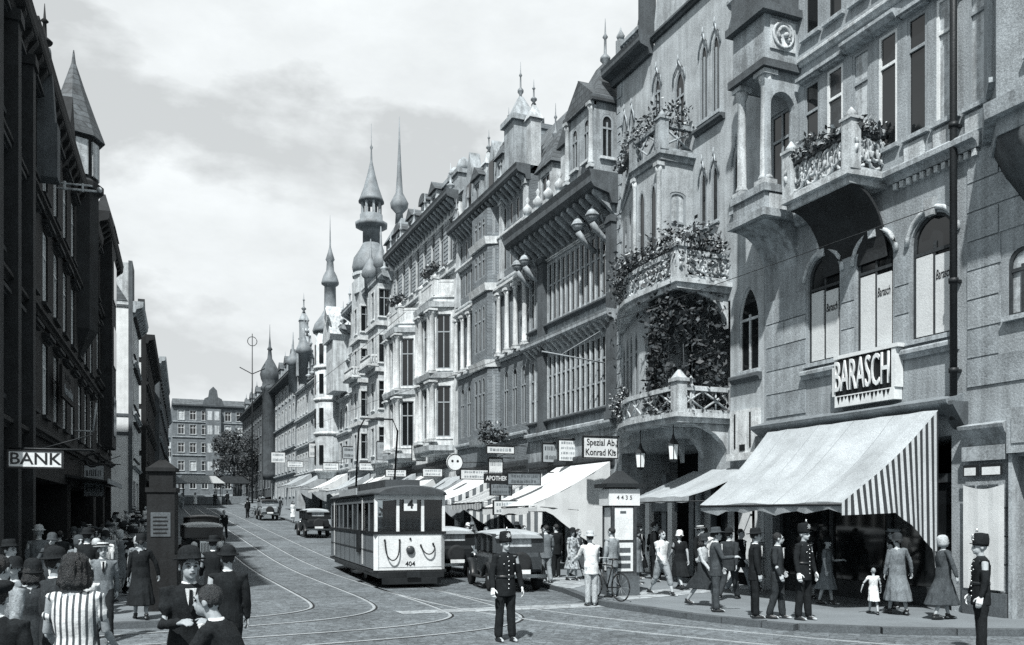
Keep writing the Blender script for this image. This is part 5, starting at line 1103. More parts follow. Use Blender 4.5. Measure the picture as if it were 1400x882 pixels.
b.box(-.1, .06, -.322, -.316, 2.1, 2.16); b.build('poster_print', 'stone_dark', ki)
b = MB(); b.box(-.42, .42, -.36, .36, 2.3, 2.72); b.build('header', 'paint_white', ki)
lettering('4 4 3 5', .15, ki, (0, -.365, 2.5), 'paint_black', extrude=.003)
b = MB(); b.box(-.52, .52, -.46, .46, 2.76, 2.86); b.taper(-.4, .4, -.36, .36, 2.86, 3.2, .33, .3); b.build('roof', 'iron', ki)
# dark pillar on the left pavement
sl = empty('call_pillar', (.33, 20.5, .12), R(-10)); tag(sl, 'tall dark pillar with a pale notice on the left pavement corner', 'pillar')
b = MB(); b.box(-.33, .33, -.3, .3, 0, 1.2); b.box(-.28, .28, -.26, .26, 1.2, 2.55); b.build('shaft', 'shade_black', sl)
b = MB(); b.box(-.31, .31, -.29, .29, 2.551, 2.65); b.box(-.24, .24, -.22, .22, 2.65, 3.0); b.box(-.3, .3, -.28, .28, 3.0, 3.08); b.taper(-.27, .27, -.25, .25, 3.08, 3.25, .2, .2); b.build('cap', 'shade_black', sl)
b = MB(); b.box(-.2, .2, -.276, -.262, 1.6, 2.12)
b.build('notice', 'stone_dark', sl); b = MB()
for k in range(5): b.box(-.15, .13+.02*(k % 2), -.282, -.277, 1.66+k*.085, 1.69+k*.085)
b.build('notice_print', 'shade_black', sl)
# catenary wires, mast, wall rosettes
def wire(label, pts, r=.006, name='overhead_wire', sag=.3):
    P = []
    for a, c in zip(pts, pts[1:]):
        a, c = Vector(a), Vector(c)
        for k in range(12): t = k/12; q = a.lerp(c, t); q.z -= sag*4*t*(1-t); P.append(q)
    P.append(Vector(pts[-1])); b = MB(); b.tube([q-P[0] for q in P], r, 4); o = b.build(name, 'iron', None, P[0]); tag(o, label, 'wire'); return o
wire('tram contact wire over the left track', [(4.5, 16, 6.0), (4.5, 29.3, 6.0), (4.5, 47.5, 6.5), (4.5, 80, 7.9), (4.5, 130, 10)], sag=.05); wire('tram contact wire over the right track', [(9.0, 8, 6.0), (7.05, 29.3, 6.0), (7.05, 47.5, 6.5), (7.05, 80, 7.9), (7.05, 130, 10)], sag=.05)
ms = empty('wire_mast', (12.9, 120, gz(120))); tag(ms, 'tall slender mast with a ring top far down the street', 'mast')
b = MB(); b.tube([(0, 0, 0), (0, 0, 12), (0, 0, 22.5)], [.13, .09, .05], 8); b.build('pole', 'iron', ms)
b = MB(); b.tube([(.6*math.cos(a), 0, 21.5+.6*math.sin(a)) for a in [2*PI*k/16 for k in range(17)]], .05, 5); b.build('ring', 'iron', ms); b = MB(); b.tube([(-1.6, 0, 18), (0, 0, 17.2), (1.6, 0, 18)], .07, 5); b.build('cross_arm', 'iron', ms)
# wall bracket arm on the glazed building
b = MB(); b.tube([(0, 0, 0), (-2.6, 0, .25)], .028, 6); b.tube([(0, 0, 1.3), (-1.8, 0, .2)], .014, 5); o = b.build('wall_bracket', 'frame_grey', None, (15.95, 29.2, 7.9)); tag(o, 'pale wire bracket arm on the glazed building wall', 'bracket')

b = MB(); b.tube([(0, 0, 0), (1.15, 0, .05)], .035, 6); b.tube([(0, 0, .16), (1.0, 0, .2)], .03, 6); b.box(.2, .26, -.03, .03, -.02, .24); b.box(.7, .76, -.03, .03, -.02, .24); b.ball((1.2, 0, .1), .09, 8, 5)
o = b.build('wall_bracket', 'stone_pale', None, (xl(30.5)+.05, 30.5, 12.3)); tag(o, 'pale double rod bracket high on the spired house', 'bracket')
b = MB(); b.tube([(0, 0, 0), (.12, 0, 1.0)], .04, 6); b.tube([(0, 0, 0), (-.6, 0, .0)], .03, 5); o = b.build('awning_rod', 'stone_pale', None, (xl(34)+.75, 34, 5.1)); tag(o, 'slanted pale rod beside the Herrenhüte lettering', 'rod')

# ================================================================== tram
T = empty('tram', (7.35, 25.7, .0), R(-3.6)); tag(T, 'two axle tram with white front panel numbered 404 and route plate 4', 'tram')
Wt, Lt = 1.08, 9.8
b = MB(); b.box(-Wt, Wt, .012, Lt-.012, .55, 1.6); b.build('lower_body', 'tram_side', T)
b = MB(); b.prism([(-Wt-.012, .01), (-Wt+.1, -.1), (Wt-.1, -.1), (Wt+.012, .01)], .52, 1.6, 'z'); b.build('front_panel', 'paint_white', T)
b = MB(); b.box(-Wt-.03, Wt+.03, -.13, Lt+.03, 1.6, 1.68); b.box(-Wt-.035, Wt+.035, -.12, Lt, .44, .52); b.build('waist_rail', 'paint_black', T)
b = MB(); ys_ = [.9, 2.0, 3.1, 4.2, 5.3, 6.4, 7.5, 8.7]
for x in (-Wt, -.42, .34, Wt-.09): b.box(x, x+.09, -.1, .0, 1.68, 2.72)
b.box(-Wt, Wt, -.11, 0, 2.64, 2.8); b.build('front_frame', 'paint_white', T)
b = MB()
for x in (-Wt, Wt-.06):
    for y in ys_+[Lt-.1]: b.box(x, x+.06, y, y+.1, 1.68, 2.74)
    b.box(x, x+.06, 0, Lt, 2.55, 2.75)
b.build('side_frame', 'tram_side', T)
b = MB()
for x in (-Wt-.015, ):
    for y in (2.0, 8.65): b.box(x, x+.01, y-.05, y+.16, .6, 2.72)
b.build('door_post', 'paint_white', T)
for i, (a, c) in enumerate(zip([0.0]+ys_, ys_+[Lt-.1])):
    for x in (-Wt+.02, Wt-.03):
        q = MB(); q.box(x, x+.01, a+.1, c, 1.68, 2.55); q.build('side_pane', 'glass_clear' if i % 3 else 'glass_dim', T)
for x0, x1 in ((-Wt+.09, -.42), (-.33, .34), (.43, Wt-.09)):
    q = MB(); q.box(x0, x1, -.05, -.04, 1.68, 2.64); q.build('front_pane', 'glass_clear', T)
b = MB(); rs = []
for y, s in ((-.3, .86), (-.2, .98), (.1, 1.0), (Lt-.1, 1.0), (Lt+.2, .98), (Lt+.3, .86)):
    rs.append([(Wt*1.06*s*math.cos(PI*k/10), y, 2.78+.30*s*math.sin(PI*k/10)) for k in range(11)])
b.rings(rs, True); b.build('roof', 'tram_roof', T)
b = MB(); b.box(-.55, .55, 1.0, Lt-1.0, 3.05, 3.28); b.build('roof_vent', 'tram_roof', T)
b = MB(); b.tube([(-.7, 5.8, 3.2), (-.7, 5.2, 5.2), (-.5, 5.1, 5.6), (.5, 5.1, 5.6), (.7, 5.2, 5.2), (.7, 5.8, 3.2)], .035, 6); b.build('bow_collector', 'iron', T)
b = MB(); b.box(-.2, .2, -.14, -.112, 2.3, 2.66); rp = b.build('route_plate', 'paint_white', T); lettering('4', .36, rp, (0, -.146, 2.49), 'paint_black', extrude=.003, weight=.01)
lettering('404', .2, T, (0, -.107, .70), 'paint_black', extrude=.003, weight=.003)
b = MB(); b.xf = Matrix.Translation((0, -.1, 1.12)) @ Matrix.Rotation(PI/2, 4, 'X'); b.lathe([(.13, 0), (.13, .06), (.1, .09), (.02, .1)], 0, 0, 0, 14); b.xf = None; b.build('headlamp', 'paint_dark', T)
b = MB(); b.ball((0, -.12, 1.46), .035, 8, 5); b.build('lamp_bracket', 'paint_black', T)
b = MB()
for x in (-Wt+.12, Wt-.12): b.box(x-.006, x+.006, -.108, -.1, .56, 1.58)
b.box(-Wt+.1, Wt-.1, -.108, -.1, .60, .612); b.build('panel_seam', 'stone_mid', T)
b = MB()
for k in range(7): b.box(-Wt-.018, -Wt-.011, 1.5+k*1.1, 1.512+k*1.1, .56, 1.58)
b.box(-Wt-.02, -Wt-.011, .1, Lt-.1, 1.08, 1.1); b.build('side_seam', 'paint_black', T)
b = MB(); b.box(-.12, .12, -.5, -.28, .36, .46); b.box(-.2, .2, -.54, -.5, .32, .5); b.build('buffer', 'iron', T)
b = MB(); b.box(-Wt-.06, -Wt-.02, 3.0, 7.0, 2.84, 3.06); b.build('roof_board', 'canvas_grey', T)
for pts in ([(-.78, -.13, 1.42), (-.75, -.2, 1.0), (-.62, -.22, .82), (-.48, -.22, .82), (-.36, -.2, 1.0), (-.33, -.13, 1.42)], [(.32, -.13, 1.26), (.4, -.2, 1.05), (.56, -.22, .97), (.7, -.2, 1.05), (.76, -.13, 1.2), (.7, -.13, 1.3)]):
    b = MB(); b.tube(smooth_path(pts, 2), .02, 6); b.ball(pts[0], .035, 6, 4); b.ball(pts[-1], .035, 6, 4); b.build('coupling_hose', 'rubber', T)
b = MB(); b.box(-1.0, 1.0, -.28, .1, .3, .48); b.box(-.95, .95, .1, Lt-.1, .28, .44); b.prism([(-.9, -.3), (.9, -.3), (.75, -.45), (-.75, -.45)], .12, .3, 'z'); b.build('underframe', 'paint_black', T)
for y in (3.4, 6.4):
    for x in (-.76, .70): q = MB(); q.xf = Matrix.Translation((x, y, .4)) @ Matrix.Rotation(PI/2, 4, 'Y'); q.lathe([(.4, 0), (.4, .06)], 0, 0, 0, 16, False); q.xf = None; q.build('wheel', 'iron', T)
b = MB(); b.box(-Wt-.09, -Wt-.03, 2.3, 2.34, 1.1, 2.2); b.box(-Wt-.2, -Wt-.02, 2.1, 2.9, .3, .36); b.build('step_board', 'iron', T)
b = MB(); b.box(-Wt-.02, -Wt-.011, 2.5, 3.0, 1.0, 1.55)
for k in range(6): b.box(-Wt-.05, -Wt-.02, 2.45+k*.11, 2.48+k*.11, .95, 1.6)
b.build('side_grille', 'paint_black', T)

# ================================================================== motor cars
def car(label, x, y, deg, body='paint_dark', roof='paint_black', group='motor cars in the street', light='paint_black'):
    o = empty('motor_car', (x, y, gz(y)), R(deg)); tag(o, label, 'car', group); o.rotation_euler.x = 0
    b = MB()                                              # bonnet and cabin (front at -y)
    sec = [(-1.95, .26, .62, .98), (-1.5, .32, .55, 1.05), (-.75, .52, .5, 1.1), (-.6, .68, .5, 1.12), (.2, .74, .5, 1.15), (1.3, .74, .5, 1.15), (1.85, .68, .55, 1.12), (2.0, .6, .65, 1.0)]
    b.rings([[(-w, y_, z0), (w, y_, z0), (w, y_, z0+(z1-z0)*.7), (w*.86, y_, z1), (-w*.86, y_, z1), (-w, y_, z0+(z1-z0)*.7)] for y_, w, z0, z1 in sec], False); b.build('body', body, o)
    b = MB()                                              # window posts
    for yy in (-.62, .25, 1.0, 1.75):
        for s in (-1, 1): b.box(s*.70-.04, s*.70+.04, yy, yy+.12, 1.12, 1.62)
    b.box(-.74, -.66, -.62, 1.86, 1.615, 1.65); b.box(.66, .74, -.62, 1.86, 1.615, 1.65); b.box(-.7, .7, 1.80, 1.86, 1.10, 1.28); b.box(-.7, -.38, 1.80, 1.86, 1.28, 1.62); b.box(.38, .7, 1.80, 1.86, 1.28, 1.62); b.box(-.7, .7, 1.80, 1.86, 1.52, 1.62); b.build('cabin_frame', body, o)
    b = MB(); rs = []
    for y_, s, dz in ((-.85, .9, -.04), (-.6, .98, 0), (.5, 1.0, .04), (1.6, .98, 0), (1.95, .88, -.08)): rs.append([(.78*s*math.cos(PI*k/8), y_, 1.6+dz+.13*s*math.sin(PI*k/8)) for k in range(9)])
    b.rings(rs, True); b.build('roof', roof, o)
    for yy, ln in ((-.5, .75), (.37, .63), (1.12, .63)):
        for s in (-1, 1): q = MB(); q.box(s*.70-.005, s*.70+.005, yy, yy+ln, 1.13, 1.6); q.build('side_pane', 'glass', o)
    q = MB(); q.box(-.68, .68, -.6, -.58, 1.13, 1.58); q.build('windscreen', 'glass_dim', o); q = MB(); q.box(-.38, .38, 1.825, 1.835, 1.28, 1.52); q.build('rear_pane', 'curtain', o)
    for s in (-1, 1):
        for yw, nm in ((-1.35, 'front'), (1.25, 'rear')):
            w = MB(); w.xf = Matrix.Translation((s*.68, yw, .36)) @ Matrix.Rotation(PI/2, 4, 'Y'); w.lathe([(.27, -.07), (.34, -.075), (.365, -.03), (.365, .03), (.34, .075), (.27, .07)], 0, 0, 0, 18); w.xf = None; wh = w.build('wheel', 'rubber', o)
            w = MB(); w.xf = Matrix.Translation((s*.70, yw, .36)) @ Matrix.Rotation(PI/2, 4, 'Y'); w.lathe([(.27, -.03), (.27, .03), (.24, .04), (.08, .02), (.07, .05), (.01, .06)], 0, 0, 0, 16); w.xf = None; w.build('rim', 'stone_mid', wh)
            f = MB(); pts = [(yw-.5, .42), (yw-.42, .62), (yw-.2, .78), (yw+.05, .81), (yw+.3, .7), (yw+.5, .48), (yw+.6, .36)]
            f.rings([[(s*.56, y_, z_-.0), (s*.56, y_, z_+.03), (s*.75, y_, z_+.035), (s*.84, y_, z_-.02), (s*.83, y_, z_-.06), (s*.74, y_, z_)] for y_, z_ in pts], True); f.build('mudguard', light, o)
        r_ = MB(); r_.box(s*.78-.1, s*.78+.08, -.7, .7, .33, .37); r_.build('running_board', 'rubber', o)
        h = MB(); h.xf = Matrix.Translation((s*.48, -1.85, .88)) @ Matrix.Rotation(PI/2, 4, 'X'); h.lathe([(.03, -.16), (.1, -.1), (.135, 0), (.13, .02)], 0, 0, 0, 14); h.xf = None; hl = h.build('headlamp', 'chrome', o)
        h = MB(); h.xf = Matrix.Translation((s*.48, -1.87, .88)) @ Matrix.Rotation(PI/2, 4, 'X'); h.lathe([(.125, .0), (.1, .02), (.01, .03)], 0, 0, 0, 14); h.xf = None; h.build('lens', 'lamp_glass', hl)
    r_ = MB(); r_.box(-.27, .27, -2.0, -1.94, .5, 1.03); r_.build('radiator', 'chrome', o)
    q = MB()
    for k in range(9): q.box(-.23+k*.053, -.205+k*.053, -2.012, -2.001, .56, .97)
    q.build('grille', 'paint_black', o)
    for yy in (-2.15, 2.15): q = MB(); q.box(-.75, .75, yy-.03, yy+.03, .42, .52); q.box(-.3, -.24, min(yy, yy*.9), max(yy, yy*.9), .43, .5); q.box(.24, .3, min(yy, yy*.9), max(yy, yy*.9), .43, .5); q.build('bumper', 'chrome', o)
    q = MB(); q.xf = Matrix.Translation((0, 2.04, .82)) @ Matrix.Rotation(PI/2, 4, 'X'); q.lathe([(.24, -.07), (.31, -.07), (.33, 0), (.31, .07), (.24, .07), (.08, .03)], 0, 0, 0, 18); q.xf = None; q.build('spare_wheel', 'rubber', o)
    q = MB(); q.box(-.25, .25, 2.19, 2.2, .53, .65); q.build('number_plate', 'paint_white', o)
    return o
car('dark saloon car parked by the kerb behind the traffic policeman', 9.95, 24.6, 172, roof='canvas_grey')
car('tall black cab standing between the tram and the striped awnings', 9.9, 30.6, 178, body='paint_black', roof='canvas')
car('black car seen from behind farther up the street beyond the tram', 9.7, 56.0, 180, body='paint_black', roof='canvas_grey')
car('dark car with pale roof coming along the left kerb', 2.15, 38.5, 2, roof='canvas_white')
car('dark car following behind the pale roofed car at the left kerb', 2.6, 46.5, 3, body='paint_black')
car('grey car standing far up by the market stalls', 9.6, 78, 180, body='paint_grey')

# bicycles
def bicycle(label, x, y, deg, z):
    o = empty('bicycle', (x, y, z), R(deg)); tag(o, label, 'bicycle', 'bicycles')
    for yy in (-.52, .52):
        w = MB(); w.tube([(0, yy+.33*math.cos(a), .34+.33*math.sin(a)) for a in [2*PI*k/20 for k in range(21)]], .018, 6); wh = w.build('wheel', 'rubber', o)
        s = MB()
        for k in range(10): a = 2*PI*k/10; s.tube([(0, yy, .34), (0, yy+.32*math.cos(a), .34+.32*math.sin(a))], .003, 3)
        s.build('spoke', 'steel', wh)
    f = MB(); hd, bb, st, re, fr = (0, -.36, .86), (0, .02, .30), (0, .2, .84), (0, .52, .34), (0, -.52, .34)
    for a, c in ((hd, bb), (bb, st), (st, hd), (st, re), (bb, re), (hd, fr)): f.tube([a, c], .017, 6)
    f.tube([hd, (0, -.34, .98)], .014, 6); f.tube([st, (0, .23, .96)], .014, 6); f.build('frame', 'paint_black', o)
    h = MB(); h.tube([(-.28, -.2, 1.0), (-.2, -.36, 1.0), (.2, -.36, 1.0), (.28, -.2, 1.0)], .013, 6); h.build('handlebar', 'steel', o)
    s = MB(); s.rings([[(-.03, .1, .97), (.03, .1, .97), (.03, .1, 1.0), (-.03, .1, 1.0)], [(-.09, .3, .97), (.09, .3, .97), (.08, .3, 1.02), (-.08, .3, 1.02)], [(-.07, .36, .97), (.07, .36, .97), (.06, .36, 1.0), (-.06, .36, 1.0)]], True); s.build('saddle', 'leather', o)
    p = MB(); p.tube([(-.1, -.06, .2), (.0, .02, .3), (.1, .1, .4)], .012, 5); p.box(-.15, -.06, -.1, -.02, .19, .21); p.box(.06, .15, .06, .14, .39, .41); p.build('pedal', 'iron', o)
    return o
bicycle('bicycle held by the man in the pale jacket at the crossing', 10.3, 18.75, 190, .004+.12 if False else .125); bicycle('bicycle pushed across the far end of the street', 9.2, 82, 120, gz(82))

# market stalls and trees at the far end
def stall(label, x, y, w, roof='canvas_white'):
    o = empty('market_stall', (x, y, gz(y))); tag(o, label, 'market stall')
    b = MB(); b.prism([(-w/2-.4, 2.7), (w/2+.4, 2.7), (w/2-.8, 3.6), (-w/2+.8, 3.6)], -1.6, 1.6, 'y'); b.build('canopy', roof, o)
    b = MB()
    for sx in (-1, 1):
        for sy in (-1, 1): b.tube([(sx*w/2, sy*1.4, 0), (sx*w/2, sy*1.4, 2.75)], .05, 5)
    b.build('post', 'timber_dark', o); b = MB(); b.box(-w/2, w/2, -1.2, .6, 0, 1.0); b.build('counter', 'timber_mid', o)
stall('white topped market stall before the street end house', 6.1, 118, 5.5); stall('dark roofed market stall beside the white topped stall', 10.5, 122, 4.0, 'timber_dark'); stall('grey roofed stall at the end of the left row', 2.6, 112, 3.0, 'canvas_grey')
def tree(label, x, y, h, r, seed):
    o = empty('tree', (x, y, gz(y))); tag(o, label, 'tree'); rr = random.Random(seed)
    b = MB(); b.tube([(0, 0, -.2), (.1, .05, h*.3), (-.05, .1, h*.55), (.1, 0, h*.85)], [.28, .22, .14, .04], 8)
    cl = []
    for k in range(22):
        a = rr.uniform(0, 2*PI); t = rr.uniform(.3, 1.0); q = Vector((r*.75*math.cos(a)*math.sqrt(1-(t-.55)**2), r*.75*math.sin(a)*math.sqrt(1-(t-.55)**2), h*t)); cl.append((q, rr.uniform(.5, 1.0)*r*.42))
        if k % 2: b.tube([(0, 0, h*min(.6, t*.7)), q*.6+Vector((0, 0, q.z*.38)), q], [.09, .05, .015], 5)
    b.build('trunk', 'bark', o)
    def fn(g): q, s = g.choice(cl); d = Vector((g.gauss(0, 1), g.gauss(0, 1), g.gauss(0, 1))).normalized()*s*g.random()**.4; return q+d
    leaves(3200, fn, .16, seed).build('crown', 'leaf_dark', o, recalc=False, kind='stuff'); leaves(900, fn, .15, seed+3).build('crown', 'leaf_mid', o, recalc=False, kind='stuff')
tree('full leafy tree before the street end house', 13.0, 142, 9.5, 3.4, 51); tree('smaller leafy tree beside the market stalls', 11.6, 131, 8.5, 3.2, 52); tree('leafy tree half hidden behind the mast', 14.4, 152, 11, 3.2, 53)

# ================================================================== people
def remesh(mb, voxel, smooth=3, ratio=.35, name='body', wrinkle=0, ws=(13, 7)):
    o = bpy.data.objects.new('tmp', mb.mesh('tmp')); COL.objects.link(o)
    m = o.modifiers.new('r', 'REMESH'); m.mode = 'VOXEL'; m.voxel_size = voxel; m.use_smooth_shade = True
    if smooth: s = o.modifiers.new('s', 'SMOOTH'); s.factor = .5; s.iterations = smooth
    d = o.modifiers.new('d', 'DECIMATE'); d.ratio = ratio
    dg = bpy.context.evaluated_depsgraph_get(); me = bpy.data.meshes.new_from_object(o.evaluated_get(dg)); me.name = name
    old = o.data; bpy.data.objects.remove(o); bpy.data.meshes.remove(old); me.materials.clear()
    me.polygons.foreach_set('use_smooth', [True]*len(me.polygons))
    if wrinkle:
        for v in me.vertices:
            c = v.co; n_ = mnoise.noise(Vector((c.x*ws[0], c.y*ws[0], c.z*ws[1])))+.6*mnoise.noise(Vector((c.x*ws[0]*2.2+5, c.y*ws[0]*2.2, c.z*ws[1]*2.4)))
            v.co = c+v.normal*n_*wrinkle
    return me
def cap(mb, pts, rad, n=10):
    """closed limb with rounded ends through pts"""
    pts = [Vector(p) for p in pts]; P = []; Rr = []
    d0 = (pts[0]-pts[1]).normalized(); d1 = (pts[-1]-pts[-2]).normalized()
    for a in (0.15, .6): P.append(pts[0]+d0*rad[0]*math.cos(a)); Rr.append(rad[0]*math.sin(a)*1.05+.001)
    P += pts; Rr += list(rad)
    for a in (.6, .15): P.append(pts[-1]+d1*rad[-1]*math.cos(a)); Rr.append(rad[-1]*math.sin(a)*1.05+.001)
    mb.tube(P, Rr, n)
def stack(mb, rs, n=16, fold=None):
    """rs: (cx, cy, z, rx, ry)"""
    R_ = []
    for i, (cx, cy, z, rx, ry) in enumerate(rs):
        R_.append([(cx+rx*math.cos(2*PI*k/n)*(1+(fold[i]*math.cos(k*PI) if fold else 0)), cy+ry*math.sin(2*PI*k/n)*(1+(fold[i]*math.cos(k*PI) if fold else 0)), z) for k in range(n)])
    mb.rings(R_, True)
def hand(mb, w, d, side, up, k=1.0, curl=.5):
    """w wrist, d pointing direction, side: thumb direction, up: back of the hand"""
    d, side, up = d.normalized(), side.normalized(), up.normalized()
    c = w+d*.045*k
    for s_ in (-.028, -.009, .010, .028): cap(mb, [w+side*s_*.6*k, w+d*.085*k+side*s_*k], [.017*k, .0155*k], 8)
    for i, (s_, ln) in enumerate(((.030, .068), (.010, .078), (-.010, .072), (-.029, .056))):
        b0 = w+d*.082*k+side*s_*k; a = curl*.7; d1 = (d*math.cos(a)-up*math.sin(a)); a2 = curl*1.7; d2 = (d*math.cos(a2)-up*math.sin(a2))
        cap(mb, [b0, b0+d1*ln*.52*k, b0+d1*ln*.52*k+d2*ln*.5*k], [.0098*k, .009*k, .0078*k], 7)
    t0 = w+d*.02*k+side*.028*k; t1 = t0+(d*.6+side*.75-up*.3).normalized()*.045*k
    cap(mb, [t0, t1, t1+(d*.9+side*.25-up*.4).normalized()*.034*k], [.0145*k, .012*k, .0095*k], 7)

def skeleton(H=1.74, legs=((0, 0), (0, 0)), arms=((0, 8, 12), (0, 8, 12)), lean=0.0, headturn=0.0, stance=.09, sex='m'):
    k = H/1.74; S = {'k': k}
    hp = {}; low = 9
    for s, (a, f) in zip((1, -1), legs):
        h = Vector((s*.085*k, 0, 0)); a, f = R(a), R(f)
        kn = h+Vector((s*(stance-.085)*.5*k, -math.sin(a), -math.cos(a)))*.43*k
        an = kn+Vector((s*(stance-.085)*.5*k, -math.sin(a-f), -math.cos(a-f)))*.42*k
        hp[s] = (h, kn, an, a-f); low = min(low, an.z)
    pz = -low+.085*k; up = Vector((0, 0, pz))
    S['legs'] = {s: (v[0]+up, v[1]+up, v[2]+up, v[3]) for s, v in hp.items()}
    L_ = R(lean); sp = Vector((0, -math.sin(L_), math.cos(L_)))
    S['pel'] = Vector((0, 0, pz)); S['sp'] = sp; S['pz'] = pz
    S['chest'] = S['pel']+sp*.36*k; S['sh'] = S['pel']+sp*.50*k; S['neck'] = S['pel']+sp*.56*k; S['head'] = S['neck']+sp*.135*k+Vector((0, -.02*k, 0))
    S['arms'] = {}
    for s, ar in zip((1, -1), arms):
        fw, ou, el = [R(v) for v in ar[:3]]; inn = R(ar[3]) if len(ar) > 3 else 0
        sh = S['sh']+Vector((s*(.185 if sex == 'm' else .165)*k, 0, -.02*k))
        ud = Vector((s*math.sin(ou), -math.sin(fw)*math.cos(ou), -math.cos(fw)*math.cos(ou))); el_ = sh+ud*.29*k
        fd = Vector((s*math.sin(ou)*.4-s*math.sin(inn), -math.sin(fw+el), -math.cos(fw+el))).normalized(); wr = el_+fd*.25*k
        S['arms'][s] = (sh, el_, wr, fd)
    S['ht'] = headturn
    return S
def body_mesh(S, sex='m', hands=True, curl=.5):
    k = S['k']; b = MB(); p, c, sh = S['pel'], S['chest'], S['sh']; f = 1.0 if sex == 'm' else .9
    def at(t): return p+S['sp']*t*k
    stack(b, [(at(t).x, at(t).y, at(t).z, rx*k*f, ry*k*f) for t, rx, ry in ((-.08, .10, .08), (-.02, .155, .105), (.06, .16, .11), (.18, .135, .10), (.32, .155, .115), (.44, .165, .11), (.50, .12, .085), (.535, .06, .06))])
    cap(b, [at(.50), S['head']-Vector((0, 0, .04*k))], [.056*k*f, .05*k*f])
    for s, (h, kn, an, fa) in S['legs'].items():
        cap(b, [h, h.lerp(kn, .5), kn, kn.lerp(an, .35)+Vector((0, .012*k, 0)), an], [.085*k*f, .075*k*f, .053*k*f, .055*k*f, .036*k*f])
        t = Vector((0, -1, -.05)); cap(b, [an+Vector((0, .03*k, -.045*k)), an+t*.09*k+Vector((0, 0, -.045*k)), an+t*.17*k+Vector((0, 0, -.055*k))], [.036*k, .036*k, .026*k])
    for s, (s0, el, wr, fd) in S['arms'].items():
        cap(b, [s0+Vector((-s*.05*k, 0, .0)), s0, el, el.lerp(wr, .3), wr], [.05*k*f, .052*k*f, .039*k*f, .038*k*f, .024*k*f])
        if hands:
            side = Vector((-s*.3, -1, 0)) if abs(fd.z) > .7 else Vector((-s, 0, .5)); side = (side-fd*side.dot(fd)).normalized(); up = side.cross(fd)*s
            if up.dot(Vector((s, 0, .6))) < 0: up = -up
            hand(b, wr, fd, side, up, k*(1 if sex == 'm' else .92), curl)
    # head: skull, jaw, nose, brow, ears, lips
    hc = S['head']; rot = Matrix.Translation(hc) @ Matrix.Rotation(R(S['ht']), 4, 'Z'); b.xf = rot
    b.ball((0, .012*k, .02*k), .09*k, 14, 10, sx=.86, sy=1.08, sz=1.05)
    b.ball((0, -.028*k, -.045*k), .068*k, 12, 8, sx=.86, sy=.95, sz=1.08)
    b.ball((0, -.07*k, -.085*k), .024*k, 8, 6)
    b.tube([(0, -.085*k, .018*k), (0, -.105*k, -.012*k), (0, -.112*k, -.028*k), (0, -.092*k, -.034*k)], [.008*k, .012*k, .016*k, .014*k], 8)
    b.tube([(-.05*k, -.068*k, .022*k), (-.02*k, -.088*k, .03*k), (.02*k, -.088*k, .03*k), (.05*k, -.068*k, .022*k)], .011*k, 6)
    for s in (-1, 1): b.ball((s*.08*k, .015*k, -.012*k), .022*k, 8, 6, sx=.45, sy=1, sz=1.4)
    b.tube([(-.022*k, -.088*k, -.058*k), (0, -.098*k, -.056*k), (.022*k, -.088*k, -.058*k)], .009*k, 6)
    b.xf = None
    return remesh(b, .0085*k, 2, .30)
def face_mesh(S):
    k = S['k']; b = MB(); b.xf = Matrix.Translation(S['head']) @ Matrix.Rotation(R(S['ht']), 4, 'Z')
    for s in (-1, 1):
        b.ball((s*.032*k, -.083*k, .004*k), .012*k, 8, 6, sx=1.2, sy=.6, sz=.7); b.tube([(s*.015*k, -.093*k, .026*k), (s*.035*k, -.09*k, .03*k), (s*.055*k, -.076*k, .024*k)], .005*k, 5)
    b.tube([(-.022*k, -.0945*k, -.057*k), (0, -.105*k, -.057*k), (.022*k, -.0945*k, -.057*k)], .0045*k, 5)
    b.xf = None; return b.mesh('face')
def jacket_mesh(S, sex='m', length=.2, loose=1.0, sleeve=1.0, flare=0.0):
    k = S['k']; b = MB(); f = loose*(1.0 if sex == 'm' else .88)
    def at(t): return S['pel']+S['sp']*t*k
    rs = []
    for t, rx, ry in ((-length, .185+flare, .135+flare), (-length*.5, .18+flare*.5, .13+flare*.5), (.04, .175, .125), (.16, .16, .115), (.30, .18, .13), (.42, .195, .125), (.475, .185, .105), (.52, .11, .085), (.55, .062, .062)):
        q = at(t); z = q.z if t > 0 else S['pel'].z+t*k; rs.append((q.x, q.y if t > 0 else 0, z, rx*k*f, ry*k*f))
    stack(b, rs, 18)
    for s, (s0, el, wr, fd) in S['arms'].items():
        e2 = el.lerp(wr, .93) if sleeve >= 1 else s0.lerp(el, sleeve)
        if sleeve >= 1: cap(b, [s0+Vector((-s*.06*k, 0, 0)), s0, s0.lerp(el, .5), el, el.lerp(wr, .5), e2], [.06*k, .068*k*f, .062*k*f, .054*k*f, .05*k*f, .043*k*f])
        else: cap(b, [s0+Vector((-s*.06*k, 0, 0)), s0, e2], [.058*k, .064*k*f, .06*k*f])
    return remesh(b, .013*k, 2, .33, wrinkle=.011*k)
def trouser_mesh(S, wide=1.0, cut=1.0):
    k = S['k']; b = MB(); p = S['pel']
    stack(b, [(0, 0, p.z-.1*k, .13*k, .10*k), (0, 0, p.z, .165*k, .12*k), (0, 0, p.z+.1*k, .155*k, .115*k)], 14)
    for s, (h, kn, an, fa) in S['legs'].items():
        e = kn.lerp(an, cut*.98-.02 if cut < 1 else .97)
        cap(b, [h, h.lerp(kn, .5), kn, kn.lerp(e, .5), e], [.098*k*wide, .092*k*wide, .075*k*wide, .072*k*wide, .07*k*wide])
    return remesh(b, .013*k, 2, .33, wrinkle=.011*k)
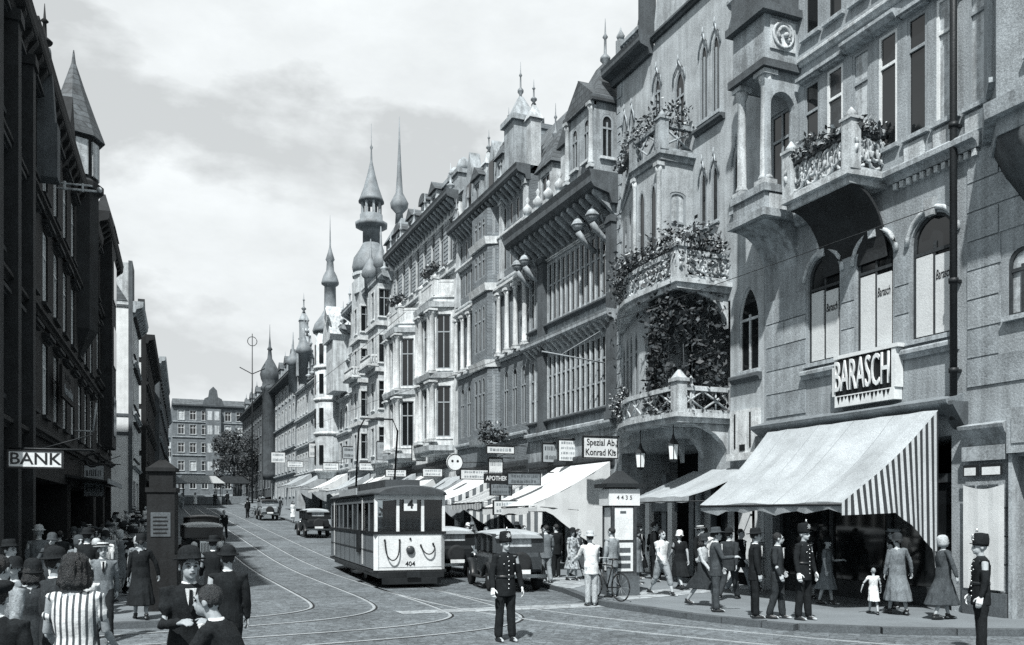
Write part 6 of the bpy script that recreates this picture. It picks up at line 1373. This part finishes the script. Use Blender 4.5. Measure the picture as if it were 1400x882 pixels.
def dress_mesh(S, hem=.42, flare=.26, sleeve=.55, waist=.145, top=True, fold=.045):
    k = S['k']; b = MB(); p = S['pel']
    def at(t): return S['pel']+S['sp']*t*k
    my = (S['legs'][1][2].y+S['legs'][-1][2].y)/2; st = abs(S['legs'][1][2].y-S['legs'][-1][2].y)/2
    rs = [(0, my*.8, hem*k, flare*k, (flare*.8)*k+st*.75), (0, my*.5, (hem+(p.z/k-hem)*.4)*k, (flare*.8+.02)*k, (flare*.66)*k+st*.5), (0, 0, p.z-.06*k, .185*k, .14*k), (0, 0, p.z+.04*k, .175*k, .13*k)]
    fo = [fold, fold*.7, fold*.2, 0]
    if top:
        for t, rx, ry in ((.17, waist, .105), (.30, .162, .125), (.40, .168, .118), (.47, .155, .095), (.52, .085, .07)): q = at(t); rs.append((q.x, q.y, q.z, rx*k, ry*k)); fo.append(0)
    else: q = at(.2); rs.append((q.x, q.y, q.z, .14*k, .105*k)); fo.append(0)
    stack(b, rs, 24, fo)
    if top and sleeve:
        for s, (s0, el, wr, fd) in S['arms'].items():
            if sleeve >= 1: cap(b, [s0+Vector((-s*.05*k, 0, 0)), s0, el, el.lerp(wr, .92)], [.055*k, .06*k, .05*k, .04*k])
            else: cap(b, [s0+Vector((-s*.05*k, 0, 0)), s0, s0.lerp(el, sleeve)], [.055*k, .06*k, .06*k])
    return remesh(b, .013*k, 1, .33, wrinkle=.012*k)
def shoe_mesh(S, s):
    k = S['k']; b = MB()
    for s, (h, kn, an, fa) in ((s, S['legs'][s]),):
        z = an.z-.085*k; b.xf = Matrix.Translation((an.x, an.y, z)); t = s*.12
        stack(b, [(t*0, -.05*k, .0, .042*k, .13*k), (t*.1, -.05*k, .02*k, .047*k, .135*k), (0, -.045*k, .05*k, .043*k, .115*k), (0, -.0*k, .075*k, .04*k, .06*k), (0, .02*k, .11*k, .045*k, .05*k)], 12); b.xf = None
    return b.mesh('shoe')
def hair_mesh(S, style='short'):
    k = S['k']; b = MB(); b.xf = Matrix.Translation(S['head']) @ Matrix.Rotation(R(S['ht']), 4, 'Z')
    b.ball((0, .022*k, .032*k), .094*k, 14, 9, sx=.9, sy=1.06, sz=1.03)
    if style == 'bob':
        stack(b, [(0, .045*k, -.15*k, .105*k, .06*k), (0, .045*k, -.11*k, .13*k, .085*k), (0, .04*k, -.04*k, .122*k, .095*k), (0, .03*k, .03*k, .112*k, .10*k), (0, .025*k, .09*k, .09*k, .09*k), (0, .03*k, .135*k, .05*k, .05*k)], 14)
    elif style == 'bun': b.ball((0, .115*k, -.02*k), .05*k, 10, 6)
    b.xf = None
    return remesh(b, .011*k, 0, .7, wrinkle=(.02 if style == 'bob' else .01)*k, ws=(38, 6))
HATS = {}
def hat_mesh(kind):
    if kind in HATS: return HATS[kind]
    b = MB(); mats = None
    if kind == 'fedora': b.lathe([(.165, .0), (.17, .012), (.10, .018), (.098, .06), (.085, .115), (.05, .12), (.02, .10)], 0, 0, 0, 18, True, .92, 1.08)
    elif kind == 'bowler': b.lathe([(.135, .014), (.14, .0), (.10, .012), (.10, .05), (.085, .095), (.05, .12), (.01, .127)], 0, 0, 0, 18, True, .95, 1.08)
    elif kind == 'boater': b.lathe([(.16, 0), (.165, .012), (.10, .014), (.10, .075), (.01, .077)], 0, 0, 0, 18, False, .95, 1.06); b.mi = 1; b.lathe([(.1015, .016), (.1015, .048)], 0, 0, 0, 18, False, .95, 1.06)
    elif kind == 'cloche': b.lathe([(.128, -.055), (.118, -.05), (.105, -.02), (.103, .03), (.09, .08), (.05, .11), (.01, .115)], 0, .005, 0, 16, True, .95, 1.08)
    elif kind == 'cap': b.lathe([(.098, 0), (.125, .035), (.13, .06), (.10, .078), (.01, .085)], 0, .0, 0, 16, True, .95, 1.1); b.prism([(-.09, -.06), (.09, -.06), (.07, -.15), (.0, -.175), (-.07, -.15)], .002, .018, 'z')
    elif kind == 'scarf': b.lathe([(.09, -.13), (.105, -.08), (.108, .0), (.10, .06), (.06, .1), (.01, .108)], 0, .02, 0, 14, True, .95, 1.05)
    elif kind == 'shako':                             # police helmet: tall crown, peak, badge
        b.lathe([(.098, -.045), (.104, .0), (.102, .07), (.09, .125), (.082, .14), (.02, .15)], 0, .005, 0, 18, True, .98, 1.1); b.prism([(-.09, -.07), (.09, -.07), (.065, -.125), (.0, -.148), (-.065, -.125)], -.028, -.016, 'z')
        b.mi = 1; b.xf = Matrix.Translation((0, -.108, .07)) @ Matrix.Rotation(PI/2, 4, 'X')
        st_ = [(r_*math.cos(a_+PI/2), r_*math.sin(a_+PI/2)) for i in range(16) for r_, a_ in [((.05 if i % 2 == 0 else .026), 2*PI*i/16)]]; b.prism(st_, -.006, .012, 'z'); b.xf = None; b.lathe([(.02, .156), (.014, .19), (.005, .215)], 0, -.06, 0, 8)
    HATS[kind] = b.mesh('hat'); return HATS[kind]
ARCH = {}
def archetype(key, sex='m', outfit='suit', hair='short', curl=.5, H=1.74, stance=.09, cut=1.0, **pose):
    S = skeleton(H=H, sex=sex, stance=stance, **pose); k = S['k']
    A_ = {'S': S, 'body': body_mesh(S, sex, True, curl), 'face': face_mesh(S), 'hair': hair_mesh(S, hair), 'parts': []}
    P = A_['parts']
    if outfit in ('suit', 'police', 'shirt', 'vest'):
        P.append(('trousers', trouser_mesh(S, cut=cut))); P.append(('jacket' if outfit != 'shirt' else 'shirt', jacket_mesh(S, sex, length=.18 if outfit != 'shirt' else .04, loose=1.0 if outfit != 'shirt' else .97)))
    elif outfit == 'knee': P.append(('trousers', trouser_mesh(S, 1.1, cut=.45))); P.append(('shirt', jacket_mesh(S, sex, .05, .98)))
    elif outfit == 'coat': P.append(('coat', dress_mesh(S, hem=.3, flare=.27, sleeve=1.0, waist=.17, fold=.05)))
    elif outfit == 'dress': P.append(('dress', dress_mesh(S, hem=.40, flare=.235, sleeve=.5)))
    elif outfit == 'skirt': P.append(('skirt', dress_mesh(S, hem=.42, flare=.23, top=False))); P.append(('blouse', jacket_mesh(S, 'f', .03, .97)))
    elif outfit == 'child': P.append(('romper', dress_mesh(S, hem=.50, flare=.2, sleeve=.3)))
    A_['pairs'] = [('shoe', shoe_mesh(S, 1), 'leather'), ('shoe', shoe_mesh(S, -1), 'leather')]
    if outfit in ('suit', 'police', 'vest'):           # shirt front and collar at the lapels
        q = MB(); n_ = S['neck']; c_ = S['pel']+S['sp']*.36*k
        if outfit != 'police': q.prism([(-.045*k, .51*k), (.045*k, .51*k), (.028*k, .40*k), (0, .30*k), (-.028*k, .40*k)], -.142*k, -.118*k, 'y'); q.mi = 1; q.prism([(-.012*k, .50*k), (.012*k, .50*k), (.02*k, .34*k), (0, .30*k), (-.02*k, .34*k)], -.15*k, -.14*k, 'y')
        q.mi = 0; q.lathe([(.066*k, .52*k), (.060*k, .565*k)], 0, 0, 0, 12)
        q2 = q.v; sp = S['sp']
        for i, v in enumerate(q2): q.v[i] = Vector((v.x, v.y, 0))+S['pel']+sp*v.z
        A_['collar'] = q.mesh('collar')
    if outfit == 'police':
        q = MB()
        for i in range(8): z_ = .48-.075*i; q.ball((0, -.128*k-(.006 if i > 1 else -.03*k*(1-i)), S['pz']+z_*k), .013*k, 8, 5)
        for s in (-1, 1): q.ball((s*.09*k, -.132*k, S['pz']+.36*k), .012*k, 6, 4); q.box(s*.15*k-.03*k, s*.15*k+.03*k, -.06*k, .05*k, S['pz']+.488*k, S['pz']+.497*k)
        A_['buttons'] = q.mesh('buttons')
        q = MB(); stack(q, [(0, 0, S['pz']+.125*k, .172*k, .127*k), (0, 0, S['pz']+.175*k, .168*k, .123*k)], 18); q.box(-.035*k, .035*k, -.135*k, -.122*k, S['pz']+.125*k, S['pz']+.175*k); A_['belt'] = q.mesh('belt')
        for s, (s0, el, wr, fd) in S['arms'].items():
            g = MB()
            side = Vector((-s*.3, -1, 0)) if abs(fd.z) > .7 else Vector((-s, 0, .5)); side = (side-fd*side.dot(fd)).normalized(); up = side.cross(fd)*s
            if up.dot(Vector((s, 0, .6))) < 0: up = -up
            hand(g, wr+fd*.0*k, fd, side, up, k*1.12, curl); cap(g, [wr-fd*.05*k, wr], [.036*k, .03*k]); A_['pairs'].append(('glove', remesh(g, .008, 1, .5, 'glove'), 'cloth_white'))
    ARCH[key] = A_
def person(key, x, y, face_deg, label, colors, hat=None, hatm='cloth_black', hairm='hair_dark', skin='skin', z=None, s=1.0, group=None):
    """face_deg: 0 looks towards the camera side (-Y), 90 towards +X"""
    A_ = ARCH[key]; z = gz(y)+.12 if z is None else z
    o = link('person', A_['body'], None, (x, y, z), (0, 0, R(face_deg)), [skin]); o.scale = (s, s, s); tag(o, label, 'person', group)
    for (n_, me), m_ in zip(A_['parts'], colors): link(n_, me, o, mats=[m_])
    for n_, me, m_ in A_['pairs']: link(n_, me, o, mats=[m_])
    link('face', A_['face'], o, mats=['hair_dark'])
    hc = A_['S']['head']; k = A_['S']['k']
    if hat is None or hat in ('boater', 'cap', 'fedora', 'bowler', 'cloche'): link('hair', A_['hair'], o, mats=[hairm])
    if hat: h_ = link('hat', hat_mesh(hat), o, (hc.x, hc.y+.012*k, hc.z+(.058 if hat not in ('scarf', 'shako') else .035 if hat == 'scarf' else .065)*k), (R(-4), 0, R(A_['S']['ht'])), [hatm, 'brass' if hat == 'shako' else 'cloth_black'] if hat in ('shako', 'boater') else [hatm]); h_.scale = (k*1.02,)*3
    if 'collar' in A_: link('collar', A_['collar'], o, mats=['cloth_white' if 'belt' not in A_ else 'cloth_dark', 'cloth_black'] if 'belt' not in A_ else ['cloth_dark'])
    for n_, m_ in (('buttons', 'brass'), ('belt', 'leather')):
        if n_ in A_: link(n_, A_[n_], o, mats=[m_])
    return o

WALK = dict(legs=((24, 6), (-16, 22)), arms=((-20, 7, 14), (22, 7, 22))); WALK2 = dict(legs=((-14, 26), (22, 4)), arms=((20, 8, 25), (-18, 8, 12)))
archetype('suit', outfit='suit'); archetype('suit_walk', outfit='suit', **WALK); archetype('police', outfit='police', stance=.14, H=1.80, arms=((2, 13, 14), (2, 13, 14)), legs=((2, 0), (-2, 2)))
archetype('read', outfit='suit', arms=((18, 6, 82, 30), (18, 6, 82, 30)), lean=4, headturn=8); archetype('point', outfit='suit', arms=((10, 10, 20), (25, 8, 70, 15)))
archetype('shirt_walk', outfit='shirt', **WALK2); archetype('knee', outfit='knee', H=1.72, **WALK)
archetype('dress', sex='f', outfit='dress', hair='bob', H=1.64); archetype('dress_walk', sex='f', outfit='dress', hair='bun', H=1.64, **WALK2)
archetype('coat', sex='f', outfit='coat', hair='bun', H=1.66, legs=((14, 4), (-10, 12)), arms=((6, 10, 10), (4, 28, 8))); archetype('skirt', sex='f', outfit='skirt', hair='bob', H=1.64, **WALK)
archetype('child', sex='f', outfit='child', hair='short', H=1.02, legs=((16, 4), (-12, 14)), arms=((0, 40, 10), (10, 20, 15)))
archetype('lean', outfit='suit', lean=20, arms=((30, 10, 60, 20), (30, 10, 60, 20)), H=1.66); archetype('bike', outfit='suit', lean=6, arms=((35, 10, 30), (20, 12, 20)))
archetype('bob_dress', sex='f', outfit='dress', hair='bob', H=1.70, arms=((12, 10, 60), (10, 10, 50)))
archetype('suit_pocket', outfit='suit', arms=((-12, 16, 48, 22), (4, 10, 22)), legs=((6, 2), (-4, 10)), headturn=30, stance=.12); archetype('suit_walk2', outfit='suit', headturn=-20, **WALK2); archetype('dress_bag', sex='f', outfit='dress', hair='bun', H=1.62, legs=((8, 2), (-6, 12)), arms=((20, 8, 75, 20), (0, 10, 12)), headturn=-25)
K, Dk, Ch, Gy, Md, Lt_, Wh = ['cloth_'+n for n in ('black', 'dark', 'char', 'grey', 'mid', 'light', 'white')]
P = person
# policemen
P('police', 5.75, 14.1, 4, 'policeman in dark buttoned uniform and white gloves alone in the roadway', [K, K], 'shako', K, z=0)
P('police', 12.05, 9.85, -125, 'policeman seen from the side near the store doorway, hands in white gloves', [K, K], 'shako', K, z=0)
P('police', 11.95, 13.75, 15, 'policeman with buttoned tunic talking with two men at the kerb', [K, K], 'shako', K)
# kerb group and store front
P('suit', 11.25, 14.35, 60, 'man in dark suit and felt hat facing the policeman at the kerb', [K, K], 'fedora', K); P('suit_pocket', 11.6, 14.1, 35, 'bareheaded man in charcoal suit between the policeman and the hatted man', [Dk, Dk], None, s=.98)
P('point', 11.2, 15.6, 62, 'man in grey suit and felt hat holding one hand out at the kerb', [Ch, Ch], 'fedora', Ch)
P('child', 13.95, 13.95, 150, 'small child in white romper walking with a woman past the store', [Wh], None, hairm='hair_light', s=.95); P('coat', 14.4, 13.75, 160, 'woman in long grey coat and dark hat holding the small child by the hand', [Gy], 'cloche', Dk)
P('coat', 14.55, 12.75, 75, 'woman in dark dress with pale headscarf beside the striped curtain', [Ch], 'scarf', Lt_); P('dress_bag', 14.5, 15.9, 30, 'woman in grey dress in the shade under the big awning', [Gy], 'cloche', K, s=.95)
P('suit', 15.2, 14.6, 200, 'man in peaked cap standing in the shadow of the store window', [K, K], 'cap', Md); P('dress', 15.0, 17.0, 190, 'woman in black dress looking into the store window', [K], 'cloche', K)
P('skirt', 11.65, 16.7, 25, 'woman in pale jacket and dark skirt stepping towards the kerb', [Dk, Lt_], 'cloche', Dk); P('knee', 12.2, 19.3, 12, 'man in knee breeches and white shirt sleeves walking to the kerb', [Md, Wh], None)
P('dress_walk', 13.6, 20.6, 170, 'woman in black dress with white hat walking away from the kerb', [K], 'cloche', Wh); P('suit', 14.2, 20.5, 20, 'man in dark suit and straw boater before the small awning', [K, K], 'boater', 'straw')
P('suit', 14.55, 24.4, 40, 'man in black suit and bowler by the gothic house entrance', [K, K], 'bowler', K); P('suit_pocket', 14.95, 24.0, -30, 'man in black suit and felt hat next to the bowler hatted man', [K, K], 'fedora', K); P('suit', 14.4, 23.2, 60, 'tall bareheaded man in black standing by the pale columns', [K, K], None, s=1.05)
P('suit_walk', 14.35, 18.9, 20, 'man in open dark jacket and white shirt under the edge of the big awning', [Gy, K], None); P('dress', 15.3, 19.4, -20, 'woman in white blouse in the shadow behind the kerb group', [Lt_], None, s=.97)
P('suit_walk2', 13.1, 17.7, 120, 'man in dark suit half hidden behind the kerb group', [Dk, Dk], 'bowler', K); P('shirt_walk', 15.0, 21.4, 140, 'man in white shirt sleeves going into the small shop', [Gy, Wh], None)
# crossing and the awning behind the pillar
P('bike', 9.85, 18.7, 175, 'man in pale jacket and trousers seen from behind holding a bicycle', [Lt_, Wh], 'fedora', Lt_, z=.0); P('suit', 10.75, 19.3, 200, 'bareheaded man in grey jacket beside the bicycle', [Gy, Md], None)
P('suit_pocket', 11.15, 24.1, 178, 'man in brownish grey suit seen from behind by the parked car', [Md, Gy], None); P('dress_bag', 12.3, 24.6, 15, 'woman in patterned dress near the plain white awning', ['cloth_floral'], 'cloche', K); P('suit', 12.4, 26.0, 190, 'man in black suit in front of the plain white awning', [K, K], None)
P('dress_walk', 12.9, 25.4, 30, 'woman in dark dress walking past the plain white awning', [Ch], None); P('suit_walk', 11.9, 27.5, 5, 'man in white shirt and light trousers beyond the parked car', [Lt_, Wh], None)
P('dress', 10.9, 30.5, 10, 'woman in white dress by the striped awning', [Wh], None); P('dress', 11.6, 30.3, -20, 'second woman in white dress beside the striped awning post', [Wh], None, s=.97, hairm='hair_mid')
P('suit', 12.6, 29.8, 170, 'man in dark suit under the sign post with white board', [Dk, Dk], 'fedora', Dk); P('suit_walk', 12.2, 33.5, 0, 'man in grey suit walking below the APOTHEKE sign', [Gy, Gy], 'fedora', Gy); P('dress_walk', 13.1, 36.5, 20, 'woman in light dress below the striped awnings', [Lt_], 'cloche', Wh)
drv = P('suit', 7.85, 26.35, 0, 'tram driver in pale cap behind the front window', [Dk, Dk], 'cap', Wh, z=.35, s=.98)
# walkers in the roadway and far street
P('suit_walk', 4.25, 54.6, 10, 'lone man in black walking in the middle of the roadway', [K, K], None, z=gz(54.6)); P('suit', 8.3, 81, 200, 'man in black standing by the far bicycle', [K, K], 'fedora', K, z=gz(81)); P('bike', 9.7, 82.4, 120, 'man in white shirt pushing the far bicycle', [Dk, Wh], 'cap', K, z=gz(82.4))
for i, (x, y, a, c, lab) in enumerate(((10.9, 72, 10, Wh, 'woman in white far up the right pavement under the domed tower'), (11.5, 84, 160, Dk, 'man in dark suit far up the pavement by the onion turret'), (10.6, 92, 20, K, 'man in black crossing near the far awnings'), (11.4, 96, 170, Gy, 'person in grey by the farthest awning'), (7.4, 108, 0, Dk, 'man in dark suit before the white topped stall'), (5.1, 105, 30, Wh, 'woman in white before the white topped stall'), (9.1, 112, 180, K, 'man in black between the two stalls'), (3.4, 96, 0, Md, 'man in grey crossing before the stalls'), (12.6, 60, 5, Lt_, 'woman in pale dress below the white house'), (12.0, 52, 175, Dk, 'man in dark suit below the nearer bay of the white house'))):
    P('dress' if 'woman' in lab else 'suit_walk', x, y, a, lab, [c, c], 'fedora' if 'man in' in lab and 'woman' not in lab else None, K)
for i, (x, y, a, k_, c, h_, lab) in enumerate(((12.1, 38.5, 5, 'dress', Lt_, None, 'woman in pale dress just beyond the striped awnings'), (12.9, 40.5, 175, 'suit', K, 'bowler', 'man in black and bowler just beyond the striped awnings'), (11.8, 42.5, 10, 'suit_walk', Gy, 'fedora', 'man in grey suit walking below the round white sign'), (13.4, 31.5, 20, 'dress_walk', Wh, 'cloche', 'woman in white dress and hat beneath the plain white awning'), (13.6, 29.6, 190, 'coat', Dk, 'cloche', 'woman in long dark coat beneath the plain white awning'), (12.7, 45, 0, 'shirt_walk', Gy, None, 'man in shirt sleeves before the white house'), (11.9, 47.5, 185, 'suit', Dk, 'boater', 'man in dark suit and straw boater before the white house'), (13.3, 22.4, 25, 'dress', Gy, 'cloche', 'woman in grey dress between the pillar and the pale columns'), (12.6, 21.8, 190, 'suit_walk', Dk, 'fedora', 'man in dark suit walking past the advertising pillar'), (15.3, 25.6, -60, 'coat', K, 'cloche', 'woman in long black coat at the gothic house entrance'))):
    P(k_, x, y, a, lab, [c, c], h_, 'straw' if h_ == 'boater' else K)
# nearest passers-by at the left
P('bob_dress', -.52, 7.75, 172, 'woman with dark bobbed hair in a striped blouse, seen from behind', ['cloth_stripe'], None, z=.12, skin='skin_dark', s=1.03); P('read', .34, 8.15, 4, 'man in black suit, white collar and dark hat looking at something in his hands', [K, K], 'bowler', K, z=.12, skin='skin_dark', s=1.0)
P('lean', .62, 6.55, -120, 'dark haired person in black coat bending forward beside the reading man', [K, K], None, z=.06, skin='skin_dark'); P('suit', .95, 11.6, 175, 'broad backed man in black behind the reading man', [K, K], 'bowler', K, z=0)
P('shirt_walk', -1.25, 9.3, 150, 'man in pale shirt at the edge of the crowd, seen from behind', [K, Md], None, z=.12)
P('suit', -1.0, 7.3, 170, 'man in black jacket and cap at the lower edge of the crowd, seen from behind', [K, K], 'cap', K, z=.12, s=.9); P('dress', -1.5, 9.7, 150, 'woman in white hat and dark dress near the pale shirted man', [K], 'cloche', Wh, z=.12, skin='skin_dark'); P('suit', -.85, 9.9, 120, 'man in dark suit beside the woman in the striped blouse', [Dk, Dk], 'bowler', K, z=.12, skin='skin_dark', s=.97)
P('skirt', -.75, 12.6, 10, 'woman in white blouse stepping off the left kerb', [Dk, Wh], 'cloche', Wh, z=0); P('suit_walk', -.7, 16.9, 5, 'man in dark jacket and straw boater crossing from the left pavement', [K, Gy], 'boater', 'straw', z=0); P('suit_walk', -.4, 26.6, 182, 'man in black walking away just past the dark pillar', [K, K], 'fedora', K)
P('dress_walk', -1.6, 13.2, -30, 'woman in grey dress crossing in front of the bank corner', [Gy], 'cloche', K, z=0); P('suit', -2.0, 15.8, 60, 'man in black with white collar waiting by the bank corner kerb', [K, K], 'fedora', K, z=0)
for i, (k_, x, y, a, c, h_, lab, z_) in enumerate((('suit_pocket', -1.75, 8.6, 170, K, 'fedora', 'man in black and felt hat at the outer edge of the near crowd', .1), ('dress', -1.2, 11.4, 200, Dk, 'cloche', 'woman in dark dress and hat among the near crowd', 0), ('suit', -2.2, 12.2, 160, K, 'bowler', 'man in black bowler near the bank corner', 0), ('suit_walk', -1.3, 14.6, 8, Dk, 'fedora', 'man in dark suit stepping towards the near crowd', 0), ('coat', -.1, 18.9, 185, K, 'cloche', 'woman in long black coat at the kerb beside the dark pillar', .12), ('suit', -1.1, 19.6, 170, K, 'bowler', 'man in black bowler on the kerb by the dark pillar', .12), ('suit_walk2', 1.3, 19.4, 178, K, 'fedora', 'man in black stepping off the kerb beside the dark pillar', 0))):
    P(k_, x, y, a, lab, [c, c], h_, K, z=z_, skin='skin_dark')
# strolling crowd on the shaded left pavement
cr_ = random.Random(19); seen = {}
kinds = [('suit_pocket', 'man', 2), ('suit_walk2', 'man', 2), ('dress_bag', 'woman', 1), ('suit_walk', 'man', 2), ('suit', 'man', 2), ('dress_walk', 'woman', 1), ('dress', 'woman', 1), ('shirt_walk', 'man', 2), ('coat', 'woman', 1), ('skirt', 'woman', 2)]
tones = [('black', K), ('charcoal', Ch), ('grey', Gy), ('black', K), ('pale', Lt_), ('dark', Dk), ('white', Wh), ('dark', Dk)]
pos = []
for tries in range(4000):
    if len(pos) >= 66: break
    y = 19.6+cr_.random()**1.25*44; x = cr_.uniform(xl(y)+.5, .75)
    if abs(x-.2) < .55 and abs(y-20.5) < 1.6: continue
    if all((x-a)**2+(y-b_)**2 > .36 for a, b_ in pos): pos.append((x, y))
for x, y in pos:
    k_, who, n_ = cr_.choice(kinds); tn, tm_ = cr_.choice(tones); hat = cr_.choice([None, 'fedora', 'boater', 'cap', 'bowler'] if who == 'man' else [None, 'cloche', 'scarf'])
    tn2, tm2 = cr_.choice(tones) if n_ == 2 and k_ in ('shirt_walk', 'skirt') else (tn, tm_)
    away = cr_.random() < .5; hm = cr_.choice([K, Ch, Lt_]) if hat != 'boater' else 'straw'
    garment = {'suit_pocket': 'suit', 'suit_walk2': 'suit', 'dress_bag': 'dress', 'suit_walk': 'suit', 'suit': 'suit', 'dress_walk': 'dress', 'dress': 'dress', 'shirt_walk': 'trousers and '+tn2+' shirt', 'coat': 'long coat', 'skirt': 'skirt and '+tn2+' blouse'}[k_]
    hn = {'fedora': 'felt hat', 'boater': 'straw boater', 'cap': 'flat cap', 'bowler': 'bowler hat', 'cloche': 'close hat', 'scarf': 'headscarf', None: 'bare head'}[hat]
    where = 'outside the bank' if y < 31 else 'below the spired house' if y < 43.5 else 'by the farther dark houses'
    lab = '%s in %s %s, %s, %s %s' % (who, tn, garment, hn, 'walking away' if away else 'approaching', where)
    P(k_, x, y, (180 if away else 0)+cr_.uniform(-25, 25), lab, [tm_, tm2], hat, hm, s=cr_.uniform(.95, 1.04), group='strollers on the shaded left pavement', hairm=cr_.choice(['hair_dark', 'hair_dark', 'hair_mid', 'hair_light']))
